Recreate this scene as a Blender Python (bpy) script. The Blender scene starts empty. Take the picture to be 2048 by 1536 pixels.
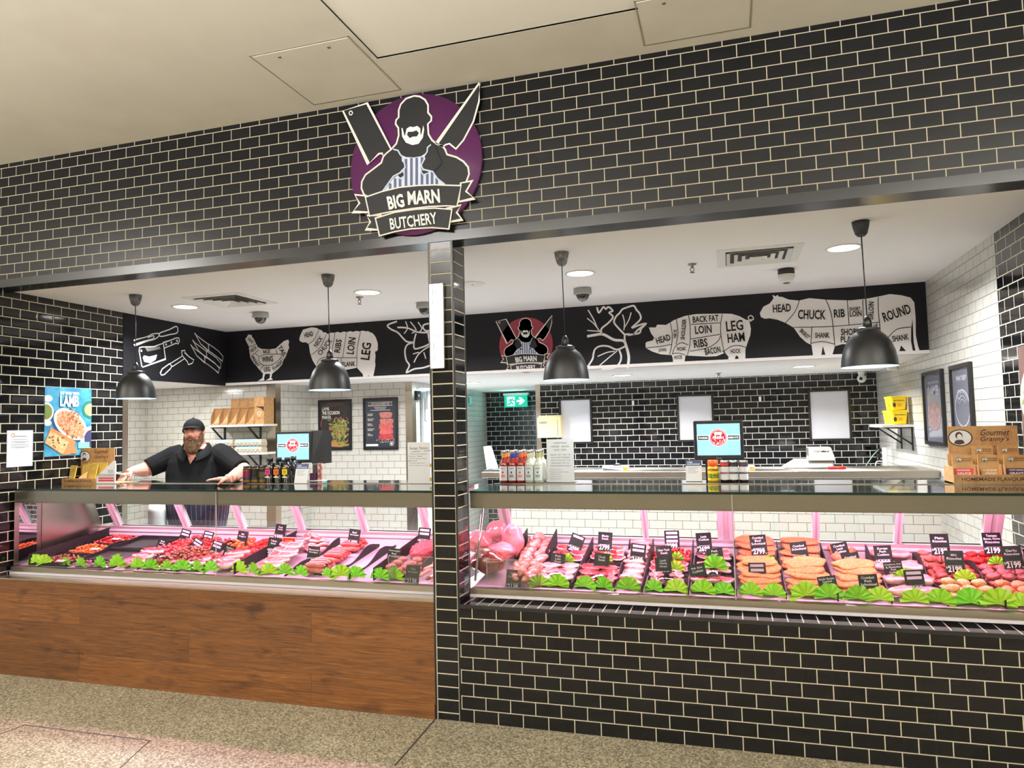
import bpy, bmesh, math, random
from mathutils import Vector, Matrix, noise, geometry
V = Vector
SC = bpy.context.scene
COL = SC.collection
random.seed(7)
PI = math.pi

# ------------------------------------------------------------------ camera, world, big lights, exposure
FPX = 1423.54
CAM = V((5.3091, -4.0919, 1.769))
ROT = Matrix.Rotation(.29422, 3, 'Z') @ Matrix.Rotation(.0575, 3, 'X') @ Matrix.Rotation(.0237, 3, 'Y')
cd = bpy.data.cameras.new('camera')
cam = bpy.data.objects.new('camera', cd)
COL.objects.link(cam)
cd.sensor_width = 36
cd.lens = FPX / 2048 * 36
cd.clip_start = .05
r, f, u = ROT.col[0], ROT.col[1], ROT.col[2]
cam.matrix_world = Matrix(((r.x, u.x, -f.x, CAM.x), (r.y, u.y, -f.y, CAM.y), (r.z, u.z, -f.z, CAM.z), (0, 0, 0, 1)))
SC.camera = cam
SC.view_settings.view_transform = 'Standard'
SC.view_settings.look = 'None'
SC.view_settings.exposure = 0.0
SC.view_settings.gamma = 1
SC.view_settings.use_curve_mapping = False
cy = SC.cycles
cy.max_bounces = 7
cy.diffuse_bounces = 4
cy.glossy_bounces = 3
cy.transmission_bounces = 4
cy.transparent_max_bounces = 12
cy.caustics_reflective = False
cy.caustics_refractive = False
cy.sample_clamp_indirect = 4
cy.use_adaptive_sampling = True
cy.adaptive_threshold = .015
try:
    cy.use_denoising = True
    cy.denoiser = 'OPENIMAGEDENOISE'
except Exception:
    pass
W = bpy.data.worlds.new('world')
SC.world = W
W.use_nodes = True
W.node_tree.nodes['Background'].inputs[0].default_value = (1, .97, .92, 1)
W.node_tree.nodes['Background'].inputs[1].default_value = .8


def area(name, loc, size, power, col=(1, 1, 1), rot=(0, 0, 0), parent=None, spread=PI):
    L = bpy.data.lights.new(name, 'AREA')
    L.shape = 'RECTANGLE'
    L.size, L.size_y = size
    L.energy = power
    L.color = col
    L.spread = spread
    o = bpy.data.objects.new(name, L)
    COL.objects.link(o)
    o.location = loc
    o.rotation_euler = rot
    return o


# unseen ceiling lights added to the mall as fill (strip fittings are built further down at the same places)
MALL = [(-1.5, -3.2), (2.2, -3.4), (6.0, -6.0), (9.6, -3.2), (2.2, -6.6), (-1.5, -6.6)]
for x, y in MALL:
    area('mall_fill_light', (x, y, 3.86), (1.2, .3), 92, (1, .97, .95))

# unseen suspended uplighters added to brighten the mall ceiling (their housings are built further down)
UPL = [(-2.6, -5.0), (3.0, -5.3), (8.6, -5.0)]
for x, y in UPL:
    area('uplighter_fill', (x, y, 2.75), (2.4, .5), 800, (.96, .98, 1), (PI, 0, 0))


# ------------------------------------------------------------------ helpers
def ray(px, py):
    return ROT @ V(((px - 1024) / FPX, 1, -(py - 768) / FPX))


def onY(px, py, y):
    d = ray(px, py)
    return CAM + d * ((y - CAM.y) / d.y)


def onX(px, py, x):
    d = ray(px, py)
    return CAM + d * ((x - CAM.x) / d.x)


def onZ(px, py, z):
    d = ray(px, py)
    return CAM + d * ((z - CAM.z) / d.z)


SL = .11 / .8                     # slope of the display decks


def deckz(y, h=0):
    return .765 + (y - .22) * SL + h


def deck(px, py, h=0):
    d = ray(px, py)
    t = (.765 - .22 * SL + h - (CAM.z - SL * CAM.y)) / (d.z - SL * d.y)
    return CAM + d * t


def lin(c):
    c = c / 255
    return c / 12.92 if c <= .04045 else ((c + .055) / 1.055) ** 2.4


def rgb(c):
    if isinstance(c, str):
        c = tuple(int(c[i:i + 2], 16) for i in (0, 2, 4))
    return (lin(c[0]), lin(c[1]), lin(c[2]), 1)


MATS = {}


def mat(name, col, rough=.5, metal=0, emit=0, coat=0, spec=.5, col2=None, nscale=20, bump=0, bscale=60, alpha=1, ecol=None, sss=0, lo=.4, hi=.65, aniso=0):
    if name in MATS:
        return MATS[name]
    m = bpy.data.materials.new(name)
    m.use_nodes = True
    nt = m.node_tree
    b = nt.nodes['Principled BSDF']
    I = b.inputs
    I['Base Color'].default_value = rgb(col)
    I['Roughness'].default_value = rough
    I['Metallic'].default_value = metal
    I['Specular IOR Level'].default_value = spec
    I['Coat Weight'].default_value = coat
    I['Coat Roughness'].default_value = .08
    if aniso:
        I['Anisotropic'].default_value = aniso
    if emit:
        I['Emission Color'].default_value = rgb(ecol or col)
        I['Emission Strength'].default_value = emit
    tc = None
    if col2 or bump:
        tc = nt.nodes.new('ShaderNodeTexCoord')
    if col2:
        n = nt.nodes.new('ShaderNodeTexNoise')
        n.inputs['Scale'].default_value = nscale
        n.inputs['Detail'].default_value = 4
        nt.links.new(tc.outputs['Object'], n.inputs['Vector'])
        cr = nt.nodes.new('ShaderNodeValToRGB')
        cr.color_ramp.elements[0].position = lo
        cr.color_ramp.elements[1].position = hi
        cr.color_ramp.elements[0].color = rgb(col)
        cr.color_ramp.elements[1].color = rgb(col2)
        nt.links.new(n.outputs['Fac'], cr.inputs['Fac'])
        nt.links.new(cr.outputs['Color'], I['Base Color'])
    if bump:
        n2 = nt.nodes.new('ShaderNodeTexNoise')
        n2.inputs['Scale'].default_value = bscale
        n2.inputs['Detail'].default_value = 3
        nt.links.new(tc.outputs['Object'], n2.inputs['Vector'])
        bp = nt.nodes.new('ShaderNodeBump')
        bp.inputs['Strength'].default_value = bump
        bp.inputs['Distance'].default_value = .01
        nt.links.new(n2.outputs['Fac'], bp.inputs['Height'])
        nt.links.new(bp.outputs['Normal'], I['Normal'])
    MATS[name] = m
    return m


def brick(name, axis, tile, grout, x0=0, z0=0, w=.153, h=.0766, off=.5, rough=.16, mortar=.0033, bump=.35, tile2=None, spec=.5, metro=False):
    """wall tiles in running bond; axis = which two world axes the wall spans"""
    m = bpy.data.materials.new(name)
    m.use_nodes = True
    nt = m.node_tree
    b = nt.nodes['Principled BSDF']
    tc = nt.nodes.new('ShaderNodeTexCoord')
    sp = nt.nodes.new('ShaderNodeSeparateXYZ')
    nt.links.new(tc.outputs['Object'], sp.inputs[0])
    cb = nt.nodes.new('ShaderNodeCombineXYZ')

    def shifted(out, d):
        a = nt.nodes.new('ShaderNodeMath')
        a.inputs[1].default_value = d
        nt.links.new(out, a.inputs[0])
        return a.outputs[0]
    nt.links.new(shifted(sp.outputs[axis[0]], -x0 + w * 200), cb.inputs[0])
    nt.links.new(shifted(sp.outputs[axis[1]], -z0 + h * 200), cb.inputs[1])
    t = nt.nodes.new('ShaderNodeTexBrick')
    t.offset = off
    nt.links.new(cb.outputs[0], t.inputs['Vector'])
    t.inputs['Scale'].default_value = 1
    t.inputs['Brick Width'].default_value = w
    t.inputs['Row Height'].default_value = h
    t.inputs['Mortar Size'].default_value = mortar
    t.inputs['Mortar Smooth'].default_value = .1
    t.inputs['Bias'].default_value = 0
    t.inputs['Color1'].default_value = rgb(tile)
    t.inputs['Color2'].default_value = rgb(tile2 or tile)
    t.inputs['Mortar'].default_value = rgb(grout)
    nt.links.new(t.outputs['Color'], b.inputs['Base Color'])
    b.inputs['Specular IOR Level'].default_value = spec
    mr = nt.nodes.new('ShaderNodeMapRange')
    mr.inputs['To Min'].default_value = rough
    mr.inputs['To Max'].default_value = .8
    nt.links.new(t.outputs['Fac'], mr.inputs['Value'])
    nt.links.new(mr.outputs['Result'], b.inputs['Roughness'])
    t2 = nt.nodes.new('ShaderNodeTexBrick')
    t2.offset = off
    nt.links.new(cb.outputs[0], t2.inputs['Vector'])
    for k, v in (('Scale', 1), ('Brick Width', w), ('Row Height', h), ('Mortar Size', mortar * (4 if metro else 1.5)), ('Mortar Smooth', 1)):
        t2.inputs[k].default_value = v
    n = nt.nodes.new('ShaderNodeTexNoise')
    n.inputs['Scale'].default_value = 9
    nt.links.new(tc.outputs['Object'], n.inputs['Vector'])
    ad = nt.nodes.new('ShaderNodeMath')
    ad.operation = 'MULTIPLY_ADD'
    nt.links.new(n.outputs['Fac'], ad.inputs[0])
    ad.inputs[1].default_value = .8
    iv = nt.nodes.new('ShaderNodeMath')
    iv.operation = 'MULTIPLY'
    iv.inputs[1].default_value = -1
    nt.links.new(t2.outputs['Fac'], iv.inputs[0])
    nt.links.new(iv.outputs[0], ad.inputs[2])
    bp = nt.nodes.new('ShaderNodeBump')
    bp.inputs['Strength'].default_value = bump
    bp.inputs['Distance'].default_value = .004
    nt.links.new(ad.outputs[0], bp.inputs['Height'])
    nt.links.new(bp.outputs['Normal'], b.inputs['Normal'])
    return m


def glassy(name, tint=(1, 1, 1), refl=1.0, rough=0.0, ior=1.45, mirror=0.0):
    """a thin pane: lets light straight through, reflects by angle"""
    m = bpy.data.materials.new(name)
    m.use_nodes = True
    nt = m.node_tree
    nt.nodes.remove(nt.nodes['Principled BSDF'])
    out = nt.nodes['Material Output']
    tr = nt.nodes.new('ShaderNodeBsdfTransparent')
    tr.inputs[0].default_value = (*tint, 1)
    gl = nt.nodes.new('ShaderNodeBsdfGlossy')
    gl.inputs['Roughness'].default_value = rough
    fr = nt.nodes.new('ShaderNodeFresnel')
    fr.inputs[0].default_value = ior
    mu = nt.nodes.new('ShaderNodeMath')
    mu.operation = 'MULTIPLY_ADD'
    mu.use_clamp = True
    mu.inputs[1].default_value = refl
    mu.inputs[2].default_value = mirror
    nt.links.new(fr.outputs[0], mu.inputs[0])
    mx = nt.nodes.new('ShaderNodeMixShader')
    nt.links.new(mu.outputs[0], mx.inputs[0])
    nt.links.new(tr.outputs[0], mx.inputs[1])
    nt.links.new(gl.outputs[0], mx.inputs[2])
    nt.links.new(mx.outputs[0], out.inputs[0])
    return m


_txt = {}


def text_geo(s, bold=.0):
    k = (s, bold)
    if k in _txt:
        return _txt[k]
    c = bpy.data.curves.new('t', 'FONT')
    c.body = s
    c.align_x = 'CENTER'
    c.resolution_u = 2
    c.offset = bold
    c.space_line = .85
    o = bpy.data.objects.new('t', c)
    me = o.to_mesh()
    vs = [v.co.copy() for v in me.vertices]
    fs = [tuple(p.vertices) for p in me.polygons]
    o.to_mesh_clear()
    bpy.data.objects.remove(o)
    bpy.data.curves.remove(c)
    x0 = min(v.x for v in vs)
    x1 = max(v.x for v in vs)
    y0 = min(v.y for v in vs)
    y1 = max(v.y for v in vs)
    vs = [((v.x - x0) / (x1 - x0), (v.y - y0) / (y1 - y0)) for v in vs]
    _txt[k] = (vs, fs)
    return _txt[k]


def catmull(P, n=5, closed=False):
    Q = []
    N = len(P)
    for i in range(N if closed else N - 1):
        g = lambda j: P[j % N] if closed else P[max(0, min(N - 1, j))]
        a, b, c, d = g(i - 1), g(i), g(i + 1), g(i + 2)
        for k in range(n):
            t = k / n
            Q.append(.5 * ((2 * b) + (c - a) * t + (2 * a - 5 * b + 4 * c - d) * t * t + (3 * b - a - 3 * c + d) * t ** 3))
    if not closed:
        Q.append(P[-1])
    return Q


class MB:
    def __init__(s):
        s.v, s.f, s.mi, s.mats, s.sm, s.cur = [], [], [], [], [], 0

    def use(s, m):
        if m not in s.mats:
            s.mats.append(m)
        s.cur = s.mats.index(m)
        return s

    def add(s, vs, fs, M=None, smooth=False):
        b = len(s.v)
        for v in vs:
            v = V(v)
            s.v.append(M @ v if M else v)
        for f in fs:
            s.f.append(tuple(b + i for i in f))
            s.mi.append(s.cur)
            s.sm.append(smooth)
        return s

    def box(s, a, b, M=None):
        x0, y0, z0 = a
        x1, y1, z1 = b
        return s.add([(x0, y0, z0), (x1, y0, z0), (x1, y1, z0), (x0, y1, z0), (x0, y0, z1), (x1, y0, z1), (x1, y1, z1), (x0, y1, z1)],
                     [(0, 3, 2, 1), (4, 5, 6, 7), (0, 1, 5, 4), (1, 2, 6, 5), (2, 3, 7, 6), (3, 0, 4, 7)], M)

    def hexa(s, q0, q1):
        """solid between two quads given in the same order"""
        return s.add(list(q0) + list(q1), [(3, 2, 1, 0), (4, 5, 6, 7), (0, 1, 5, 4), (1, 2, 6, 5), (2, 3, 7, 6), (3, 0, 4, 7)])

    def slab(s, q, th):
        q = [V(p) for p in q]
        n = (q[1] - q[0]).cross(q[2] - q[0]).normalized() * th
        return s.hexa([p - n for p in q], q)

    def lathe(s, prof, c=(0, 0, 0), n=20, M=None, cap=True, smooth=True):
        vs, fs = [], []
        c = V(c)
        for r, z in prof:
            for i in range(n):
                a = 2 * PI * i / n
                vs.append(c + V((r * math.cos(a), r * math.sin(a), z)))
        for j in range(len(prof) - 1):
            for i in range(n):
                k = (i + 1) % n
                fs.append((j * n + i, j * n + k, (j + 1) * n + k, (j + 1) * n + i))
        if cap:
            fs.append(tuple(reversed(range(n))))
            fs.append(tuple((len(prof) - 1) * n + i for i in range(n)))
        return s.add(vs, fs, M, smooth)

    def tube(s, path, rad, n=8, smooth=True, flat=1.0):
        path = [V(p) for p in path]
        if not isinstance(rad, (list, tuple)):
            rad = [rad] * len(path)
        vs, fs = [], []
        up = None
        for i, p in enumerate(path):
            t = (path[min(i + 1, len(path) - 1)] - path[max(i - 1, 0)]).normalized()
            if up is None:
                up = t.orthogonal().normalized()
            up = (up - t * up.dot(t)).normalized()
            w = t.cross(up)
            for k in range(n):
                a = 2 * PI * k / n
                vs.append(p + (up * math.cos(a) + w * math.sin(a) * flat) * rad[i])
        for j in range(len(path) - 1):
            for k in range(n):
                q = (k + 1) % n
                fs.append((j * n + k, j * n + q, (j + 1) * n + q, (j + 1) * n + k))
        fs.append(tuple(reversed(range(n))))
        fs.append(tuple((len(path) - 1) * n + k for k in range(n)))
        return s.add(vs, fs, None, smooth)

    def ball(s, c, r, sub=2, M=None, nz=0, ns=3, seed=0, smooth=True):
        bm = bmesh.new()
        bmesh.ops.create_icosphere(bm, subdivisions=sub, radius=1)
        r = V(r) if not isinstance(r, (int, float)) else V((r, r, r))
        c = V(c)
        vs = []
        for v in bm.verts:
            k = 1 + (nz * noise.noise(v.co * ns + V((seed * 7.1, seed * 3.3, seed))) if nz else 0)
            p = V((v.co.x * r.x, v.co.y * r.y, v.co.z * r.z)) * k
            vs.append((M @ p if M else p) + c)
        fs = [tuple(x.index for x in f.verts) for f in bm.faces]
        bm.free()
        return s.add(vs, fs, None, smooth)

    def poly(s, pts):
        pts = [V(p) for p in pts]
        tris = geometry.tessellate_polygon([pts])
        n = (CAM - pts[0])
        fs = []
        for a, b, c in tris:
            k = (pts[b] - pts[a]).cross(pts[c] - pts[a])
            fs.append((a, b, c) if k.dot(n) > 0 else (a, c, b))
        return s.add(pts, fs)

    def stroke(s, pts, w, nrm, closed=False, sm=0):
        pts = [V(p) for p in pts]
        if sm:
            pts = catmull(pts, sm, closed)
        N = len(pts)
        vs, fs = [], []
        for i in range(N):
            a = pts[(i - 1) % N] if closed or i > 0 else pts[i]
            b = pts[(i + 1) % N] if closed or i < N - 1 else pts[i]
            t = (b - a).normalized()
            d = nrm.cross(t).normalized() * (w / 2)
            if i > 0 and i < N - 1 or closed:
                t0 = (pts[i] - a).normalized()
                c = max(.45, abs(t.dot(t0)))
                d = d / c
            vs += [pts[i] - d, pts[i] + d]
        for i in range(N if closed else N - 1):
            j = (i + 1) % N
            fs.append((2 * i, 2 * j, 2 * j + 1, 2 * i + 1))
        return s.add(vs, fs)

    def text(s, t, P, U, W, bold=.012):
        vs, fs = text_geo(t, bold)
        P, U, W = V(P), V(U), V(W)
        return s.add([P + U * x + W * y for x, y in vs], fs)

    def disc(s, c, U, W, n=28):
        c, U, W = V(c), V(U), V(W)
        return s.add([c + U * math.cos(2 * PI * i / n) + W * math.sin(2 * PI * i / n) for i in range(n)], [tuple(range(n))])

    def ring(s, c, U, W, k, n=28):
        c, U, W = V(c), V(U), V(W)
        vs = [c + (U * math.cos(2 * PI * i / n) + W * math.sin(2 * PI * i / n)) * q for q in (1, k) for i in range(n)]
        return s.add(vs, [(i, (i + 1) % n, n + (i + 1) % n, n + i) for i in range(n)])

    def mesh(s, name):
        me = bpy.data.meshes.new(name)
        me.from_pydata([tuple(v) for v in s.v], [], s.f)
        for m in s.mats:
            me.materials.append(m)
        me.polygons.foreach_set('material_index', s.mi)
        me.polygons.foreach_set('use_smooth', s.sm)
        me.update()
        return me

    def build(s, name, parent=None, m=None, bevel=0):
        if m:
            s.mats = [m] + [x for x in s.mats if x != m] if not s.mats else s.mats
        if parent is not None:
            L = V(parent.get('_w', (0, 0, 0)))
            s.v = [v - L for v in s.v]
        o = bpy.data.objects.new(name, s.mesh(name))
        COL.objects.link(o)
        if parent is not None:
            o.parent = parent
            o['_w'] = parent.get('_w', (0, 0, 0))
        if bevel:
            b = o.modifiers.new('b', 'BEVEL')
            b.width = bevel
            b.segments = 2
            b.limit_method = 'ANGLE'
        return o


def tag(o, label=None, cat=None, group=None, kind=None):
    for k, v in (('label', label), ('category', cat), ('group', group), ('kind', kind)):
        if v:
            o[k] = v
    return o


def thing(name, label, cat, loc=(0, 0, 0), group=None):
    o = bpy.data.objects.new(name, None)
    o.empty_display_size = .05
    COL.objects.link(o)
    o.location = loc
    o['_w'] = tuple(loc)
    return tag(o, label, cat, group)


def struct(o):
    o['kind'] = 'structure'
    return o


def inst(name, me, loc, rot, sc, label, cat, group=None):
    o = bpy.data.objects.new(name, me)
    COL.objects.link(o)
    o.location = loc
    o.rotation_euler = rot
    o.scale = (sc, sc, sc) if isinstance(sc, (int, float)) else sc
    return tag(o, label, cat, group)


def dup(root, loc, rot=(0, 0, 0), label=None, group=None, sc=None):
    r = root.copy()
    COL.objects.link(r)
    r.location = loc
    r.rotation_euler = rot
    if sc:
        r.scale = (sc, sc, sc)
    if label:
        r['label'] = label
    if group:
        r['group'] = group
    for ch in list(root.children):
        c = ch.copy()
        COL.objects.link(c)
        c.parent = r
        for g in list(ch.children):
            d = g.copy()
            COL.objects.link(d)
            d.parent = c
    return r

# ------------------------------------------------------------------ setting
ZT, ZC, ZL, XR = 3.905, 2.925, 2.30, 6.985      # mall ceiling, shop ceiling, rear ceiling, right wall
XZ, YZ, XY = (0, 2), (1, 2), (0, 1)
BT, BT2, GR = (20, 20, 22), (26, 26, 29), (206, 196, 172)
T_head = brick('tile_header', XZ, (20, 20, 22), (190, 180, 156), 0, 3.03, spec=.3, rough=.30, mortar=.0028, tile2=(26, 26, 29), bump=.12)
T_plinth = brick('tile_plinth', XZ, (14, 13, 13), (190, 180, 156), 3.784, .687, rough=.2, tile2=(19, 18, 18), bump=.16, spec=.25, mortar=.0028)
T_sill = brick('tile_sill', (1, 0), (20, 19, 20), (205, 196, 180), -.2, 3.73, w=.5, h=.0766, off=0, rough=.06, bump=.08)
T_left = brick('tile_left', YZ, (15, 15, 16), GR, .134, 2.87, rough=.08, tile2=(20, 20, 21), metro=True, bump=.2)
T_rightb = brick('tile_right_black', YZ, (15, 15, 17), GR, .19, 2.863, rough=.08, tile2=(21, 21, 23), bump=.2)
WT, WG = (200, 197, 188), (92, 88, 82)
T_right = brick('tile_right_white', YZ, WT, WG, .19, 2.863, rough=.12, mortar=.0022, tile2=(194, 191, 182), bump=.15)
T_wx = brick('tile_white_x', XZ, WT, WG, -1.03, 2.30, rough=.12, mortar=.0022, tile2=(195, 192, 183), bump=.15)
T_wy = brick('tile_white_y', YZ, WT, WG, .02, 2.30, rough=.12, mortar=.0022, tile2=(195, 192, 183), bump=.15)
T_back = brick('tile_back_black', XZ, (14, 14, 16), (198, 194, 186), 2.9, 2.29, rough=.06, tile2=(19, 19, 22), metro=True, bump=.25)
T_col = brick('tile_column', XZ, (13, 13, 14), GR, 3.5495, 3.03, w=.142, off=0, rough=.15, bump=.3, tile2=(18, 18, 19), spec=.3)
T_coly = brick('tile_column_side', YZ, (16, 16, 18), GR, .012, 3.03, w=.175, off=0, rough=.08, bump=.3)
M_ceil = mat('mall_ceiling', (214, 208, 192), .9, col2=(210, 203, 187), nscale=3)
M_shopc = mat('shop_ceiling', (244, 239, 236), .9)
M_white = mat('white_paint', (225, 222, 214), .7)
M_black = mat('black_satin', (17, 17, 19), .35)
M_blackm = mat('black_matte', (20, 20, 22), .6)
M_steel = mat('brushed_steel', (178, 172, 160), .32, 1, aniso=.7)
M_steel2 = mat('steel_trim', (196, 186, 172), .25, 1)
M_chrome = mat('chrome', (220, 220, 220), .1, 1)
M_panel = mat('mural_panel_black', (21, 21, 25), .6, spec=.25)
M_ink = mat('ink_black', (22, 22, 25), .6)
M_cream = mat('cream_print', (240, 232, 220), .6)
M_print = mat('white_print', (246, 243, 240), .6)

# floor: exposed aggregate concrete with joints
def floor_material():
    m = mat('aggregate_floor', (150, 146, 132), .5)
    nt = m.node_tree
    b = nt.nodes['Principled BSDF']
    tc = nt.nodes.new('ShaderNodeTexCoord')
    vo = nt.nodes.new('ShaderNodeTexVoronoi')
    vo.inputs['Scale'].default_value = 95
    nt.links.new(tc.outputs['Object'], vo.inputs['Vector'])
    cr = nt.nodes.new('ShaderNodeValToRGB')
    e = cr.color_ramp.elements
    e[0].position, e[0].color = 0.0, rgb((194, 184, 158))
    e[1].position, e[1].color = 1.0, rgb((86, 78, 60))
    x = e.new(.5)
    x.color = rgb((158, 147, 121))
    nt.links.new(vo.outputs['Distance'], cr.inputs['Fac'])
    hs = nt.nodes.new('ShaderNodeMixRGB')
    hs.blend_type = 'OVERLAY'
    hs.inputs[0].default_value = .55
    sx = nt.nodes.new('ShaderNodeSeparateColor')
    nt.links.new(vo.outputs['Color'], sx.inputs[0])
    nt.links.new(cr.outputs['Color'], hs.inputs[1])
    nt.links.new(sx.outputs[0], hs.inputs[2])
    n = nt.nodes.new('ShaderNodeTexNoise')
    n.inputs['Scale'].default_value = 1.3
    nt.links.new(tc.outputs['Object'], n.inputs['Vector'])
    mx = nt.nodes.new('ShaderNodeMixRGB')
    mx.blend_type = 'MULTIPLY'
    mx.inputs[0].default_value = .35
    nt.links.new(hs.outputs[0], mx.inputs[1])
    nt.links.new(n.outputs['Fac'], mx.inputs[2])
    nt.links.new(mx.outputs[0], b.inputs['Base Color'])
    return m


M_floor = floor_material()
struct(MB().use(M_floor).box((-7, -10, -.1), (14, 8, 0)).build('floor'))
struct(MB().use(mat('opposite_wall', (150, 144, 132), .8)).box((-7, -10.1, 0), (14, -10, ZT)).build('wall_opposite'))
M_joint = mat('joint', (48, 45, 40), .8)
fj = MB().use(M_joint)
def joint(a, b, w=.008):
    a, b = onZ(*a, .001), onZ(*b, .001)
    fj.stroke([a, b], w, V((0, 0, 1)))
joint((871, 1438), (790, 1531), .012)
joint((-60, 1490), (50, 1450))
joint((50, 1450), (300, 1481))
joint((300, 1481), (240, 1536))
struct(fj.build('floor_joint_strip'))

struct(MB().use(mat('shop_vinyl', (202, 204, 204), .5)).box((-1.4, .35, 0), (6.98, 6.7, .004)).build('floor_shop'))
# mall ceiling with a raised coffer
c0 = onZ(755, 118, ZT)
cx0, cy1 = c0.x, c0.y
mc = MB().use(M_ceil)
for a, b in (((-7, cy1), (14, 0.0)), ((-7, -10), (cx0, cy1)), ((cx0 + 6.5, -10), (14, cy1)), ((cx0, -10), (cx0 + 6.5, cy1 - 5))):
    mc.box((a[0], a[1], ZT), (b[0], b[1], ZT + .02))
struct(mc.build('ceiling_mall'))
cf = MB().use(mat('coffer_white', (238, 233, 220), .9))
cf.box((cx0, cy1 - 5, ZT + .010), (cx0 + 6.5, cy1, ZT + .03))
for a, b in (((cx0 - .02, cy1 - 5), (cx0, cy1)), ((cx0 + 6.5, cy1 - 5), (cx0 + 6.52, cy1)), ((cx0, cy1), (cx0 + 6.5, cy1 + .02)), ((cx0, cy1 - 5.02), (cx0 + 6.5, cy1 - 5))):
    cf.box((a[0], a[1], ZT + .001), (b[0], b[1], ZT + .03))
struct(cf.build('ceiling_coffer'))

struct(MB().use(T_head).box((-7, 0, 2.99), (14, .16, ZT)).build('wall_header'))
struct(MB().use(mat('trim_black', (16, 16, 19), .22)).box((-7, -.006, 2.927), (14, .165, 2.989)).build('trim_1'))
struct(MB().use(M_shopc).box((-1.6, .165, ZC), (7.1, 2.83, ZC + .05)).build('ceiling_shop'))
struct(MB().use(M_shopc).box((-1.6, 2.80, ZL), (7.1, 7.0, ZL + .03)).box((-1.6, 1.30, ZL), (-.25, 2.80, ZL + .03)).build('ceiling_rear'))

# left wall (slightly skewed in plan), its steel corner guard, the white return behind
def lx(y):
    return -.112 - .044 * y
def skew(m, y0, y1, z0, z1, t=.16, dx=0):
    return m.hexa([(lx(y0) + dx, y0, z0), (lx(y1) + dx, y1, z0), (lx(y1) + dx, y1, z1), (lx(y0) + dx, y0, z1)],
                  [(lx(y0) + dx - t, y0, z0), (lx(y1) + dx - t, y1, z0), (lx(y1) + dx - t, y1, z1), (lx(y0) + dx - t, y0, z1)])
struct(skew(MB().use(T_left), 0, 1.27, 0, ZC).build('wall_left'))
struct(skew(MB().use(M_steel2), 1.272, 1.34, 0, 2.30, .16, .004).build('trim_2'))
struct(MB().use(M_black).box((lx(0) - .2, -.002, 0), (lx(0) + .012, .012, 2.93)).build('trim_3'))
struct(MB().use(T_wy).box((-1.58, 1.2, 0), (-1.43, 2.95, ZL)).box((-1.43, 1.2, 0), (-.30, 1.27, ZL)).build('wall_left_rear'))
struct(MB().use(T_wx).box((-1.43, 2.86, 0), (.28, 2.96, ZL)).build('wall_back_left'))
struct(MB().use(M_steel2).box((.28, 2.85, 0), (.398, 2.95, ZL)).build('trim_4'))
struct(MB().use(T_wy).hexa([(.395, 2.95, 0), (.46, 3.46, 0), (.46, 3.46, ZL), (.395, 2.95, ZL)], [(.3, 2.95, 0), (.3, 3.46, 0), (.3, 3.46, ZL), (.3, 2.95, ZL)]).build('wall_return'))
struct(MB().use(T_wx).box((.3, 3.46, 0), (1.725, 3.56, ZL)).build('wall_posters'))
struct(MB().use(M_steel2).box((1.725, 3.452, 0), (1.81, 3.56, ZL)).build('trim_5'))
M_blue = T_wy
struct(MB().use(T_wy).hexa([(1.80, 3.56, 0), (1.60, 6.7, 0), (1.60, 6.7, ZL), (1.80, 3.56, ZL)], [(1.5, 3.56, 0), (1.5, 6.7, 0), (1.5, 6.7, ZL), (1.5, 3.56, ZL)]).build('wall_passage'))
struct(MB().use(T_back).box((1.5, 6.7, 0), (3.6, 6.8, ZL)).build('wall_passage_end'))
struct(MB().use(T_back).box((2.90, 5.15, 0), (7.05, 5.27, ZL)).build('wall_back'))
struct(MB().use(M_steel2).box((2.838, 5.14, 0), (2.90, 5.27, ZL)).build('trim_6'))
struct(MB().use(T_right).box((XR, 1.14, 0), (XR + .15, 5.2, ZC)).build('wall_right'))
struct(MB().use(T_rightb).box((XR, 0.0, 0), (XR + .15, 1.139, ZC)).build('wall_right_front'))
struct(MB().use(T_wx).box((3.2, 2.735, 0), (XR, 2.83, 1.24)).build('wall_half'))
# bulkhead carrying the mural
bk = MB().use(M_panel)
bk.box((lx(2.81) - .02, 2.81, ZL), (7.0, 2.84, ZC))
struct(bk.build('bulkhead_beam'))
struct(skew(MB().use(M_panel), 1.275, 2.81, ZL, ZC, .04, 0).build('bulkhead_beam_left'))

# column
co = MB().use(T_col)
co.add([(3.545, 0, 0), (3.70, 0, 0), (3.70, 0, 2.93), (3.545, 0, 2.93)], [(0, 1, 2, 3)])
co.use(T_coly)
co.add([(3.70, 0, 0), (3.70, .197, 0), (3.70, .197, 2.93), (3.70, 0, 2.93)], [(0, 1, 2, 3)])
co.add([(3.545, 0, 0), (3.545, .197, 0), (3.545, .197, 2.93), (3.545, 0, 2.93)], [(3, 2, 1, 0)])
co.use(M_black)
co.add([(3.545, .197, 0), (3.70, .197, 0), (3.70, .197, 2.93), (3.545, .197, 2.93)], [(3, 2, 1, 0)])
for x0, x1, y0, y1 in ((3.536, 3.5475, -.003, .01), (3.6925, 3.703, -.003, .01), (3.693, 3.703, .189, .2)):
    co.box((x0, y0, 0), (x1, y1, 2.93))
struct(co.build('column_tiled'))

# plinths
pl = MB().use(T_plinth)
pl.box((3.704, 0, 0), (XR, .3, .672))
struct(pl.build('wall_plinth_tiled'))
sl_ = MB().use(T_sill)
sl_.box((3.704, .008, .673), (XR, .3, .690))
sl_.use(M_black).box((3.704, -.004, .670), (XR, .008, .691))
struct(sl_.build('sill_tiled'))


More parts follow.
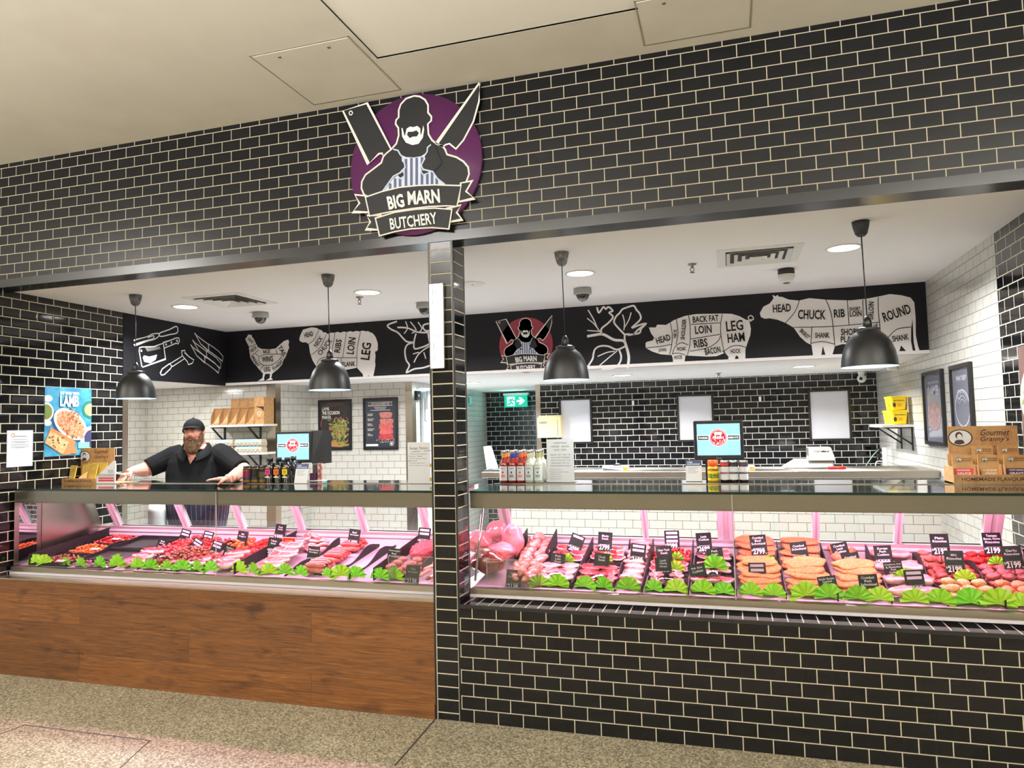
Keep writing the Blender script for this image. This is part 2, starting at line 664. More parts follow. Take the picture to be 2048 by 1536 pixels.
def wood_material():
    x0 = onY(160, 1187, 0).x
    w = onY(622, 1214, 0).x - x0
    m = mat('oak_boards', (140, 92, 52), .42)
    nt = m.node_tree
    b = nt.nodes['Principled BSDF']
    N = nt.nodes.new
    L = nt.links.new
    tc = N('ShaderNodeTexCoord')
    sp = N('ShaderNodeSeparateXYZ')
    L(tc.outputs['Object'], sp.inputs[0])
    cb = N('ShaderNodeCombineXYZ')
    for i, o, d in ((0, 0, -x0 + 20 * w), (1, 2, -.6 + 40 * .2)):
        a = N('ShaderNodeMath')
        a.inputs[1].default_value = d
        L(sp.outputs[o], a.inputs[0])
        L(a.outputs[0], cb.inputs[i])
    t = N('ShaderNodeTexBrick')
    t.offset = .5
    for k, v in (('Scale', 1), ('Brick Width', w), ('Row Height', .2), ('Mortar Size', .0016), ('Mortar Smooth', .2)):
        t.inputs[k].default_value = v
    t.inputs['Color1'].default_value = (.35, .35, .35, 1)
    t.inputs['Color2'].default_value = (.65, .65, .65, 1)
    t.inputs['Mortar'].default_value = (0, 0, 0, 1)
    L(cb.outputs[0], t.inputs['Vector'])
    mp = N('ShaderNodeMapping')
    mp.inputs['Scale'].default_value = (1.3, 1, 22)
    L(tc.outputs['Object'], mp.inputs[0])
    ofs = N('ShaderNodeVectorMath')
    ofs.operation = 'ADD'
    sc = N('ShaderNodeVectorMath')
    sc.operation = 'SCALE'
    sc.inputs['Scale'].default_value = 13
    L(t.outputs['Color'], sc.inputs[0])
    L(mp.outputs[0], ofs.inputs[0])
    L(sc.outputs[0], ofs.inputs[1])
    n = N('ShaderNodeTexNoise')
    n.inputs['Scale'].default_value = 2.2
    n.inputs['Detail'].default_value = 8
    n.inputs['Roughness'].default_value = .65
    n.inputs['Distortion'].default_value = 1.6
    L(ofs.outputs[0], n.inputs['Vector'])
    cr = N('ShaderNodeValToRGB')
    e = cr.color_ramp.elements
    e[0].position, e[0].color = .28, rgb((50, 28, 11))
    e[1].position, e[1].color = .72, rgb((126, 80, 36))
    x = e.new(.47)
    x.color = rgb((95, 57, 24))
    L(n.outputs['Fac'], cr.inputs['Fac'])
    kn = N('ShaderNodeTexNoise')
    kn.inputs['Scale'].default_value = 3.4
    kn.inputs['Detail'].default_value = 2
    mp2 = N('ShaderNodeMapping')
    mp2.inputs['Scale'].default_value = (1, 1, 2.2)
    L(tc.outputs['Object'], mp2.inputs[0])
    L(mp2.outputs[0], kn.inputs['Vector'])
    kr = N('ShaderNodeValToRGB')
    kr.color_ramp.elements[0].position, kr.color_ramp.elements[0].color = .26, (.30, .22, .16, 1)
    kr.color_ramp.elements[1].position, kr.color_ramp.elements[1].color = .40, (1, 1, 1, 1)
    L(kn.outputs['Fac'], kr.inputs['Fac'])
    m1 = N('ShaderNodeMixRGB')
    m1.blend_type = 'MULTIPLY'
    m1.inputs[0].default_value = 1
    L(cr.outputs[0], m1.inputs[1])
    L(kr.outputs[0], m1.inputs[2])
    br = N('ShaderNodeMapRange')
    br.inputs['From Min'].default_value = 0
    br.inputs['From Max'].default_value = .65
    br.inputs['To Min'].default_value = .35
    br.inputs['To Max'].default_value = 1.12
    L(t.outputs['Color'], br.inputs['Value'])
    m2 = N('ShaderNodeMixRGB')
    m2.blend_type = 'MULTIPLY'
    m2.inputs[0].default_value = 1
    L(m1.outputs[0], m2.inputs[1])
    L(br.outputs[0], m2.inputs[2])
    L(m2.outputs[0], b.inputs['Base Color'])
    bp = N('ShaderNodeBump')
    bp.inputs['Strength'].default_value = .12
    bp.inputs['Distance'].default_value = .004
    L(n.outputs['Fac'], bp.inputs['Height'])
    L(bp.outputs[0], b.inputs['Normal'])
    return m


M_wood = wood_material()
wp = MB().use(M_wood)
wp.box((-1.5, 0, 0), (3.534, .06, .695))
wp.box((-1.5, -.012, 0), (3.534, 0, .085))
struct(wp.build('wall_plinth_boarded'))
struct(MB().use(M_steel2).box((-.2, .005, .695), (3.534, .32, .705)).build('sill_steel'))

# ceiling access panels of the mall ceiling
M_line = mat('panel_gap', (150, 142, 122), .9)
def access_panel(pts, lab, grp):
    q = [onZ(*p, ZT - .001) for p in pts]
    x0, x1 = min(p.x for p in q), max(p.x for p in q)
    y0, y1 = min(p.y for p in q), max(p.y for p in q)
    t = thing('access_panel', lab, 'ceiling panel', ((x0 + x1) / 2, (y0 + y1) / 2, ZT - .004))
    MB().use(M_ceil).box((x0 + .012, y0 + .012, ZT - .004), (x1 - .012, y1 - .012, ZT)).build('panel', t)
    g = MB().use(M_line)
    for a, b in (((x0, y0), (x1, y0 + .006)), ((x0, y1 - .006), (x1, y1)), ((x0, y0), (x0 + .006, y1)), ((x1 - .006, y0), (x1, y1))):
        g.box((a[0], a[1], ZT - .002), (b[0], b[1], ZT))
    g.build('frame', t)
    for k in (.25, .75):
        MB().use(M_steel2).lathe([(.010, -.002), (.010, 0)], (x0 + (x1 - x0) * k, y0 + .06, ZT - .004), 10).build('latch', t)
access_panel([(503, 116), (697, 72), (800, 177), (628, 210)], 'square flush access hatch in the mall ceiling left of the round sign', None)
access_panel([(1270, 10), (1500, -42), (1502, 52), (1288, 92)], 'framed access hatch in the mall ceiling above the right of the tiled header', None)
for i, (x, y) in enumerate(MALL):
    t = thing('added_strip_light', 'long mall strip light above the walkway behind the camera', 'light', (x, y, ZT), 'mall strip lights')
    MB().use(M_white).box((x - .64, y - .18, ZT - .03), (x + .64, y + .18, ZT)).build('housing', t)
for x, y in UPL:
    t = thing('uplighter', 'suspended mall uplighter behind the camera', 'light', (x, y, ZT), 'mall uplighters')
    MB().use(M_white).box((x - 1.25, y - .3, 2.66), (x + 1.25, y + .3, 2.73)).build('housing', t)
    for k in (-1, 1):
        MB().use(M_chrome).tube([(x + k * 1.1, y, 2.72), (x + k * 1.1, y, ZT)], .006, 6).build('cable', t)

# ------------------------------------------------------------------ ceiling fittings
M_glow = mat('downlight_diffuser', (255, 255, 250), .5, emit=9, ecol=(255, 252, 244))
def ceiling_light(px, py, z, lab, r=.10, power=76):
    p = onZ(px, py, z)
    t = thing('ceiling_light', lab, 'light', (p.x, p.y, z), None)
    MB().use(M_white).lathe([(r + .018, 0), (r + .018, -.006), (r, -.008), (r, 0)], (p.x, p.y, z), 28, cap=False).build('trim_ring', t)
    MB().use(M_glow).lathe([(r, -.004), (.0, -.0045)], (p.x, p.y, z), 28, cap=False).build('diffuser', t)
    L = bpy.data.lights.new('downlight', 'AREA')
    L.shape = 'DISK'
    L.size = r * 2
    L.energy = power
    L.color = (.965, .98, 1)
    L.spread = 2.62
    o = bpy.data.objects.new('downlight', L)
    COL.objects.link(o)
    o.location = (p.x, p.y, z - .012)
    o.visible_camera = False
    return t
for px, py, z, lab in ((371, 613, ZC, 'round recessed ceiling light nearest the left black tiled wall'), (735, 584, ZC, 'round recessed ceiling light left of the tiled column'),
                       (1160, 546, ZC, 'round recessed ceiling light above the red logo panel'), (1687, 495, ZC, 'round recessed ceiling light beside the far right pendant lamp'),
                       (943, 765, ZL, 'round recessed light in the low rear ceiling next to the column'), (1244, 750, ZL, 'round recessed light in the low rear ceiling under the leaf drawing'),
                       (1607, 732, ZL, 'round recessed light in the low rear ceiling under the cow drawing')):
    ceiling_light(px, py, z, lab)
def added_alcove_light():  # unseen fitting, added to brighten the man and the rear left walls
    x, y = -.80, 2.05
    t = thing('ceiling_light', 'round recessed light in the alcove ceiling left of the bearded man', 'light', (x, y, ZL))
    MB().use(M_white).lathe([(.118, 0), (.118, -.006), (.1, -.008), (.1, 0)], (x, y, ZL), 28, cap=False).build('trim_ring', t)
    MB().use(M_glow).lathe([(.1, -.004), (.0, -.0045)], (x, y, ZL), 28, cap=False).build('diffuser', t)
    L = bpy.data.lights.new('downlight', 'AREA')
    L.shape, L.size, L.energy, L.color = 'DISK', .2, 15, (1, .98, .96)
    o = bpy.data.objects.new('downlight', L)
    COL.objects.link(o)
    o.location = (x, y, ZL - .012)
added_alcove_light()
p = onZ(945, 567, ZC)
t = thing('blanking_plate', 'plain white round blanking cap on the shop ceiling right of the column', 'ceiling cap', (p.x, p.y, ZC))
MB().use(M_white).lathe([(.1, 0), (.1, -.006), (.09, -.009), (0, -.009)], p, 24, cap=False).build('disc', t)
MB().use(M_chrome).lathe([(.008, -.009), (.008, -.013), (0, -.013)], p, 8, cap=False).build('screw', t)

# pendant lamps
M_shade = mat('shade_black', (18, 18, 20), .42)
M_shin = mat('shade_inside_lit', (190, 226, 240), .5, emit=1.15, ecol=(120, 205, 245))  # the bulb's cool light is put into the lining's blue colour and emission
M_canopy = mat('canopy_grey', (70, 72, 74), .6, col2=(120, 120, 118), nscale=30)
def pendant(px, py, lab, can):
    p = onZ(px, py, ZC)
    x, y = p.x, p.y
    t = thing('pendant_lamp', lab, 'lamp', (x, y, ZC))
    MB().use(can).lathe([(.034, -.075), (.046, -.03), (.05, 0)], (x, y, ZC), 16).lathe([(.02, -.09), (.034, -.075)], (x, y, ZC), 12).build('canopy', t)
    MB().use(M_blackm).tube([(x, y, ZC - .08), (x + .004, y, 2.6), (x + .008, y, 2.33)], .0035, 6).build('cord', t)
    x += .008
    MB().use(M_black).lathe([(.008, 2.36), (.022, 2.335), (.026, 2.30), (.018, 2.285)], (x, y, 0), 14).build('lamp_socket', t)
    prof = [(.0, 2.29), (.05, 2.29), (.06, 2.284), (.062, 2.268), (.07, 2.262), (.095, 2.24), (.122, 2.2), (.141, 2.15), (.15, 2.1), (.154, 2.06)]
    s = MB().use(M_shade)
    s.lathe(prof, (x, y, 0), 40, cap=False)
    s.lathe([(.0635, 2.285), (.066, 2.28), (.0635, 2.272)], (x, y, 0), 40, cap=False)
    s.build('shade', t)
    MB().use(M_shin).lathe([(.0, 2.27), (.055, 2.262), (.09, 2.236), (.119, 2.198), (.138, 2.15), (.147, 2.1), (.151, 2.062), (.154, 2.06)], (x, y, 0), 40, cap=False).build('shade_lining', t)
    MB().use(mat('bulb_glow', (235, 245, 255), .5, emit=4, ecol=(215, 240, 255))).ball((x, y, 2.19), .032, 2).build('bulb', t)
    L = bpy.data.lights.new('pendant_bulb', 'POINT')
    L.energy = 5
    L.color = (.86, .95, 1)
    L.shadow_soft_size = .035
    o = bpy.data.objects.new('pendant_bulb', L)
    COL.objects.link(o)
    o.location = (x, y, 2.13)
pendant(271, 590, 'black dome pendant lamp in front of the knife drawings, farthest left', M_canopy)
pendant(656, 550, 'black dome pendant lamp in front of the sheep drawing', M_canopy)
pendant(1123, 505, 'black dome pendant lamp in front of the red logo panel', mat('canopy_peeling', (96, 96, 98), .6, col2=(150, 148, 146), nscale=40))
pendant(1721, 443, 'black dome pendant lamp in front of the cow drawing', mat('canopy_dark', (44, 46, 50), .5))

# air vents
M_vent = mat('vent_white', (226, 222, 216), .5)
M_slot = mat('vent_slot', (34, 33, 32), .8)
def vent(px, py, lab):
    p = onZ(px, py, ZC)
    x, y, h = p.x, p.y, .28
    t = thing('air_vent', lab, 'air vent', (x, y, ZC))
    m = MB().use(M_vent)
    for a, b in (((-h, -h), (h, -h + .06)), ((-h, h - .06), (h, h)), ((-h, -h + .06), (-h + .06, h - .06)), ((h - .06, -h + .06), (h, h - .06))):
        m.box((x + a[0], y + a[1], ZC - .008), (x + b[0], y + b[1], ZC))
    m.build('frame', t)
    MB().use(M_slot).box((x - h + .06, y - h + .06, ZC - .001), (x + h - .06, y + h - .06, ZC)).build('duct', t)
    m = MB().use(M_vent)
    for k in range(4):
        a = .215 - k * .052
        b = a - .026
        zt, zb = ZC - .002, ZC - .02
        o = [(x - a, y - a, zb), (x + a, y - a, zb), (x + a, y + a, zb), (x - a, y + a, zb)]
        i = [(x - b, y - b, zt), (x + b, y - b, zt), (x + b, y + b, zt), (x - b, y + b, zt)]
        m.add(o + i, [(0, 1, 5, 4), (1, 2, 6, 5), (2, 3, 7, 6), (3, 0, 4, 7)])
    m.build('louvre', t)
vent(462, 600, 'square louvred ceiling vent over the left counter')
vent(1516, 511, 'square louvred ceiling vent over the right counter')

# security cameras
def dome(px, py, lab, kind):
    p = onZ(px, py, ZC)
    t = thing('security_camera', lab, 'camera', (p.x, p.y, ZC))
    if kind == 'white':
        MB().use(M_blackm).lathe([(.06, 0), (.062, -.03), (.058, -.045)], p, 24).build('base', t)
        MB().use(M_white).lathe([(.062, -.045), (.062, -.07), (.05, -.098), (.034, -.108)], p, 24).build('housing', t)
        MB().use(M_black).lathe([(.033, -.105), (.02, -.114), (0, -.116)], p, 16, cap=False).build('lens', t)
    else:
        MB().use(mat('camera_grey', (150, 148, 144), .5)).lathe([(.075, 0), (.078, -.02), (.078, -.048), (.062, -.056)], p, 24).build('base', t)
        MB().use(mat('camera_dome', (10, 10, 12), .06, coat=1)).lathe([(.058, -.056)] + [(.054 * math.cos(a), -.058 - .054 * math.sin(a)) for a in (.2, .5, .8, 1.1, 1.35, 1.57)], p, 24, cap=False).build('dome', t)
dome(521, 625, 'dark dome security camera on the ceiling above the chicken drawing', 0)
dome(849, 606, 'dark dome security camera half hidden behind the tiled column', 0)
dome(1165, 577, 'dark dome security camera on the ceiling behind the third pendant cord', 0)
dome(1572, 538, 'white based security camera on the ceiling above the cow head', 'white')
# wall camera on the rear corner
c = onY(1723, 753, 5.05)
t = thing('security_camera', 'white ball security camera in the upper rear corner beside the white tiles', 'camera', (c.x, c.y, ZL))
MB().use(M_white).lathe([(.035, 0), (.04, -.02), (.03, -.05)], (c.x, c.y, ZL), 16).build('base', t)
MB().use(M_white).ball((c.x, c.y, ZL - .085), .05, 3).build('housing', t)
MB().use(M_black).ball((c.x - .012, c.y - .036, ZL - .088), .022, 2).build('lens', t)
c = onX(1781, 733, XR - .06)
t = thing('motion_sensor', 'small white motion sensor on the white tiled right wall near the ceiling', 'sensor', (c.x, c.y, c.z))
MB().use(M_white).box((c.x - .03, c.y - .05, c.z - .04), (XR, c.y + .05, c.z + .03)).build('housing', t, bevel=.012)

# sprinklers
M_spr = mat('sprinkler_metal', (120, 112, 100), .35, 1)
def sprinkler(px, py, z, lab):
    p = onZ(px, py, z)
    t = thing('sprinkler', lab, 'sprinkler', (p.x, p.y, z))
    MB().use(M_spr).lathe([(.032, 0), (.03, -.006), (.012, -.008), (.01, -.03)], p, 14).build('base', t)
    a = MB().use(M_spr)
    a.tube([p + V((-.01, 0, -.028)), p + V((-.014, 0, -.045)), p + V((0, 0, -.062))], .003, 5)
    a.tube([p + V((.01, 0, -.028)), p + V((.014, 0, -.045)), p + V((0, 0, -.062))], .003, 5)
    a.lathe([(.018, -.066), (.018, -.063)], p, 12)
    a.build('deflector', t)
sprinkler(1384, 528, ZC, 'small sprinkler head on the ceiling left of the right hand vent')
sprinkler(719, 594, ZC, 'small sprinkler head just behind the light left of the column')
sprinkler(1437, 746, ZL, 'small sprinkler head in the low rear ceiling under the pig drawing')

# ------------------------------------------------------------------ flat graphics, traced on their own planes
class Trace:
    """lays drawing points down on a wall plane; k = layer height above it"""
    def __init__(s, ox, oy, sc, plane, nrm, gap=.0012):
        s.o, s.plane, s.n, s.g = (ox, oy, sc), plane, V(nrm), gap

    def P(s, x, y, k=1):
        ox, oy, sc = s.o
        return s.plane(ox + x / sc, oy + y / sc) + s.n * (s.g * k)

    def fill(s, m, pts, k=1):
        return m.poly([s.P(x, y, k) for x, y in pts])

    def line(s, m, pts, w, k=2, closed=False, sm=0):
        return m.stroke([s.P(x, y, k) for x, y in pts], w, s.n, closed, sm)

    def text(s, m, t, cx, cy, w, h, ang=0, k=3, bold=.02):
        a = math.radians(ang)
        ux, uy = math.cos(a) * w / 2, math.sin(a) * w / 2
        vx, vy = math.sin(a) * h / 2, -math.cos(a) * h / 2
        o = s.P(cx - ux - vx, cy - uy - vy, k)
        return m.text(t, o, s.P(cx + ux - vx, cy + uy - vy, k) - o, s.P(cx - ux + vx, cy - uy + vy, k) - o, bold)


class Local(Trace):
    """re-places a traced drawing: drawing point -> plane coordinates -> another wall"""
    def __init__(s, src, c_src, c_dst, k, nrm, gap=.0012):
        s.src, s.a, s.b, s.kk, s.n, s.g = src, V(c_src), V(c_dst), k, V(nrm), gap

    def P(s, x, y, k=1):
        p = s.src.P(x, y, 0) - s.a
        return s.b + V((p.x * s.kk, 0, p.z * s.kk)) + s.n * (s.g * k)


def logo(T, parent, k, disc_col, disc_c, disc_r, board):
    """butcher roundel: bearded man with cleaver and knife over two ribbons"""
    n = V((0, -1, 0))
    w = .011 * k
    d = MB().use(disc_col)
    if board:
        d.lathe([(disc_r, -.0), (disc_r, .03)], (0, 0, 0), 64, Matrix.Translation(disc_c + V((0, .004, 0))) @ Matrix.Rotation(-PI / 2, 4, 'X'))
    else:
        d.disc(disc_c + V((0, -.0004, 0)), V((disc_r, 0, 0)), V((0, 0, disc_r)), 64)
    d.build('disc', parent)
    cl = [(112, 350), (318, 285), (522, 676), (458, 735), (447, 712), (418, 716), (330, 803)]
    kn = [(1280, 105), (1272, 270), (1225, 440), (1140, 600), (1075, 675), (1020, 630), (985, 640), (970, 655), (910, 630)]
    body = [(720, 222), (650, 246), (605, 295), (588, 345), (588, 405), (566, 428), (561, 462), (585, 496), (588, 560), (568, 630), (524, 678), (480, 715), (456, 742), (440, 792), (372, 845), (305, 895), (273, 955),
            (270, 1010), (290, 1060), (320, 1086), (450, 1040), (600, 1005), (760, 990), (900, 986), (1125, 992), (1165, 952), (1188, 890), (1180, 830), (1140, 782), (1080, 745), (1000, 722), (985, 682), (965, 652),
            (912, 632), (872, 600), (842, 550), (836, 462), (865, 435), (867, 400), (838, 365), (838, 300), (812, 255), (768, 228)]
    m = MB().use(M_ink)
    for pts in (cl, kn):
        if board:
            q = [T.P(x, y, 0) for x, y in pts]
            m.hexa
            b = [p + V((0, .02, 0)) for p in q]
            N = len(q)
            m.add(q + b, [(i, (i + 1) % N, N + (i + 1) % N, N + i) for i in range(N)])
        T.fill(m, pts, 1)
    T.fill(m, body, 1)
    m.use(M_cream)
    for pts in (cl, kn):
        T.line(m, pts, w, 2, True)
    T.line(m, body[:20], w, 2)
    T.line(m, body[24:] + body[:1], w, 2)
    T.line(m, [(165, 370), (172, 353), (186, 352), (195, 368), (186, 385), (172, 384)], w * .6, 2, True)
    m.build('figure', parent)
    m = MB().use(mat('apron_pale', (222, 230, 238), .6))
    ap = [(602, 722), (650, 745), (720, 748), (780, 737), (832, 702), (806, 770), (800, 850), (880, 870), (920, 930), (985, 982), (900, 986), (760, 990), (600, 1005), (455, 1038), (540, 925), (600, 885), (640, 830), (622, 770)]
    T.fill(m, ap, 2)
    m.use(mat('apron_stripe', (92, 98, 140), .6))
    for x, y0, y1 in ((505, 970, 1020), (547, 925, 1008), (589, 892, 1000), (640, 760, 995), (686, 752, 990), (731, 750, 986), (776, 745, 985), (822, 862, 982), (862, 868, 982), (902, 915, 980)):
        T.fill(m, [(x, y0), (x + 22, y0), (x + 22, y1), (x, y1)], 3)
    m.build('apron', parent)
    m = MB().use(M_ink)
    lf = [(540, 688), (585, 690), (602, 722), (620, 748), (632, 785), (640, 830), (600, 882), (545, 910), (470, 800)]
    rf = [(838, 665), (826, 700), (806, 745), (798, 790), (782, 820), (798, 852), (880, 872), (960, 800), (900, 650)]
    T.fill(m, lf, 4)
    T.fill(m, rf, 4)
    T.fill(m, [(578, 905), (605, 930), (640, 905), (630, 870)], 4)
    T.fill(m, [(780, 870), (800, 898), (845, 880), (815, 855)], 4)
    m.use(mat('fist_line', (205, 218, 232), .6))
    T.line(m, [(545, 680), (585, 690), (602, 722), (622, 745), (622, 775), (640, 800), (645, 835), (600, 882), (545, 910), (455, 1035)], w * .8, 5)
    T.line(m, [(865, 640), (836, 665), (832, 702), (806, 740), (812, 760), (795, 790), (782, 820), (800, 852), (880, 870), (920, 930), (985, 980)], w * .8, 5)
    T.line(m, [(578, 905), (605, 930), (640, 905), (632, 868)], w * .7, 5)
    T.line(m, [(782, 845), (780, 872), (800, 898), (845, 882)], w * .7, 5)
    m.build('fists', parent)
    m = MB().use(M_print)
    T.fill(m, [(612, 495), (618, 570), (650, 622), (705, 643), (758, 632), (795, 580), (806, 510), (798, 474), (785, 540), (776, 560), (772, 500), (746, 479), (715, 490), (685, 485), (656, 503), (646, 550), (640, 568), (622, 500)], 3)
    m.use(M_ink)
    T.fill(m, [(660, 555), (670, 530), (710, 530), (740, 518), (762, 540), (745, 570), (710, 571), (683, 584)], 4)
    m.build('beard', parent)
    tails = [[(320, 1078), (218, 1068), (258, 1140), (200, 1215), (335, 1217)], [(1120, 968), (1217, 950), (1165, 1040), (1235, 1100), (1100, 1128)],
             [(440, 1243), (322, 1244), (350, 1300), (312, 1362), (415, 1366)], [(1000, 1185), (1125, 1156), (1085, 1220), (1132, 1280), (1025, 1300)]]
    b1 = [(310, 1090), (450, 1042), (600, 1006), (760, 990), (900, 985), (1125, 992), (1090, 1166), (1000, 1164), (850, 1170), (700, 1188), (520, 1215), (345, 1250)]
    b2 = [(397, 1270), (560, 1220), (740, 1194), (900, 1184), (1048, 1195), (1022, 1362), (880, 1350), (700, 1360), (560, 1385), (432, 1420)]
    m = MB()
    for j, q in enumerate(tails):
        m.use(M_ink)
        T.fill(m, q, 5)
        m.use(M_cream)
        T.line(m, q, w, 6, True)
    for j, q in enumerate((b1, b2)):
        if board:
            m.use(M_ink)
            P = [T.P(x, y, 7 + 2 * j) for x, y in q]
            B = [p + V((0, .03, 0)) for p in P]
            N = len(P)
            m.add(P + B, [(i, (i + 1) % N, N + (i + 1) % N, N + i) for i in range(N)])
        m.use(M_ink)
        T.fill(m, q, 7 + 2 * j)
        m.use(M_cream)
        T.line(m, q, w * .8, 8 + 2 * j, True)
    m.build('ribbon', parent)
    for s_, a_ in (('BIG', (570, 1130, 140, 116, -11, 10, .035)), ('MARN', (808, 1090, 274, 116, -4, 10, .035)), ('BUTCHERY', (722, 1295, 402, 98, -7.5, 12, .02))):
        m = MB().use(M_print)
        T.text(m, s_, *a_)
        m.build('lettering', parent)


M_purple = mat('sign_purple', (96, 40, 92), .35)
F0 = lambda px, py: onY(px, py, -.035)
T0 = Trace(660, 140, 1493 / 350, F0, (0, -1, 0), .0016)
dc = V((3.466, -.035, 3.432))
sg = thing('logo_sign', 'large round purple butchery sign with bearded butcher on the black tiled header', 'sign', (dc.x, 0, dc.z))
logo(T0, sg, 1, M_purple, dc, .452, True)

# ------------------------------------------------------------------ murals on the bulkhead
FM = lambda px, py: onY(px, py, 2.81)
NM = (0, -1, 0)
w1 = .006
mu = thing('butchery_mural', 'long black mural band with white meat cut charts under the shop ceiling', 'mural', (3.4, 2.81, 2.6))
M_mur = M_print
MB().use(M_panel).box((lx(2.81), 2.8085, ZL + .002), (XR - .002, 2.8095, ZC - .002)).build('panel', mu)
mu_gap = .0022
# red logo, the big sign's drawing again at a smaller size
ms = .452 / .452
sc_ = (onY(1105, 690, 2.81).x - onY(998, 690, 2.81).x) / 2 / .452 * 1.0
dcm = onY(1051.5, 690, 2.808)
lg = thing('butchery_emblem', 'small butchery logo with a red disc painted on the black mural', 'logo', tuple(dcm))
logo(Local(T0, dc, dcm, sc_, NM, .0004), lg, sc_, mat('logo_red', (140, 44, 62), .5), dcm, .452 * sc_, False)

T5 = Trace(440, 540, 2048 / 520, FM, NM, mu_gap)
m = MB().use(M_mur)
T5.fill(m, [(200, 545), (212, 528), (225, 507), (240, 512), (248, 508), (252, 525), (265, 540), (280, 570), (300, 608), (330, 622), (390, 625), (440, 618), (470, 590), (505, 560), (538, 548), (545, 565), (540, 590), (546, 612), (530, 650), (520, 680), (500, 712),
             (490, 745), (460, 778), (432, 802), (412, 816), (405, 850), (418, 865), (360, 870), (392, 852), (395, 817), (357, 818), (347, 852), (352, 870), (300, 874), (335, 852), (340, 815), (318, 793), (298, 768), (265, 730), (240, 690), (232, 640), (228, 600), (212, 572)])
m.use(M_panel)
for pts in ([(228, 607), (262, 598), (290, 580)], [(245, 678), (275, 660), (305, 628)], [(283, 660), (305, 682)], [(440, 622), (452, 662)], [(482, 690), (505, 712)], [(345, 752), (325, 772), (320, 793)], [(412, 750), (418, 780), (432, 800)], [(470, 700), (492, 725)]):
    T5.line(m, pts, w1, 2)
T5.line(m, [(305, 700), (330, 672), (400, 664), (484, 665), (470, 702), (430, 737), (372, 753), (325, 740)], w1, 2, True, 4)
for t, x, y, w, h, a in (('HEAD', 246, 556, 52, 22, 40), ('NECK', 267, 624, 60, 25, -38), ('BACK', 371, 643, 56, 27, -3), ('WING', 376, 702, 88, 45, -5), ('TAIL', 494, 640, 92, 34, 58), ('BREAST', 282, 720, 92, 22, 58), ('LEG', 373, 783, 48, 34, -4), ('THIGH', 458, 752, 90, 26, -48)):
    T5.text(m, t, x, y, w, h, a, 3)
m.build('chicken_chart', mu)
m = MB().use(M_mur)
sheep = [(625, 545), (635, 510), (655, 470), (690, 460), (722, 452), (760, 456), (785, 470), (815, 492), (850, 505), (900, 495), (950, 494), (1000, 490), (1050, 488), (1100, 485), (1150, 484), (1185, 492), (1217, 515), (1238, 560), (1243, 610), (1238, 636), (1222, 642), (1222, 720),
         (1220, 780), (1205, 852), (1180, 852), (1170, 826), (1160, 852), (1130, 852), (1125, 820), (1100, 792), (1080, 770), (1020, 782), (960, 792), (880, 790), (852, 800), (840, 852), (800, 852), (790, 800), (752, 748), (730, 712), (712, 662), (705, 620), (700, 585), (680, 570), (650, 570), (630, 560)]
sh = []
for i, p in enumerate(sheep):
    q = sheep[(i + 1) % len(sheep)]
    sh.append(p)
    if 5 < i < 22:
        sh.append(((p[0] + q[0]) / 2 + (4 if i > 16 else 0), (p[1] + q[1]) / 2 - (7 if i < 17 else 0)))
T5.fill(m, sh)
m.use(M_panel)
for pts in ([(700, 584), (745, 545), (780, 470)], [(715, 672), (790, 610), (840, 505)], [(875, 690), (892, 590), (908, 497)], [(968, 692), (982, 590), (997, 493)], [(1080, 768), (1080, 650), (1092, 560), (1108, 487)], [(840, 692), (1080, 692)], [(955, 694), (960, 772)], [(765, 742), (785, 705), (825, 688), (855, 705)]):
    T5.line(m, pts, w1, 2, sm=4)
for t, x, y, w, h, a in (('HEAD', 701, 508, 70, 38, -14), ('NECK', 776, 565, 88, 34, -55), ('CHUCK', 828, 606, 150, 38, -52), ('RIBS', 932, 598, 105, 46, -81), ('LOIN', 1036, 597, 132, 58, -82), ('LEG', 1152, 640, 135, 72, -83), ('FLANK', 1017, 741, 102, 38, -3)):
    T5.text(m, t, x, y, w, h, a, 3)
m.build('sheep_chart', mu)
wl = .017
m = MB().use(M_mur)
for pts, w in (([(1395, 405), (1322, 434), (1345, 465), (1400, 492), (1440, 535), (1475, 565), (1535, 570)], wl), ([(1398, 452), (1480, 458), (1560, 490), (1665, 492)], wl), ([(1450, 502), (1478, 458), (1462, 405)], wl * .7), ([(1512, 498), (1545, 472), (1500, 408)], wl * .7), ([(1570, 490), (1590, 460), (1560, 410)], wl * .7),
               ([(1665, 420), (1610, 430), (1600, 455), (1625, 480), (1665, 470)], wl), ([(1545, 500), (1530, 560), (1532, 618), (1580, 612), (1640, 588), (1670, 560)], wl), ([(1522, 572), (1475, 590), (1457, 640), (1468, 710), (1492, 752), (1470, 806), (1530, 780), (1600, 770), (1670, 748)], wl),
               ([(1528, 728), (1560, 670), (1610, 625), (1670, 590)], wl * .8), ([(1520, 662), (1568, 648)], wl * .7), ([(1622, 700), (1606, 648)], wl * .7), ([(1640, 500), (1650, 560), (1670, 640)], wl)):
    T5.line(m, pts, w, 1, sm=5)
m.build('basil_drawing', mu)
T6 = Trace(900, 480, 2048 / 560, FM, NM, mu_gap)
m = MB().use(M_mur)
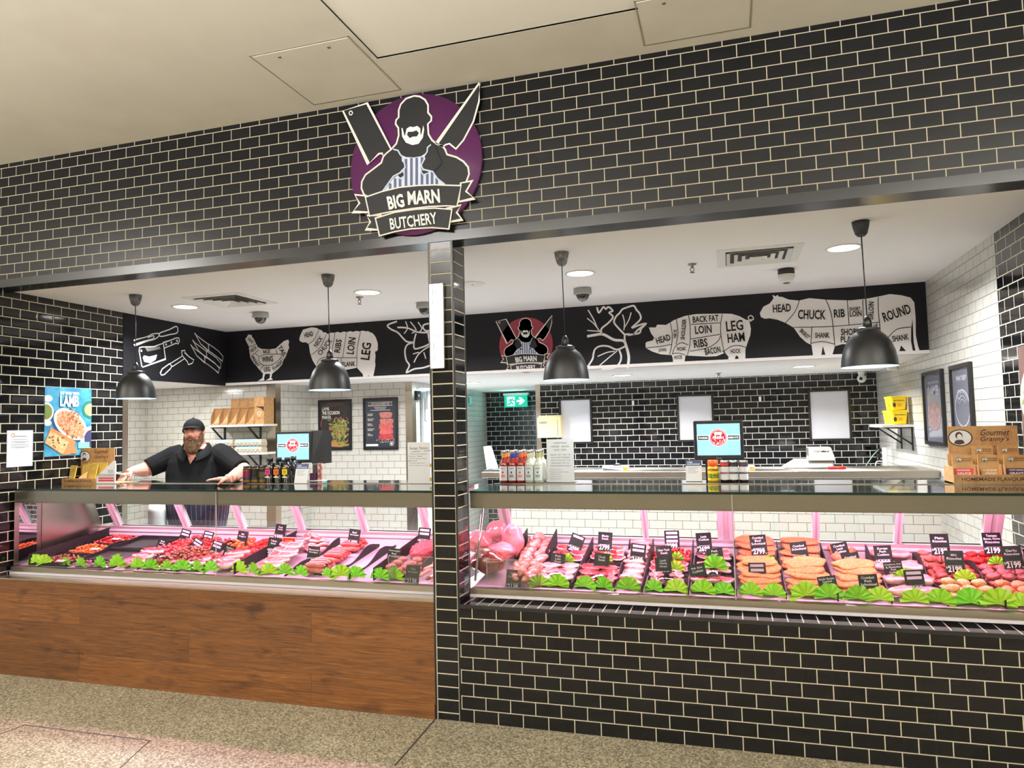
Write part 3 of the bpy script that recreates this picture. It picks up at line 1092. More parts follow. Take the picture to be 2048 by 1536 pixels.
for pts, w in (([(1298, 938), (1308, 860), (1290, 780), (1268, 738), (1200, 730), (1120, 690), (1060, 695), (1003, 705)], wl * 1.5), ([(1280, 745), (1282, 692), (1340, 690), (1372, 660), (1425, 618)], wl),
               ([(1112, 690), (1108, 650), (1160, 605), (1192, 562), (1165, 532), (1190, 518), (1160, 490), (1140, 505), (1122, 490), (1090, 532), (1075, 492)], wl), ([(1278, 692), (1228, 640), (1200, 600), (1215, 560), (1240, 535), (1260, 508), (1290, 495), (1310, 488), (1345, 482), (1365, 512), (1388, 540), (1392, 582), (1330, 642), (1385, 622), (1432, 612), (1398, 650), (1382, 682), (1300, 696)], wl),
               ([(1272, 660), (1276, 600), (1262, 545)], wl * .6), ([(1275, 642), (1308, 585), (1325, 530)], wl * .6), ([(1280, 778), (1220, 802), (1160, 778), (1100, 776), (1062, 798), (1050, 832), (1042, 872), (1005, 930)], wl), ([(1235, 800), (1252, 850), (1240, 900), (1195, 935), (1110, 942)], wl),
               ([(1090, 922), (1160, 862), (1222, 812)], wl * .6), ([(1080, 852), (1150, 822), (1205, 815)], wl * .6), ([(1010, 512), (1050, 580), (1082, 650), (1112, 682)], wl * .7), ([(1003, 572), (1050, 610), (1082, 650)], wl * .6), ([(1003, 662), (1095, 668)], wl * .6)):
    T6.line(m, pts, w, 1, sm=5)
m.build('parsley_drawing', mu)

# pig: its front part on one tracing, its rear on the next
T7 = Trace(1400, 430, 2048 / 648, FM, NM, mu_gap)
def to7(x, y):
    return ((900 + x * 560 / 2048 - 1400) * 2048 / 648, (480 + y * 560 / 2048 - 430) * 2048 / 648)
m = MB().use(M_mur)
head = [to7(*q) for q in ((1430, 755), (1440, 745), (1482, 735), (1494, 715), (1470, 682), (1455, 640), (1505, 640), (1515, 620), (1552, 620), (1580, 622), (1640, 585), (1720, 555), (1800, 542), (1900, 540), (1990, 538))]
tailp = [(200, 625), (250, 640), (290, 662), (312, 672), (322, 720), (318, 760), (303, 800), (287, 850), (287, 920), (250, 925), (240, 893), (227, 888), (215, 926), (185, 930), (175, 890), (150, 862), (130, 850)]
belly = [to7(*q) for q in ((2005, 828), (1950, 850), (1880, 853), (1722, 845), (1712, 912), (1682, 912), (1668, 888), (1660, 912), (1632, 912), (1630, 870), (1622, 842), (1540, 836), (1480, 816), (1432, 790))]
T7.fill(m, head + tailp + belly)
T7.line(m, [(295, 665), (320, 670), (338, 652), (322, 636), (305, 645), (312, 662), (340, 660)], .009, 1, sm=4)
m.use(M_panel)
for pts in ([(1610, 602), (1625, 680), (1622, 770), (1605, 838)], [(1655, 580), (1668, 680), (1652, 765)], [(1745, 552), (1757, 640), (1755, 760), (1736, 845)], [(1762, 618), (1975, 606)], [(1760, 725), (1978, 690)], [(1755, 814), (1880, 790), (1955, 745), (1980, 700)], [(1993, 540), (1979, 620), (1985, 720), (2008, 822), (2040, 858)], [(1434, 790), (1540, 778), (1622, 765)], [(1626, 838), (1645, 785), (1690, 752), (1742, 768)], [(1630, 832), (1675, 828), (1722, 842)]):
    T7.line(m, [to7(*q) for q in pts], w1, 2, sm=4)
T7.line(m, [(150, 862), (200, 830), (250, 826), (292, 838)], w1, 2, sm=4)
k6 = 560 / 2048 * 2048 / 648
for t, x, y, w, h, a in (('HEAD', 1560, 725, 106, 46, -17), ('JOWL', 1555, 808, 60, 28, -3), ('NECK', 1647, 685, 62, 24, -87), ('SHOULDER', 1708, 654, 150, 31, -85), ('BACK FAT', 1870, 577, 190, 46, -4), ('LOIN', 1853, 655, 122, 60, -4), ('RIBS', 1833, 755, 100, 60, -8), ('BACON', 1921, 810, 115, 48, -10), ('PICNIC', 1695, 797, 66, 26, -4), ('HOCK', 1670, 858, 60, 28, -3)):
    xx, yy = to7(x, y)
    T7.text(m, t, xx, yy, w * k6, h * k6, a, 3)
for t, x, y, w, h, a in (('LEG', 218, 700, 108, 66, -6), ('HAM', 228, 775, 108, 58, -6), ('HOCK', 225, 861, 64, 28, -3)):
    T7.text(m, t, x, y, w, h, a, 3)
m.build('pig_chart', mu)
m = MB().use(M_mur)
T7.fill(m, [(378, 620), (400, 580), (440, 560), (465, 528), (457, 505), (478, 515), (490, 505), (497, 516), (520, 518), (560, 535), (625, 541), (690, 526), (740, 530), (800, 536), (950, 540), (1060, 528), (1130, 515), (1200, 500), (1270, 507), (1330, 522), (1354, 552), (1362, 640), (1364, 760), (1378, 830), (1388, 858),
             (1362, 860), (1350, 800), (1343, 655), (1334, 722), (1334, 800), (1345, 860), (1305, 863), (1270, 824), (1258, 866), (1215, 868), (1195, 800), (1150, 770), (1090, 800), (1000, 818), (900, 816), (852, 830), (835, 890), (795, 891), (776, 828), (765, 893), (715, 895), (705, 822), (672, 806), (632, 770), (592, 712), (540, 682), (490, 662), (440, 653), (410, 656), (385, 645)])
m.use(M_panel)
for pts in ([(628, 540), (600, 612), (540, 682)], [(795, 536), (825, 610), (840, 700), (852, 828)], [(592, 711), (850, 704), (1130, 678)], [(930, 540), (942, 694)], [(1028, 535), (1033, 690)], [(1125, 520), (1128, 620), (1142, 760)], [(707, 711), (700, 818)], [(700, 812), (770, 800), (848, 816)], [(1185, 778), (1245, 722), (1334, 708)]):
    T7.line(m, pts, w1, 2, sm=4)
for t, x, y, w, h, a in (('HEAD', 517, 589, 114, 50, -4), ('CHUCK', 706, 630, 175, 60, 1), ('RIB', 880, 622, 70, 52, -4), ('SHORT', 979, 594, 70, 24, -3), ('LOIN', 983, 624, 74, 36, -3), ('SIRLOIN', 1080, 605, 112, 36, -87), ('ROUND', 1242, 620, 182, 62, -19), ('BRISKET', 662, 752, 74, 26, 44), ('SHANK', 773, 761, 92, 34, -1), ('SHORT', 952, 739, 124, 42, -2), ('PLATE', 945, 785, 112, 38, -2), ('FLANK', 1085, 728, 110, 40, -30), ('SHANK', 1266, 777, 104, 38, -9)):
    T7.text(m, t, x, y, w, h, a, 3)
m.build('cow_chart', mu)

# kitchen tools drawn on the short left return of the mural
LXF = lambda px, py: (lambda p: V((lx(p.y) + .002, p.y, p.z)))(onX(px, py, lx(2.0)))
T4 = Trace(0, 540, 2048 / 480, LXF, (1, 0.06, 0), .0016)
tm = thing('tool_mural', 'black left return of the mural with white drawings of knives and a cleaver', 'mural', (lx(2), 2.0, 2.6))
skew(MB().use(M_panel), 1.277, 2.805, ZL + .002, ZC - .002, .001, .0012).build('panel', tm)
m = MB().use(M_mur)
wt = .011
for pts, c in (([(1125, 607), (1135, 597), (1240, 570), (1285, 548), (1340, 542), (1348, 560), (1310, 590), (1230, 612), (1140, 645), (1133, 636), (1225, 605), (1290, 588), (1302, 570), (1290, 562), (1245, 578)], 0), ([(1352, 540), (1440, 508), (1495, 482), (1512, 492), (1515, 522), (1500, 540), (1440, 552), (1362, 568)], 1)):
    T4.line(m, pts, wt, 1, bool(c), sm=3)
T4.line(m, [(1168, 690), (1172, 665), (1195, 658), (1300, 655), (1385, 625), (1405, 760), (1200, 830), (1192, 820)], wt, 1, True)
T4.line(m, [(1385, 620), (1450, 600), (1500, 580), (1525, 580), (1530, 605), (1518, 630), (1500, 625), (1390, 668)], wt, 1, True)
for i in range(12):
    T4.line(m, [(1225 + i * 11, 664 - i), (1248 + i * 10, 696 - i * 2)], .004, 1)
T4.fill(m, [(1200, 748), (1212, 730), (1260, 740), (1300, 730), (1330, 722), (1318, 765), (1270, 796), (1215, 785)])
for c in ((1188, 690), (1410, 636), (1458, 620), (1508, 604)):
    p = T4.P(*c, 1)
    m.disc(p, V((0, .012, 0)), V((0, 0, .012)), 10)
T4.line(m, [(1358, 880), (1375, 845), (1440, 800), (1462, 820), (1450, 842), (1395, 892), (1368, 898)], wt, 1, True)
T4.line(m, [(1445, 800), (1555, 735)], wt * .8, 1)
T4.line(m, [(1465, 825), (1578, 755)], wt * .8, 1)
T4.line(m, [(1550, 690), (1580, 685), (1578, 705), (1615, 740), (1660, 768), (1645, 795), (1610, 808), (1600, 780), (1570, 748), (1552, 725)], wt, 1, True)
for dx, dy in ((0, 0), (-18, 60), (-35, 100)):
    T4.line(m, [(1665 + dx, 535 + dy), (1700 + dx, 570 + dy), (1788 + dx, 632 + dy), (1792 + dx, 690 + dy), (1720 + dx, 630 + dy)], wt * .8, 1, True)
    T4.line(m, [(1790 + dx, 630 + dy), (1830 + dx, 655 + dy), (1880 + dx, 690 + dy), (1922 + dx, 738 + dy), (1915 + dx, 778 + dy), (1875 + dx, 745 + dy), (1830 + dx, 712 + dy), (1795 + dx, 690 + dy)], wt * .8, 1, True)
m.build('tool_drawing', tm)

# lit vertical sign on the column
p0, p1 = onY(865, 570, -.012), onY(889, 737, -.012)
ls = thing('light_box', 'tall narrow glowing white BUTCHER light box on the tiled column', 'sign', ((p0.x + p1.x) / 2, 0, p1.z))
xa, xb, za, zb = 3.557, 3.645, 2.13, 2.655
MB().use(M_steel2).box((xa - .004, -.036, za - .004), (xb + .004, -.003, zb + .004)).build('casing', ls, bevel=.006)
b = MB().use(mat('light_box_face', (255, 255, 255), .4, emit=1.5))
b.box((xa, -.042, za), (xb, -.034, zb))
b.build('face', ls, bevel=.006)
M_ll = mat('light_box_letter', (150, 154, 158), .5, emit=.35, ecol=(200, 205, 212))
for i, ch in enumerate('BUTCHER'):
    z = zb - .048 - i * .069
    MB().use(M_ll).text(ch, V((xa + .022, -.0425, z - .022)), V((.034, 0, 0)), V((0, 0, .044)), -.012).build('letter', ls)

# ------------------------------------------------------------------ refrigerated display cases
G_front = glassy('case_glass', (.99, 1, .99), .55)
G_rear = glassy('rear_glass', (.93, .96, .95), .9, mirror=.06)
G_acr = glassy('acrylic', (.90, .90, .90), 1.0, mirror=.04)
M_top = mat('glass_top_dark', (34, 44, 40), .025, spec=.9, coat=1)
M_edge = mat('glass_edge_green', (6, 34, 28), .2)
M_deck = mat('case_deck', (186, 178, 184), .5, .15)
M_case = mat('case_white_metal', (226, 218, 220), .35)
M_case2 = mat('case_rail_metal', (205, 195, 196), .3, .5)
M_tube = mat('pink_tube', (255, 190, 225), .5, emit=5, ecol=(255, 150, 205))
YB, ZB, YT, ZTP = 1.0, .955, .815, 1.30           # sloping rear doors: foot and head


def rear_at(t):
    return YB + (YT - YB) * t, ZB + (ZTP - ZB) * t


def case(lab, xa, xb, mull, seam, ends):
    t = thing('meat_display_case', lab, 'display case', ((xa + xb) / 2, .6, .70))
    MB().use(M_steel).box((xa, .145, .706), (xb, .2, .757)).build('base_rail', t)
    MB().use(M_case).box((xa, .136, .706), (xb, .146, .722)).build('ledge_reflection', t)  # pale strip standing in for the pink reflection along the ledge
    m = MB().use(M_deck)
    m.hexa([(xa, .2, .706), (xb, .2, .706), (xb, 1.08, .706), (xa, 1.08, .706)], [(xa, .2, deckz(.2, -.008)), (xb, .2, deckz(.2, -.008)), (xb, 1.08, deckz(1.08, -.008)), (xa, 1.08, deckz(1.08, -.008))])
    m.build('deck', t)
    xs = [xa] + seam + [xb]
    for a, b in zip(xs[:-1], xs[1:]):
        g = MB().use(G_front)
        g.add([(a + .002, .165, .757), (b - .002, .165, .757), (b - .002, .165, 1.345), (a + .002, .165, 1.345)], [(0, 1, 2, 3)])
        g.build('front_glass', t)
    for x in seam:
        MB().use(M_case2).box((x - .0025, .163, .757), (x + .0025, .168, 1.345)).build('glass_joint', t)
    MB().use(M_steel).box((xa, .172, 1.255), (xb, .19, 1.344)).box((xa, .172, 1.25), (xb, .30, 1.256)).build('top_band', t)
    MB().use(M_top).box((xa, .165, 1.345), (xb, 1.0, 1.36)).build('glass_top', t)
    MB().use(M_edge).box((xa, .161, 1.346), (xb, .165, 1.36)).build('glass_edge', t)
    MB().use(M_steel2).box((xa, .655, 1.36), (xb, .675, 1.364)).build('top_strip', t)
    m = MB().use(M_case)
    m.box((xa, .955, deckz(.955) - .01), (xb, 1.09, .935))
    m.use(M_case2).box((xa, .965, .935), (xb, 1.09, .958))
    m.box((xa, .948, .915), (xb, .955, .921))
    m.build('rear_rail', t)
    m = MB().use(M_case)
    m.box((xa, .78, 1.29), (xb, .86, 1.345))
    m.build('rear_head', t)
    mm = []
    for px, w in mull:
        x = onY(px, 1060, .96).x
        mm.append((x, w))
        (y0, z0), (y1, z1) = rear_at(-.02), rear_at(1)
        b = MB().use(M_case)
        for k, (u0, u1, d) in enumerate(((-w, -w * .3, 0), (-w * .3, w * .35, .012), (w * .35, w, .003))):
            b.hexa([(x + u0, y0 + d, z0), (x + u1, y0 + d, z0), (x + u1, y0 + .05, z0), (x + u0, y0 + .05, z0)],
                   [(x + u0, y1 + d, z1), (x + u1, y1 + d, z1), (x + u1, y1 + .05, z1), (x + u0, y1 + .05, z1)])
        b.build('mullion', t)
    for (x0, w0), (x1, w1_) in zip(mm[:-1], mm[1:]):
        a, b = x0 + w0, x1 - w1_
        (y0, z0), (y1, z1) = rear_at(.0), rear_at(1)
        d = .03
        g = MB().use(G_rear)
        g.add([(a, y0 + d, z0), (b, y0 + d, z0), (b, y1 + d, z1), (a, y1 + d, z1)], [(0, 1, 2, 3)])
        g.use(M_black)
        y2, z2 = rear_at(.03)
        g.add([(a, y0 + d - .004, z0), (b, y0 + d - .004, z0), (b, y2 + d - .004, z2), (a, y2 + d - .004, z2)], [(0, 1, 2, 3)])
        g.build('rear_door', t)
    MB().use(M_tube).tube([(xa + .1, .60, 1.334), (xb - .1, .60, 1.334)], .010, 10).build('light_tube', t)
    for kind, x in ends:
        e = MB()
        if kind == 'steel':
            e.use(M_steel2).add([(x, .40, .76), (x, 1.03, .86), (x, .84, 1.345), (x, .40, 1.345)], [(0, 1, 2, 3)])
            e.use(M_steel).add([(x, .168, .76), (x, .21, .76), (x, .21, 1.345), (x, .168, 1.345)], [(0, 1, 2, 3)])
            e.add([(x, .36, .76), (x, .40, .76), (x, .40, 1.345), (x, .36, 1.345)], [(0, 1, 2, 3)])
            e.add([(x, .21, 1.245), (x, .36, 1.245), (x, .36, 1.345), (x, .21, 1.345)], [(0, 1, 2, 3)])
            e.use(M_black).box((x, .399, .78), (x + .002, .403, 1.345))
            e.build('end_panel', t)
            MB().use(mat('mirror', (225, 225, 225), .02, 1)).add([(x, .21, .76), (x, .36, .76), (x, .36, 1.245), (x, .21, 1.245)], [(0, 1, 2, 3)]).build('end_mirror', t)
        elif kind == 'glass':
            e.use(G_front).add([(x, .168, .76), (x, 1.03, .86), (x, .84, 1.345), (x, .168, 1.345)], [(0, 1, 2, 3)])
            e.build('end_glass', t)
    return t


CL = case('long left refrigerated meat case on the oak boarded plinth', -.10, 3.532, [(228, .03), (365, .028), (478, .028), (597, .03), (724, .028), (850, .03)], [onY(432, 1080, .165).x], [('steel', -.097)])
CR = case('long right refrigerated meat case behind the black tiled plinth', 3.722, 6.975, [(1012, .042), (1290, .02), (1452, .055), (1632, .022), (1797, .022), (1985, .05)], [onY(1467, 1080, .165).x], [('glass', 3.726)])
MB().use(M_chrome).tube([(3.735, .20, .79), (3.735, .42, 1.34)], .008, 8).build('end_rod', CR)
for xa, xb in ((.1, 1.7), (1.8, 3.4), (3.85, 5.25), (5.4, 6.85)):
    L = area('case_light', ((xa + xb) / 2, .56, 1.325), (xb - xa, .05), 24, (1, .42, .66), (math.radians(2), 0, 0))

# ------------------------------------------------------------------ meat
def meat(name, c1, c2, ns=40, rough=.3, coat=.35, bump=.25, bs=120, lo=.4, hi=.65):
    return mat(name, c1, rough, col2=c2, nscale=ns, coat=coat, bump=bump, bscale=bs, lo=lo, hi=hi)


M_beef = meat('beef', (166, 34, 44), (206, 92, 92), 26)
M_beefd = meat('beef_dark', (140, 28, 36), (188, 66, 66), 26)
M_pork = meat('pork', (222, 132, 128), (236, 172, 164), 22)
M_lamb = meat('lamb', (196, 76, 80), (226, 140, 134), 24)
M_fat = meat('fat', (228, 172, 160), (238, 200, 186), 20)
M_ham = meat('vacuum_ham', (226, 128, 138), (236, 160, 160), 8, .15, .9, .15, 14)
M_corned = meat('corned_beef', (110, 48, 38), (150, 76, 56), 40, .2, .8, .2, 40)
M_crumb = meat('crumb', (222, 118, 66), (240, 158, 102), 90, .75, 0, .8, 260)
M_crumb2 = meat('crumb_golden', (214, 128, 66), (236, 166, 98), 90, .75, 0, .8, 260)
M_rpink = meat('rissole_pink', (228, 112, 96), (240, 150, 132), 70, .5, .1, .5, 150)
M_rdark = meat('rissole_barbecue', (128, 34, 26), (160, 60, 42), 70, .4, .2, .6, 150)
M_rred = meat('rissole_red', (200, 30, 32), (226, 64, 56), 70, .4, .2, .5, 150)
M_rpurp = meat('rissole_mauve', (146, 72, 72), (176, 104, 98), 70, .5, .1, .5, 150)
M_rpale = meat('rissole_pale', (236, 172, 112), (244, 200, 146), 70, .55, .1, .5, 150)
M_ror = meat('rissole_orange', (236, 132, 88), (246, 168, 122), 70, .5, .1, .5, 150)
M_rbrown = meat('rissole_beef', (196, 116, 104), (218, 146, 132), 70, .5, .1, .6, 120)
M_saus = meat('sausage_pale', (222, 134, 120), (236, 164, 148), 30, .25, .5, .1)
M_sausr = meat('sausage_red', (204, 70, 66), (224, 100, 92), 30, .25, .5, .1)
M_sausb = meat('sausage_beef', (196, 100, 88), (216, 132, 116), 30, .25, .5, .1)
M_sausc = meat('sausage_crumbed', (232, 124, 82), (244, 158, 116), 90, .75, 0, .8, 260)
M_mince = meat('mince', (206, 64, 74), (228, 104, 108), 110, .4, .2, 1.0, 160)
M_chick = meat('chicken', (238, 150, 140), (246, 184, 170), 14)
M_dbrown = meat('dice_brown', (122, 52, 34), (170, 92, 60), 50, .2, .8)
M_dorange = meat('dice_orange', (226, 98, 34), (240, 136, 66), 50, .2, .6)
M_dred = meat('dice_red', (186, 36, 36), (214, 84, 70), 50, .25, .6)
M_onion = meat('onion', (128, 44, 86), (206, 170, 186), 30)
M_bone = mat('bone', (236, 214, 196), .5)
M_film = glassy('cling_film', (1, 1, 1), 1.3, .06, 1.4)


def slab_mesh(name, seed, a, b, th, top, edge=None, wob=.16, dome=.25, eye=None):
    m = MB()
    N = 22
    o = V((seed * 3.7, seed * 1.9, 0))
    R = [1 + wob * noise.noise(V((math.cos(2 * PI * i / N), math.sin(2 * PI * i / N), 0)) * 1.3 + o) * 1.6 for i in range(N)]

    def rg(k, z, bulge=0):
        return [V((a * R[i] * k * math.cos(2 * PI * i / N), b * R[i] * k * math.sin(2 * PI * i / N), z + bulge * noise.noise(V((i * .9, z * 30, seed))))) for i in range(N)]
    rings = [rg(.8, 0), rg(.97, th * .2), rg(1, th * .55), rg(.94, th * .9, th * .1), rg(.84, th, th * .15), rg(.45, th * (1 + dome), th * .3)]
    vs = [v for q in rings for v in q]
    for j in range(len(rings) - 1):
        m.use(edge if (edge and j < 4) else top)
        b0 = len(m.v) if j == 0 else None
        if j == 0:
            m.add(vs, [])
        for i in range(N):
            k = (i + 1) % N
            m.f.append((j * N + i, j * N + k, (j + 1) * N + k, (j + 1) * N + i))
            m.mi.append(m.cur)
            m.sm.append(True)
    m.use(top)
    m.f.append(tuple((len(rings) - 1) * N + i for i in range(N)))
    m.mi.append(m.cur)
    m.sm.append(True)
    m.f.append(tuple(reversed(range(N))))
    m.mi.append(m.cur)
    m.sm.append(True)
    if eye:
        m.use(eye)
        z = th * (1 + dome) + .0015
        m.stroke([V((-a * .5, b * .75, z)), V((-a * .1, b * .1, z + .001)), V((0, -b * .8, z))], .007, V((0, 0, 1)))
        m.stroke([V((-a * .1, b * .1, z + .001)), V((a * .8, b * .25, z - .002))], .006, V((0, 0, 1)))
    return m.mesh(name)


def saus_mesh(name, seed, L, r, bend, mt):
    n = 9
    pts, rad = [], []
    for i in range(n):
        t = i / (n - 1) * 2 - 1
        pts.append(V((t * L / 2, bend * (1 - t * t), r + .15 * r * noise.noise(V((t * 2, seed, 0))))))
        rad.append(r * (1 - abs(t) ** 5) ** .5 * (1 + .06 * noise.noise(V((t * 3, seed * 5, 1)))) if abs(t) < 1 else r * .22)
    return MB().use(mt).tube(pts, rad, 10).mesh(name)


def riss_mesh(name, seed, mt, r=.034, fl=.6):
    return MB().use(mt).ball((0, 0, r * fl), (r, r, r * fl), 3, None, .14, 1.6, seed).mesh(name)


ST = {}
for nm, top, edge, a, b, th, wob, eye in (('steak', M_beef, M_fat, .075, .052, .016, .2, None), ('chuck', M_beefd, M_beefd, .085, .055, .018, .25, None), ('chop', M_pork, M_fat, .08, .055, .02, .22, None),
                                          ('lamb_chop', M_lamb, M_fat, .056, .045, .022, .25, M_bone), ('tbone', M_lamb, M_fat, .105, .062, .022, .22, M_bone), ('cutlet', M_lamb, M_fat, .06, .04, .018, .25, None), ('fillet', M_chick, M_chick, .07, .042, .026, .22, None),
                                          ('schnitzel', M_crumb, None, .120, .082, .016, .2, None), ('schnitzel_golden', M_crumb2, None, .118, .08, .016, .2, None), ('pork_cutlet', M_pork, M_fat, .07, .046, .03, .2, None), ('rump', M_beef, M_fat, .09, .06, .03, .2, None)):
    ST[nm] = [slab_mesh(nm, 3 * i + len(nm), a, b, th, top, edge, wob, .25, eye) for i in range(4)]
RI = {k: [riss_mesh('rissole', i, mt) for i in range(3)] for k, mt in (('pink', M_rpink), ('dark', M_rdark), ('red', M_rred), ('mauve', M_rpurp), ('pale', M_rpale), ('orange', M_ror), ('beef', M_rbrown))}
SA = {k: [saus_mesh('sausage', i, L, r, b, mt) for i in range(4)] for k, mt, L, r, b in (('pale', M_saus, .13, .0175, .012), ('thick', M_saus, .145, .024, .014), ('red', M_sausr, .16, .019, .008), ('beef', M_sausb, .165, .02, .01), ('crumbed', M_sausc, .12, .022, .006), ('thin', M_saus, .15, .014, .01))}
rnd = random.uniform


def shingle(kind, x0, x1, y0, y1, n, label, cat, name, tilt=14, rise=.012, h0=.004, cols=1, rz=0):
    """overlapping slices laid from the back of a tray to its front, each an object of its own"""
    for i in range(n):
        for c in range(cols):
            f = i / max(1, n - 1)
            y = y1 - (y1 - y0) * f
            x = x0 + (x1 - x0) * (c + .5) / cols + rnd(-.008, .008)
            z = deckz(y, h0) + rise * (n - i)
            inst(name, random.choice(ST[kind]), (x, y, z), (math.radians(rnd(tilt - 4, tilt + 5)), math.radians(rnd(-6, 6)), rz + rnd(-.25, .25)), rnd(.94, 1.06), label, cat, label)


def rissoles(kind, x0, x1, y0, y1, label, layers=2, pitch=.058):
    for L in range(layers):
        nx = max(2, int((x1 - x0) / pitch) - (L % 2))
        ny = max(1, int((y1 - y0) / .056) - L)
        for i in range(ny):
            for j in range(nx):
                x = x0 + (x1 - x0) * (j + .5) / nx + rnd(-.005, .005)
                y = y0 + (y1 - y0) * (i + .5 + .25 * L) / ny + rnd(-.005, .005)
                inst('rissole', random.choice(RI[kind]), (x, y, deckz(y, .006 + L * .031)), (rnd(-.2, .2), rnd(-.2, .2), rnd(0, 6)), rnd(.92, 1.08), label, 'rissole', label)


def sausages(kind, x0, x1, y0, y1, n, label, layers=2, rz=0.0, sp=.1, h0=.006):
    for L in range(layers):
        for i in range(n - L):
            y = y0 + (y1 - y0) * (i + .5 + .5 * L) / n
            inst('sausage', random.choice(SA[kind]), ((x0 + x1) / 2 + rnd(-.01, .01), y, deckz(y, h0 + L * .028)), (0, 0, rz + rnd(-sp, sp)), rnd(.95, 1.05), label, 'sausage', label)


def pack(kind, x0, x1, y0, y1, n, label, piece, cols=2):
    """clear film pack: black tray, slices of meat and the film over them"""
    cx, cy_ = (x0 + x1) / 2, (y0 + y1) / 2
    t = thing('meat_pack', label, 'meat pack', (cx, cy_, deckz(cy_)))
    m = MB().use(M_blackm)
    q = [(x0 + .008, y0 + .006), (x1 - .008, y0 + .006), (x1 - .008, y1 - .006), (x0 + .008, y1 - .006)]
    o = [(x0, y0), (x1, y0), (x1, y1), (x0, y1)]
    m.hexa([(x, y, deckz(y, .001)) for x, y in q], [(x, y, deckz(y, .012)) for x, y in o])
    m.build('tray', t)
    for i in range(n):
        for c in range(cols):
            f = (i + .5) / n
            y = y1 - .03 - (y1 - y0 - .07) * f
            x = x0 + (x1 - x0) * (c + .5) / cols + rnd(-.006, .006)
            s = inst(piece, random.choice(ST[kind]), (x - cx, y - cy_, deckz(y, .014) - deckz(cy_) + .010 * (n - i)), (math.radians(rnd(10, 18)), math.radians(rnd(-5, 5)), rnd(-.3, .3)), (x1 - x0) / cols / .15 * rnd(.95, 1.05), None, None)
            s.parent = t
    NX, NY = 8, 7
    vs = []
    for j in range(NY + 1):
        for i in range(NX + 1):
            u, v = i / NX, j / NY
            y = y0 + (y1 - y0) * v
            k = min(1, 3.2 * min(u, 1 - u)) * min(1, 3.2 * min(v, 1 - v))
            vs.append((x0 + (x1 - x0) * u, y, deckz(y, .013 + k * (.040 + .012 * v) + .010 * k * noise.noise(V((u * 3.1, v * 3.7, x0 * 9 + y0))))))
    fs = [(j * (NX + 1) + i, j * (NX + 1) + i + 1, (j + 1) * (NX + 1) + i + 1, (j + 1) * (NX + 1) + i) for j in range(NY) for i in range(NX)]
    MB().use(M_film).add(vs, fs, None, True).build('film', t)
    return t


def heap(mt, x0, x1, y0, y1, h, label, s=.011, n=90, name='diced_meat'):
    m = MB().use(mt)
    for i in range(n):
        u, v = rnd(0, 1), rnd(0, 1)
        y = y0 + (y1 - y0) * v
        k = (1 - abs(2 * u - 1) ** 2) * (1 - abs(2 * v - 1) ** 2)
        m.ball((x0 + (x1 - x0) * u, y, deckz(y, .008 + s * .8 + h * k * rnd(.75, 1))), (s * rnd(.8, 1.4), s * rnd(.8, 1.4), s * rnd(.6, 1)), 1, Matrix.Rotation(rnd(0, 3), 4, 'Z') @ Matrix.Rotation(rnd(0, 3), 4, 'X'), .5, 2, i)
    base = []
    N = 8
    for j in range(N + 1):
        for i in range(N + 1):
            u, v = i / N, j / N
            y = y0 + (y1 - y0) * v
            k = (1 - abs(2 * u - 1) ** 2) * (1 - abs(2 * v - 1) ** 2)
            base.append((x0 + (x1 - x0) * u, y, deckz(y, .004 + h * .85 * k)))
    m.add(base, [(j * (N + 1) + i, j * (N + 1) + i + 1, (j + 1) * (N + 1) + i + 1, (j + 1) * (N + 1) + i) for j in range(N) for i in range(N)], None, True)
    return tag(m.build(name), label, 'meat', None, 'stuff')


def divider(x, y0, y1, h0, h1, label, wave=False, th=.006, steel=False):
    m = MB().use(M_blackm if not steel else M_case2)
    N = 24 if wave else 1
    pr = []
    for i in range(N + 1):
        f = i / N
        y = y0 + (y1 - y0) * f
        h = h0 + (h1 - h0) * f
        if wave:
            h *= .62 + .38 * math.sin(f * 9.4 + x * 5)
        pr.append((y, deckz(y, .001), deckz(y, max(h, .012))))
    vs = [(x + d, y, z) for d in (-th / 2, th / 2) for y, za, zb in pr for z in (za, zb)]
    n2 = 2 * (N + 1)
    fs = []
    for i in range(N):
        a = 2 * i
        fs += [(a, a + 2, a + 3, a + 1), (n2 + a + 1, n2 + a + 3, n2 + a + 2, n2 + a), (a + 1, a + 3, n2 + a + 3, n2 + a + 1)]
    fs += [(0, 1, n2 + 1, n2), (n2 - 2, 2 * n2 - 2, 2 * n2 - 1, n2 - 1)]
    m.add(vs, fs)
    return tag(m.build('tray_divider'), label, 'divider')


def black_tray(x0, x1, y0, y1, label, h=.03, group=None):
    m = MB().use(M_blackm)
    t = .005
    z = lambda y, q: deckz(y, q)
    m.hexa([(x0, y0, z(y0, .001)), (x1, y0, z(y0, .001)), (x1, y1, z(y1, .001)), (x0, y1, z(y1, .001))], [(x0, y0, z(y0, .004)), (x1, y0, z(y0, .004)), (x1, y1, z(y1, .004)), (x0, y1, z(y1, .004))])
    for a, b, c, d in ((x0, x0 + t, y0, y1), (x1 - t, x1, y0, y1), (x0, x1, y0, y0 + t), (x0, x1, y1 - t, y1)):
        m.hexa([(a, c, z(c, .004)), (b, c, z(c, .004)), (b, d, z(d, .004)), (a, d, z(d, .004))], [(a, c, z(c, h)), (b, c, z(c, h)), (b, d, z(d, h)), (a, d, z(d, h))])
    return tag(m.build('meat_tray'), label, 'tray', group)


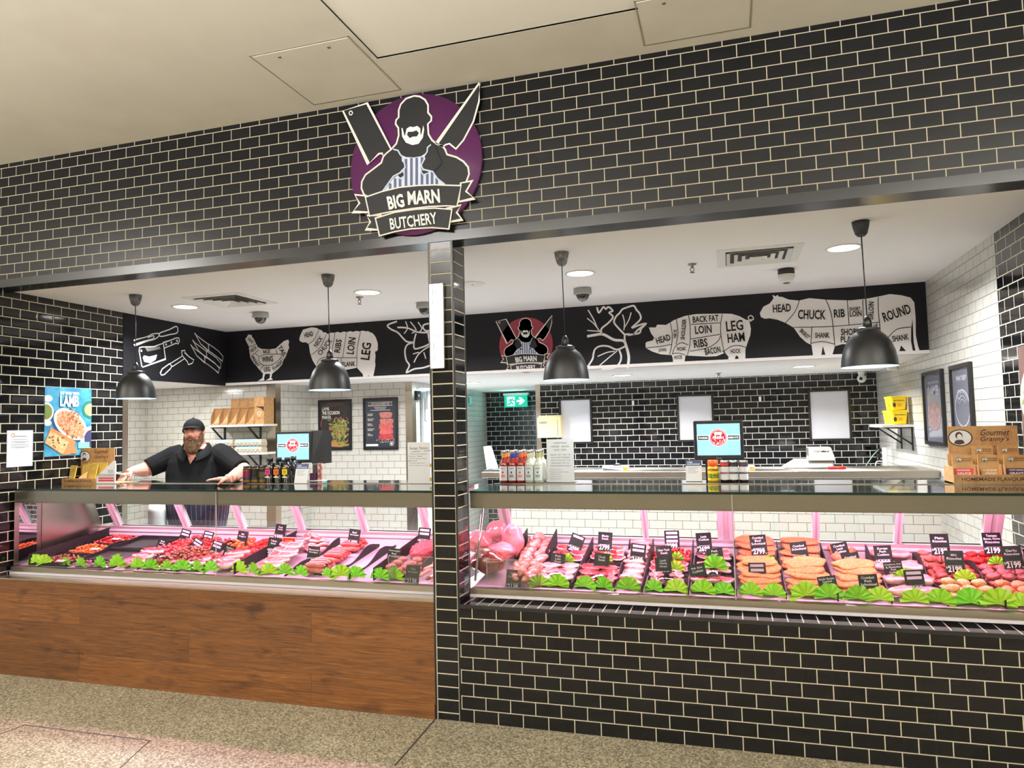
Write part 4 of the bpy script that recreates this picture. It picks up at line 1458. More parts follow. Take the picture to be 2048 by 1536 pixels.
# ---- right case, column by column from the tiled column rightwards
XD = [3.872, 4.092, 4.356, 4.617, 4.778, 5.045, 5.312, 5.577, 5.842, 6.107, 6.373, 6.635]
NAMES = ['vacuum packed hams', 'thick sausages', 'pork loin chops', 'chuck steak', 'chicken pieces', 'lamb chump chops', 'rib eye cutlets', 'crumbed beef schnitzels', 'garlic chicken schnitzels', 'crumbed pork schnitzels', 'pork cutlets', 'barbecue rissoles', 'garlic rissoles']
for i, x in enumerate(XD):
    if i < 2:
        divider(x, .62, .95, .10, .15, 'dark upright divider plate between the %s and the %s' % (NAMES[i], NAMES[i + 1]))
    else:
        divider(x, .2, .94, .045, .10, 'dark divider between the %s and the %s' % (NAMES[i], NAMES[i + 1]), i in (3, 9, 10, 11))
# hams
def ham(px, py, y, r, label, mt, seed, lab=None, rot=None):
    c = onY(px, py, y)
    c.z = max(c.z, deckz(c.y + r[1] * .5) + r[2] * 1.02)
    t = thing('ham', label, 'meat', tuple(c))
    MB().use(mt).ball(c, r, 4, rot, .22, 1.5, seed).build('ham_body', t)
    if lab:
        q = onY(lab[0], lab[1], y - r[1] - .004)
        MB().use(mat('paper_label', (236, 228, 232), .6)).box((q.x - .022, q.y - .001, q.z - .013), (q.x + .022, q.y, q.z + .013)).build('label', t)
    return t
ham(975, 1134, .40, (.115, .12, .075), 'brown vacuum packed corned beef joint beside the tiled column', M_corned, 3, (957, 1111))
ham(1003, 1103, .58, (.10, .09, .06), 'pinkish orange ham lying under the upright ham', M_ham, 9)
ham(958, 1083, .66, (.095, .09, .075), 'smooth pink ham nearest the tiled column', M_ham, 5)
ham(995, 1066, .84, (.085, .07, .085), 'pale pink ham leaning at the back behind the other hams', M_ham, 7)
ham(1026, 1081, .66, (.075, .06, .115), 'tall upright pink ham with a white label', M_ham, 12, (1024, 1063))
# linked thick sausages spilling to the front glass
for i in range(30):
    f = i / 29
    y = .92 - .70 * f
    k = i % 3 - 1
    x = 3.99 + .05 * f + k * .055 + rnd(-.01, .01)
    inst('sausage', random.choice(SA['thick']), (x, y, deckz(y, .012 + (.085 if k == 0 else .035) * (1 - .5 * f))), (0, rnd(-.25, .25), PI / 2 - k * .5 + rnd(-.25, .25)), rnd(.9, 1.08), 'plump pale pink link in the thick sausages behind the acrylic panel', 'sausage', 'thick sausages')
pack('chop', 4.105, 4.345, .245, .54, 3, 'film wrapped pack of pale pork loin chops at the front', 'pork_chop')
pack('steak', 4.105, 4.345, .60, .92, 3, 'film wrapped pack of red steaks behind the pork loin chops', 'steak')
pack('chuck', 4.370, 4.606, .245, .53, 3, 'film wrapped pack of dark chuck steak at the front', 'steak')
pack('steak', 4.370, 4.606, .66, .92, 3, 'film wrapped pack of red blade steaks behind the chuck steak', 'steak')
shingle('fillet', 4.63, 4.765, .30, .92, 9, 'raw pink chicken piece in the narrow column right of the chuck steak', 'chicken', 'chicken_fillet', 12, .006)
pack('lamb_chop', 4.792, 5.033, .245, .46, 2, 'film wrapped pack of lamb chump chops at the front', 'lamb_chop')
pack('steak', 4.792, 5.033, .47, .68, 2, 'film wrapped pack of sliced New York steak in the middle row', 'steak')
heap(M_dred, 4.80, 5.03, .72, .93, .05, 'ridged dark red meat heaped behind the New York steak', .016, 70, 'marinated_meat')
pack('rump', 5.058, 5.300, .245, .46, 1, 'film wrapped pack of rib eye cutlets at the front', 'cutlet')
pack('cutlet', 5.058, 5.300, .47, .69, 2, 'film wrapped pack of pork loin steaks in the middle row', 'steak')
pack('cutlet', 5.058, 5.300, .72, .93, 2, 'film wrapped pack of lamb cutlets in the back row', 'cutlet')
for k, (xa, xb) in enumerate(((5.325, 5.567), (5.59, 5.832))):
    shingle('schnitzel', xa, xb, .66, .90, 5, ('orange crumbed beef schnitzel in the back stack' , 'orange crumbed schnitzel in the back stack right of the beef schnitzels')[k], 'schnitzel', 'schnitzel', 10, .021)
    shingle('schnitzel_golden', xa, xb, .33, .54, 5, ('golden crumbed schnitzel in the front stack below the beef schnitzels', 'golden crumbed garlic chicken schnitzel in the front stack')[k], 'schnitzel', 'schnitzel', 10, .017)
for i in range(8):
    y = .92 - i * .04
    inst('sausage', random.choice(SA['crumbed']), (5.97 + (.05 if i % 2 else -.05), y, deckz(y, .05 - .004 * i)), (0, 0, PI / 2 + rnd(-.6, .6)), rnd(.95, 1.15), 'orange crumbed sausage in the pile left of the pork cutlets', 'sausage', 'crumbed sausages')
shingle('schnitzel_golden', 5.857, 6.095, .33, .56, 5, 'golden crumbed pork schnitzel in the front stack', 'schnitzel', 'schnitzel', 10, .016)
for a, b, lab in ((.31, .46, 'pale stuffed pork cutlet in the front row'), (.52, .68, 'pale stuffed pork cutlet in the middle row'), (.76, .92, 'pale stuffed pork cutlet in the back row')):
    shingle('pork_cutlet', 6.122, 6.362, a, b, 2, lab, 'pork cutlet', 'pork_cutlet', 8, .012, .006, 2)
rissoles('pale', 6.388, 6.622, .25, .43, 'pale yellow chicken rissole at the front')
rissoles('dark', 6.388, 6.622, .46, .69, 'dark red barbecue rissole in the middle row')
rissoles('pink', 6.388, 6.622, .72, .94, 'pink plain rissole in the back row')
rissoles('orange', 6.65, 6.94, .25, .43, 'orange pink rissole at the front right corner')
rissoles('mauve', 6.65, 6.94, .46, .69, 'mauve brown garlic rissole in the middle row')
rissoles('red', 6.65, 6.94, .72, .94, 'bright red tomato rissole in the back row')

# ---- left case
PL = divider(.02, .2, .97, .085, .08, 'tall black plate along the far left of the left case')
divider(.395, .2, .93, .03, .06, 'low wavy black divider right of the orange diced meat', True)
divider(.84, .2, .93, .03, .06, 'low wavy black divider left of the red topside slices', True)
divider(1.075, .2, .93, .03, .06, 'low wavy black divider left of the brown diced meat', True)
divider(1.43, .2, .93, .03, .06, 'low wavy black divider right of the brown diced meat', True)
divider(1.925, .2, .97, .075, .09, 'tall black plate left of the T-bone steaks')
divider(2.34, .2, .93, .03, .06, 'low wavy black divider between the T-bone steaks and the sausages', True)
divider(2.70, .2, .90, .05, .07, 'low wavy black divider right of the sausages', True)
divider(2.84, .2, .90, .04, .08, 'dark divider strip on the empty steel deck', True)
divider(3.02, .2, .97, .085, .09, 'tall dark plate left of the homestyle rissoles')
divider(3.285, .4, .95, .06, .08, 'dark divider plate left of the thin sausages')
heap(M_dbrown, .10, .37, .24, .40, .03, 'brown marinated diced meat in the front tray at the far left', .010, 70)
heap(M_dorange, .09, .37, .47, .66, .035, 'orange marinated diced meat in the middle tray at the far left', .011, 80)
heap(M_dred, .09, .37, .73, .92, .035, 'red marinated diced meat in the back tray at the far left', .011, 80)
heap(M_onion, .44, .80, .215, .29, .02, 'purple onion pieces in the front of the empty black trays', .010, 40, 'diced_onion')
for a, b, w in ((.31, .58, 'front'), (.60, .93, 'back')):
    black_tray(.41, .83, a, b, 'empty black meat tray in the left case, the %s one of two' % w)
for a, b, w in ((.215, .43, 'front'), (.45, .69, 'middle'), (.71, .94, 'back')):
    black_tray(.03, .385, a, b, 'black tray holding marinated diced meat, %s of three' % w, .022)
shingle('rump', .86, 1.06, .30, .46, 3, 'red topside slice at the front beside the 2999 tag', 'steak', 'steak', 10, .012)
heap(M_beef, .86, 1.065, .50, .68, .035, 'red stir fry strips behind the topside slices', .013, 70, 'stir_fry_meat')
heap(M_dred, .86, 1.34, .74, .92, .045, 'red cubed beef heaped in the back row', .013, 110)
heap(M_dbrown, 1.09, 1.42, .23, .70, .055, 'glossy brown diced meat heaped in the left case', .014, 150)
heap(M_dred, 1.45, 1.88, .44, .56, .03, 'red meat skewers pieces behind the sticker labelled pack', .012, 60)
pack('cutlet', 1.45, 1.62, .245, .41, 2, 'small film pack of red meat with a grey sticker', 'meat_slice', 1)
shingle('rump', 1.66, 1.90, .29, .42, 4, 'red beef slice stacked in front of the 2799 tag', 'steak', 'steak', 8, .014, .006, 1)
heap(M_dorange, 1.40, 1.62, .74, .92, .04, 'orange marinated pieces in the back row', .016, 50)
heap(M_rred, 1.66, 1.90, .62, .92, .045, 'bright red marinated pieces beside the tall black plate', .016, 80)
shingle('tbone', 1.99, 2.30, .31, .58, 5, 'pale pink T-bone steak in the overlapping front pile', 'steak', 't_bone_steak', 10, .016, .006, 1)
for i in range(16):
    y = rnd(.64, .93)
    inst('lamb_chop', random.choice(ST['lamb_chop']), (rnd(2.0, 2.32), y, deckz(y, .01 + .05 * rnd(0, 1))), (rnd(.1, .6), rnd(-.3, .3), rnd(0, 6)), rnd(.85, 1.1), 'small pink chop heaped behind the red special sign', 'chop', 'pink chops')
sausages('beef', 2.37, 2.68, .25, .43, 5, 'thick brownish pink sausage at the front left of the burger patties tag', 2, .1, .18)
sausages('red', 2.37, 2.68, .46, .68, 5, 'red beef sausage in the middle row', 2, .1, .2)
sausages('red', 2.37, 2.68, .72, .92, 5, 'red beef sausage in the back row', 2, .1, .2)
rissoles('beef', 3.045, 3.27, .25, .49, 'rough brownish pink homestyle beef rissole', 2, .07)
m = MB().use(M_mince).ball((3.16, .74, deckz(.74, .03)), (.10, .18, .075), 4, None, .16, 4, 2)
tag(m.build('mince_mound'), 'big smooth mound of pink mince behind the homestyle rissoles', 'meat', None, 'stuff')
for i in range(16):
    f = i / 15
    y = .90 - .66 * f
    inst('sausage', random.choice(SA['thin']), (3.40 + (.04 if i % 2 else -.04), y, deckz(y, .02 + .05 * (1 - f))), (0, rnd(-.2, .2), PI / 2 + rnd(-.5, .5)), rnd(.95, 1.05), 'slim pale link in the thin sausages beside the tiled column', 'sausage', 'thin sausages')

# clear acrylic screens at the front
def screen(x0, x1, z1, label):
    m = MB().use(G_acr)
    m.box((x0, .203, .770), (x1, .206, z1))
    m.use(M_case2)
    m.box((x0, .2025, z1 - .003), (x1, .2065, z1))
    m.box((x0, .2025, .770), (x0 + .003, .2065, z1))
    m.box((x1 - .003, .2025, .770), (x1, .2065, z1))
    tag(m.build('acrylic_screen'), label, 'screen')
screen(onY(973, 1150, .2).x, onY(1081, 1150, .2).x, .93, 'clear acrylic screen in front of the thick sausages')
screen(onY(776, 1140, .2).x, 3.515, .93, 'clear acrylic screen in front of the thin sausages')

# lettuce leaves
def leaf_mesh(seed, c1, c2):
    m = MB().use(mat('lettuce_%d' % seed, c1, .45, col2=c2, nscale=18, coat=.2, bump=.3, bscale=40))
    NR, NT = 7, 36
    vs = []
    for i in range(NR + 1):
        r = i / NR
        for j in range(NT + 1):
            th = math.radians(-102 + 204 * j / NT)
            q = r * (1 + .035 * math.sin(9 * th + seed) + .10 * noise.noise(V((th * 2, seed, 0))))
            ru = r * r * (.16 * math.sin(13 * th + seed * 2) + .10 * math.sin(23 * th + seed))
            vs.append((q * math.sin(th) * .062, -.018 * r * math.cos(th * .5) - ru * .055 + .016 * r * r, q * math.cos(th) * .060 + .016))
    fs = [(i * (NT + 1) + j, i * (NT + 1) + j + 1, (i + 1) * (NT + 1) + j + 1, (i + 1) * (NT + 1) + j) for i in range(NR) for j in range(NT)]
    m.add(vs, fs, None, True)
    return m.mesh('lettuce_leaf')
LM = [leaf_mesh(1, (132, 212, 24), (180, 232, 48)), leaf_mesh(2, (104, 204, 24), (156, 226, 46)), leaf_mesh(3, (164, 222, 30), (206, 238, 70)), leaf_mesh(4, (112, 196, 28), (170, 224, 56))]
def lettuce(pxs, what, y=.215, sc=1.0, h=.0, py=1180, group=True):
    lab = 'ruffled green lettuce garnish ' + what
    for px in pxs:
        x = onY(px, py, y).x
        inst('lettuce_leaf', random.choice(LM), (x, y, deckz(y, h)), (math.radians(rnd(-14, 4)), math.radians(rnd(-10, 10)), rnd(-.5, .3)), sc * rnd(.9, 1.1), lab, 'lettuce', ('lettuce ' + what) if len(pxs) > 1 and group else None)
for pxs, what, sc in (((68, 88), 'in front of the brown diced meat at the far left', .95), ((131, 160), 'in front of the purple onion pieces', .85), ((198,), 'in front of the empty black trays', .95), ((232,), 'standing taller in front of the red topside slices', 1.2), ((276, 302), 'in front of the brown diced meat heap', .95),
                      ((334, 364, 393), 'in front of the small sticker labelled pack', .95), ((421,), 'in front of the stacked red beef slices', .95), ((477, 506), 'in front of the T-bone steaks', 1.05), ((538,), 'below the dark wrapped piece right of the T-bone steaks', .95), ((570, 601), 'in front of the thick brownish sausages', .95), ((653,), 'half hidden beside the burger patties tag', .9),
                      ((684, 713), 'on the empty steel deck', 1.05), ((760, 789), 'in front of the homestyle rissoles', 1.05)):
    lettuce(pxs, what, .212, sc * 1.12, 0, 1150)
for pxs, what, sc in (((1080, 1116), 'in front of the pork loin chops', 1.0), ((1170, 1209), 'in front of the chuck steak', .98), ((1257,), 'in front of the chicken pieces', 1.05), ((1308, 1353), 'in front of the lamb chump chops', 1.0), ((1406, 1448), 'in front of the rib eye cutlets', 1.0), ((1502, 1548), 'in front of the golden schnitzels left of the garlic ones', 1.05), ((1612, 1660), 'in front of the garlic chicken schnitzels', 1.1),
                      ((1715, 1760), 'in front of the crumbed pork schnitzels', 1.05), ((1829, 1880), 'in front of the pork cutlets', 1.05), ((1942, 1996), 'in front of the pale chicken rissoles', 1.15), ((2044,), 'in front of the orange pink rissoles', 1.0)):
    lettuce(pxs, what, .212, sc * 1.12, 0, 1200)
for px, y, h, what, sc in ((1134, .55, .04, 'between the two packs of the pork loin chops column', .8), (1212, .60, .04, 'behind the chuck steak tag', .8), (1353, .70, .03, 'between the red meat and the New York steak', .8), (1350, .46, .04, 'beside the lamb chump chops tag', .85), (1430, .44, .06, 'standing up behind the rib eye cutlets tag', 1.3), (1602, .56, .03, 'between the two stacks right of the beef schnitzels', 1.15), (1538, .58, .05, 'behind the glossy purple tag', .9), (1808, .45, .03, 'beside the striped pork cutlets tag', .95), (1930, .44, .05, 'between the dark and pale rissoles', .85), (1995, .70, .06, 'between the red and mauve rissoles', .7)):
    lettuce((px,), what, y, sc, h, 1130)

# ------------------------------------------------------------------ price tags
M_tag = mat('tag_black', (26, 28, 32), .25, coat=.3)
M_tagt = mat('tag_white', (240, 238, 240), .6)
M_tag_glare = mat('tag_glare_bar', (236, 206, 236), .6)  # glare over the print lines, painted as pale lilac bars
def price_tag(lines, price, px, py, y, roll=0, yaw=0, w=.098, h=.125, bars=0, label=None, low=None):
    c = onY(px, py, y)
    a = math.radians(roll)
    ya = math.radians(yaw)
    U0 = V((math.cos(ya), math.sin(ya), 0))
    W0 = V((0, math.sin(math.radians(12)), math.cos(math.radians(12))))
    U = (U0 * math.cos(a) + W0 * math.sin(a))
    Wv = (W0 * math.cos(a) - U0 * math.sin(a))
    N = Wv.cross(U).normalized() * -1
    N = U.cross(Wv).normalized()
    if N.y > 0:
        N = -N
    lab = label or 'black price tag reading %s %s' % (' '.join(lines), price)
    b = c - Wv * h / 2
    zd = deckz(c.y) if low is None else low
    t = thing('price_tag', lab, 'price tag', (b.x, b.y, zd))
    m = MB().use(M_tag)
    q = [c + U * (sx * w / 2) + Wv * (sy * h / 2) for sx, sy in ((-1, -1), (1, -1), (1, 1), (-1, 1))]
    m.hexa([p - N * .002 for p in q], q)
    m.use(M_tagt)
    o = c + N * .0008
    k = len(lines)
    lh = .0135 if k < 4 else .0105
    for i, s in enumerate(lines):
        ww = min(w * .86, .0088 * len(s) * lh / .0135 * 1.05)
        if bars:
            m.use(M_tag_glare)
            p = o + Wv * (h * .30 - i * .026) - U * (w * .38)
            m.add([p, p + U * w * .76, p + U * w * .76 + Wv * .016, p + Wv * .016], [(0, 1, 2, 3)])
            m.use(M_tagt)
        else:
            m.text(s, o + Wv * (h * .24 + (k - 1) * lh * .55 - i * lh * 1.35 - lh * .5) - U * ww / 2, U * ww, Wv * lh, .012)
    p = o - Wv * h * .17 - U * w * .36
    m.add([p, p + U * w * .72, p + U * w * .72 + Wv * .0015, p + Wv * .0015], [(0, 1, 2, 3)])
    m.text('$', o - Wv * h * .30 - U * w * .47, U * .007, Wv * .014, .01)
    d = price[:-2]
    m.text(price, o - Wv * h * .455 - U * w * .38, U * w * .72, Wv * .034, .035)
    m.text('kg', o - Wv * h * .45 + U * w * .37, U * .008, Wv * .008, .01)
    m.build('board', t)
    s = MB().use(M_blackm)
    s.tube([b + Wv * .004 - N * .003, V((b.x, b.y + .004, max(zd, .78)))], .003, 6)
    s.build('stake', t)
    return t
TG = [(['Thick', 'Sausages'], '2199', 1027, 1160, .235, -2, 0), (['Pork', 'Loin', 'Chops'], '2299', 1115, 1126, .48, -5, 0), (['Chuck', 'Steak'], '2999', 1203, 1126, .46, -5, 0), (['Blade', 'Steak'], '2799', 1210, 1083, .80, -3, 0),
      (['New York', 'Steak'], '2999', 1329, 1112, .60, 6, 0), (['Lamb', 'Chump', 'Chops'], '2999', 1327, 1136, .42, 4, 0), (['Lamb', 'Cutlets'], '2699', 1408, 1085, .80, 4, 0), (['Pork', 'Loin', 'Steak'], '2699', 1431, 1117, .55, 6, 0), (['Rib Eye', 'Cutlets'], '5699', 1397, 1149, .36, 14, 0),
      (['Crumbed', 'Beef', 'Schnitzel'], '2799', 1517, 1090, .70, 5, 0), (['Crumbed', 'Schnitzel'], '2299', 1599, 1104, .72, 8, 0), (['Garlic Butter', 'Crumbed', 'Chicken', 'Schnitzel'], '2299', 1657, 1175, .30, 9, 0), (['Crumbed', 'Lamb', 'Cutlets'], '2799', 1682, 1106, .80, 12, 0),
      (['Crumbed', 'Sausage'], '2199', 1704, 1127, .62, 11, 0), (['Crumbed', 'Pork', 'Schnitzel'], '2299', 1738, 1172, .30, 5, 0), (['Korean', 'Pork', 'Cutlets'], '2999', 1767, 1112, .74, 4, 0), (['Cranberry, Feta', '& Pistachio', 'Pork', 'Cutlets'], '2999', 1789, 1146, .50, 7, 0),
      (['Plain', 'Rissoles'], '2199', 1880, 1089, .72, 2, 0), (['BBQ', 'Rissoles'], '2199', 1909, 1124, .52, 1, 0), (['Tomato', 'Bacon, Onion', 'Rissoles'], '2199', 1985, 1087, .76, 2, 0), (['Garlic', 'Rissoles'], '2199', 2025, 1115, .52, 4, 0),
      (['T-Bone', 'Steak'], '3599', 546, 1092, .56, -4, 0), (['Flavoured', 'Sausages'], '2399', 626, 1110, .52, -4, 0), (['Angus', 'Burger', 'Patties'], '600', 641, 1145, .28, -2, 0), (['Beef', 'Sausages'], '1499', 708, 1075, .80, -4, 0),
      (['Homestyle', 'Beef', 'Rissoles'], '2299', 787, 1115, .46, -5, 0), (['Thin', 'Sausages'], '2199', 825, 1150, .235, -2, 0), (['Italian', 'Style', 'Meat'], '2799', 457, 1108, .44, -11, 0), (['Rib', 'Fingers'], '2999', 484, 1078, .78, -6, 0),
      (['Topside', 'Beef'], '2999', 283, 1114, .42, -14, 0), (['Beef', 'Strips'], '600', 323, 1092, .62, -10, 0)]
for lines, price, px, py, y, roll, yaw in TG:
    price_tag(lines, price, px, py, y, roll, yaw)
for n, price, px, py, y, roll, lab in ((1, '2099', 1152, 1087, .80, -20, 'tilted black price tag with a glare bar behind the pork loin chops'), (2, '2199', 1276, 1107, .60, -6, 'black price tag with two pale bars over the chicken pieces'), (3, '3999', 1344, 1080, .84, 2, 'black price tag with three pale bars over the ridged dark red meat'),
                                        (2, '2299', 1515, 1147, .40, 2, 'glossy purple tinted price tag on the golden schnitzels'), (2, '2999', 1830, 1163, .36, 5, 'black price tag with two pale bars on the pork cutlets'), (2, '2199', 848, 1073, .80, -4, 'black price tag with two pale bars over the pink mince'),
                                        (2, '2499', 369, 1074, .84, -12, 'glaring pink white price tag over the red cubed beef'), (2, '1999', 392, 1093, .66, -24, 'tilted black price tag on the brown diced meat'), (2, '1699', 415, 1078, .82, -8, 'black price tag with two pale bars behind the brown diced meat'), (2, '2299', 432, 1098, .60, -14, 'purple tinted price tag between the diced meats and the 2799 tag')):
    price_tag(['a'] * n, price, px, py, y, roll, 0, bars=1, label=lab)
price_tag(['Pork', 'Belly'], '1999', 560, 1064, .93, -5, 0, label='black price tag partly hidden behind the tall plate left of the pink chops')
for k, (px, py, y, lab) in enumerate(((122, 1122, .34, 'low white ticket lying on the brown diced meat at the far left'), (190, 1098, .58, 'low white ticket lying on the orange diced meat'), (232, 1078, .84, 'low white ticket lying on the red diced meat at the far left'), (330, 1113, .46, 'white ticket lying flat at the edge of the brown diced meat heap'), (385, 1126, .30, 'grey sticker ticket lying on the small film pack'))):
    c = deck(px, py, .045)
    m = MB().use(M_tagt).hexa([c + V((-.04, -.016, -.002)), c + V((.04, -.016, -.002)), c + V((.04, .016, .004)), c + V((-.04, .016, .004))], [c + V((-.04, -.016, .0)), c + V((.04, -.016, .0)), c + V((.04, .016, .006)), c + V((-.04, .016, .006))])
    m.use(M_tag)
    for i in range(3):
        m.add([c + V((-.03, -.009 + i * .008, .0008 + i * .0016)), c + V((.02, -.009 + i * .008, .0008 + i * .0016)), c + V((.02, -.007 + i * .008, .0012 + i * .0016)), c + V((-.03, -.007 + i * .008, .0012 + i * .0016))], [(0, 1, 2, 3)])
    tag(m.build('ticket'), lab, 'ticket')
# red special sign
c = onY(578, 1084, .60)
t = thing('special_sign', "red TODAY'S SPECIAL sign on a stake behind the T-bone steaks", 'sign', (c.x, c.y, deckz(c.y)))
m = MB().use(mat('sign_pale', (250, 226, 226), .5)).box((c.x - .058, .60, c.z - .036), (c.x + .058, .603, c.z + .036))
m.use(mat('sign_red', (214, 24, 40), .5)).box((c.x - .051, .599, c.z - .029), (c.x + .051, .600, c.z + .029))
m.use(mat('sign_yellow', (250, 190, 60), .5))
m.text("TODAY'S", V((c.x - .034, .5985, c.z + .002)), V((.068, 0, 0)), V((0, 0, .015)), .03)
m.text('SPECIAL', V((c.x - .034, .5985, c.z - .018)), V((.068, 0, 0)), V((0, 0, .015)), .03)
m.build('board', t)
MB().use(M_tagt).box((c.x - .004, .601, deckz(.6)), (c.x + .004, .603, c.z - .036)).build('stake', t)

# ------------------------------------------------------------------ things on the counters
M_kraft = mat('kraft', (186, 142, 92), .75, col2=(168, 124, 78), nscale=30)
M_kraft2 = mat('kraft_dark', (150, 106, 62), .75)
M_pouch = mat('pouch', (196, 150, 92), .45, col2=(176, 128, 74), nscale=14)
M_paper = mat('paper', (236, 234, 232), .7)
M_red = mat('print_red', (206, 48, 44), .5)
M_brown = mat('print_brown', (64, 36, 26), .6)
M_purp = mat('print_purple', (76, 30, 60), .5)
M_navy = mat('print_navy', (46, 58, 104), .5)
M_yel = mat('print_yellow', (240, 204, 36), .5)
M_orange = mat('print_orange', (232, 108, 40), .5)
M_pink = mat('print_magenta', (206, 52, 140), .5)
M_grn = mat('print_green', (40, 130, 60), .5)
M_hand = mat('marker_ink', (52, 52, 58), .6)
X1, Z1 = V((1, 0, 0)), V((0, 0, 1))
GT = 1.3605


def rect(m, x0, x1, z0, z1, y):
    return m.add([(x0, y, z0), (x1, y, z0), (x1, y, z1), (x0, y, z1)], [(0, 1, 2, 3)])


def lines_on(m, rows, x0, x1, z0, z1, y, bold=.0, lh=.7, just=0):
    """rows of writing filling a panel from top to bottom; each row: text or (text, width share)"""
    n = len(rows)
    h = (z1 - z0) / n
    for i, r_ in enumerate(rows):
        s, k = r_ if isinstance(r_, tuple) else (r_, .9)
        if not s:
            continue
        w = (x1 - x0) * k
        xx = (x0 + x1) / 2 - w / 2 if not just else x0
        m.text(s, V((xx, y, z1 - h * (i + .85))), V((w, 0, 0)), V((0, 0, h * lh)), bold)


def bust(m, c, w, y):
    """plain oval badge with a generic dark bust"""
    m.use(M_ink).disc(c, X1 * w, Z1 * w * .78, 30)
    c = c + V((0, -.0006, 0))
    m.use(M_paper).disc(c, X1 * w * .9, Z1 * w * .69, 30)
    c = c + V((0, -.0006, 0))
    m.use(M_brown).poly([c + X1 * a * w + Z1 * b * w for a, b in ((-.55, -.52), (-.42, -.25), (-.12, -.16), (.2, -.2), (.36, -.5), (-.1, -.64))])
    m.disc(c + X1 * -.1 * w + Z1 * .22 * w, X1 * .30 * w, Z1 * .34 * w, 16)
    m.use(M_paper).disc(c + X1 * -.06 * w + Z1 * .1 * w + V((0, -.0006, 0)), X1 * .2 * w, Z1 * .27 * w, 16)


def sauce_display(label, x0, x1, y, zt, pouches):
    """kraft counter display with a header card, pouches in three bays and a front strip"""
    w = x1 - x0
    t = thing('sachet_display', label, 'display box', ((x0 + x1) / 2, y, GT))
    m = MB().use(M_kraft)
    m.box((x0, y - .005, GT), (x1, y + .0, GT + .055))
    m.box((x0, y, GT), (x1, y + .19, GT + .006))
    m.box((x0, y, GT), (x0 + .004, y + .19, GT + .10))
    m.box((x1 - .004, y, GT), (x1, y + .19, GT + .10))
    m.use(M_kraft2).box((x0 + w / 3, y, GT), (x0 + w / 3 + .003, y + .17, GT + .11)).box((x0 + 2 * w / 3, y, GT), (x0 + 2 * w / 3 + .003, y + .17, GT + .11))
    m.use(M_brown).text('HOMEMADE FLAVOUR', V((x0 + w * .1, y - .0056, GT + .018)), X1 * w * .8, Z1 * .021, .02)
    m.build('tray', t)
    zb = GT + .195
    m = MB().use(M_kraft).box((x0 + .03, y + .185, GT), (x1, y + .19, zt))
    yb = y + .1842
    m.use(M_kraft)
    bust(m, V((x0 + w * .24, yb - .0006, zb + (zt - zb) * .5)), w * .165, yb)
    m.use(M_brown)
    for i, s in enumerate(('Gourmet', "Granny's")):
        b0 = V((x0 + w * (.50 - .01 * i), yb - .0006, zb + (zt - zb) * (.58 - .30 * i)))
        m.text(s, b0, X1 * w * .38 + Z1 * .0, Z1 * (zt - zb) * .27 + X1 * .012, .012)
    m.text('GOURMET', V((x0 + w * .58, yb - .0006, zb + (zt - zb) * .08)), X1 * w * .2, Z1 * .008, 0)
    m.build('header_card', t)
    for i, (nm, band, txt) in enumerate(pouches):
        a, b = x0 + w * (i / 3 + .03), x0 + w * ((i + 1) / 3 - .03)
        cxm = (a + b) / 2
        for k, (yy, z1) in enumerate(((y + .03, GT + .165), (y + .12, GT + .215 if i else GT + .17))):
            m = MB().use(M_pouch)
            m.hexa([(a + w * .05, yy, GT + .007), (b - w * .05, yy, GT + .007), (b - w * .05, yy + .02, GT + .007), (a + w * .05, yy + .02, GT + .007)], [(a, yy + .024, z1 - .05), (b, yy + .024, z1 - .05), (b, yy + .036, z1 - .05), (a, yy + .036, z1 - .05)])
            m.hexa([(a, yy + .024, z1 - .05), (b, yy + .024, z1 - .05), (b, yy + .036, z1 - .05), (a, yy + .036, z1 - .05)], [(a, yy + .03, z1), (b, yy + .03, z1), (b, yy + .034, z1), (a, yy + .034, z1)])
            yf = yy + .0215
            bust(m, V((a + w * .085, yf, z1 - .026)), w * .036, yf)
            m.use(M_brown)
            m.text('Gourmet', V((a + w * .135, yf, z1 - .023)), X1 * w * .115, Z1 * .010, .01)
            m.text("Granny's", V((a + w * .13, yf, z1 - .036)), X1 * w * .12, Z1 * .010, .01)
            if k == 0:
                zz = GT + .048
                m.use(band).hexa([(a + w * .028, yy + .0035, zz), (b - w * .028, yy + .0035, zz), (b - w * .028, yy + .02, zz), (a + w * .028, yy + .02, zz)], [(a + w * .008, yy + .0145, zz + .040), (b - w * .008, yy + .0145, zz + .040), (b - w * .008, yy + .02, zz + .040), (a + w * .008, yy + .02, zz + .040)])
                m.use(M_paper)
                for j, s in enumerate(txt):
                    m.text(s, V((cxm - w * .09, yy + .0095 - .005 * j, zz + .021 - .016 * j)), V((w * .18, 0, 0)), V((0, .003, .013)), .03)
            else:
                m.use(M_kraft2).text('HOMEMADE FLAVOUR', V((a + w * .04, yf, z1 - .047)), X1 * w * .22, Z1 * .006, 0)
            p = m.build('pouch', t)
    return t


p = onY(1908, 968, .70)
sauce_display('kraft cardboard display of sauce sachets on the right end of the right counter', p.x, p.x + .40, .70, onY(1908, 853, .89).z, (('a', M_red, ('PEPPER', 'SAUCE')), ('b', mat('print_ochre', (196, 140, 66), .5), ('BEEF', 'BURGUNDY')), ('c', M_purp, ('TASTY ONION', 'GRAVY'))))
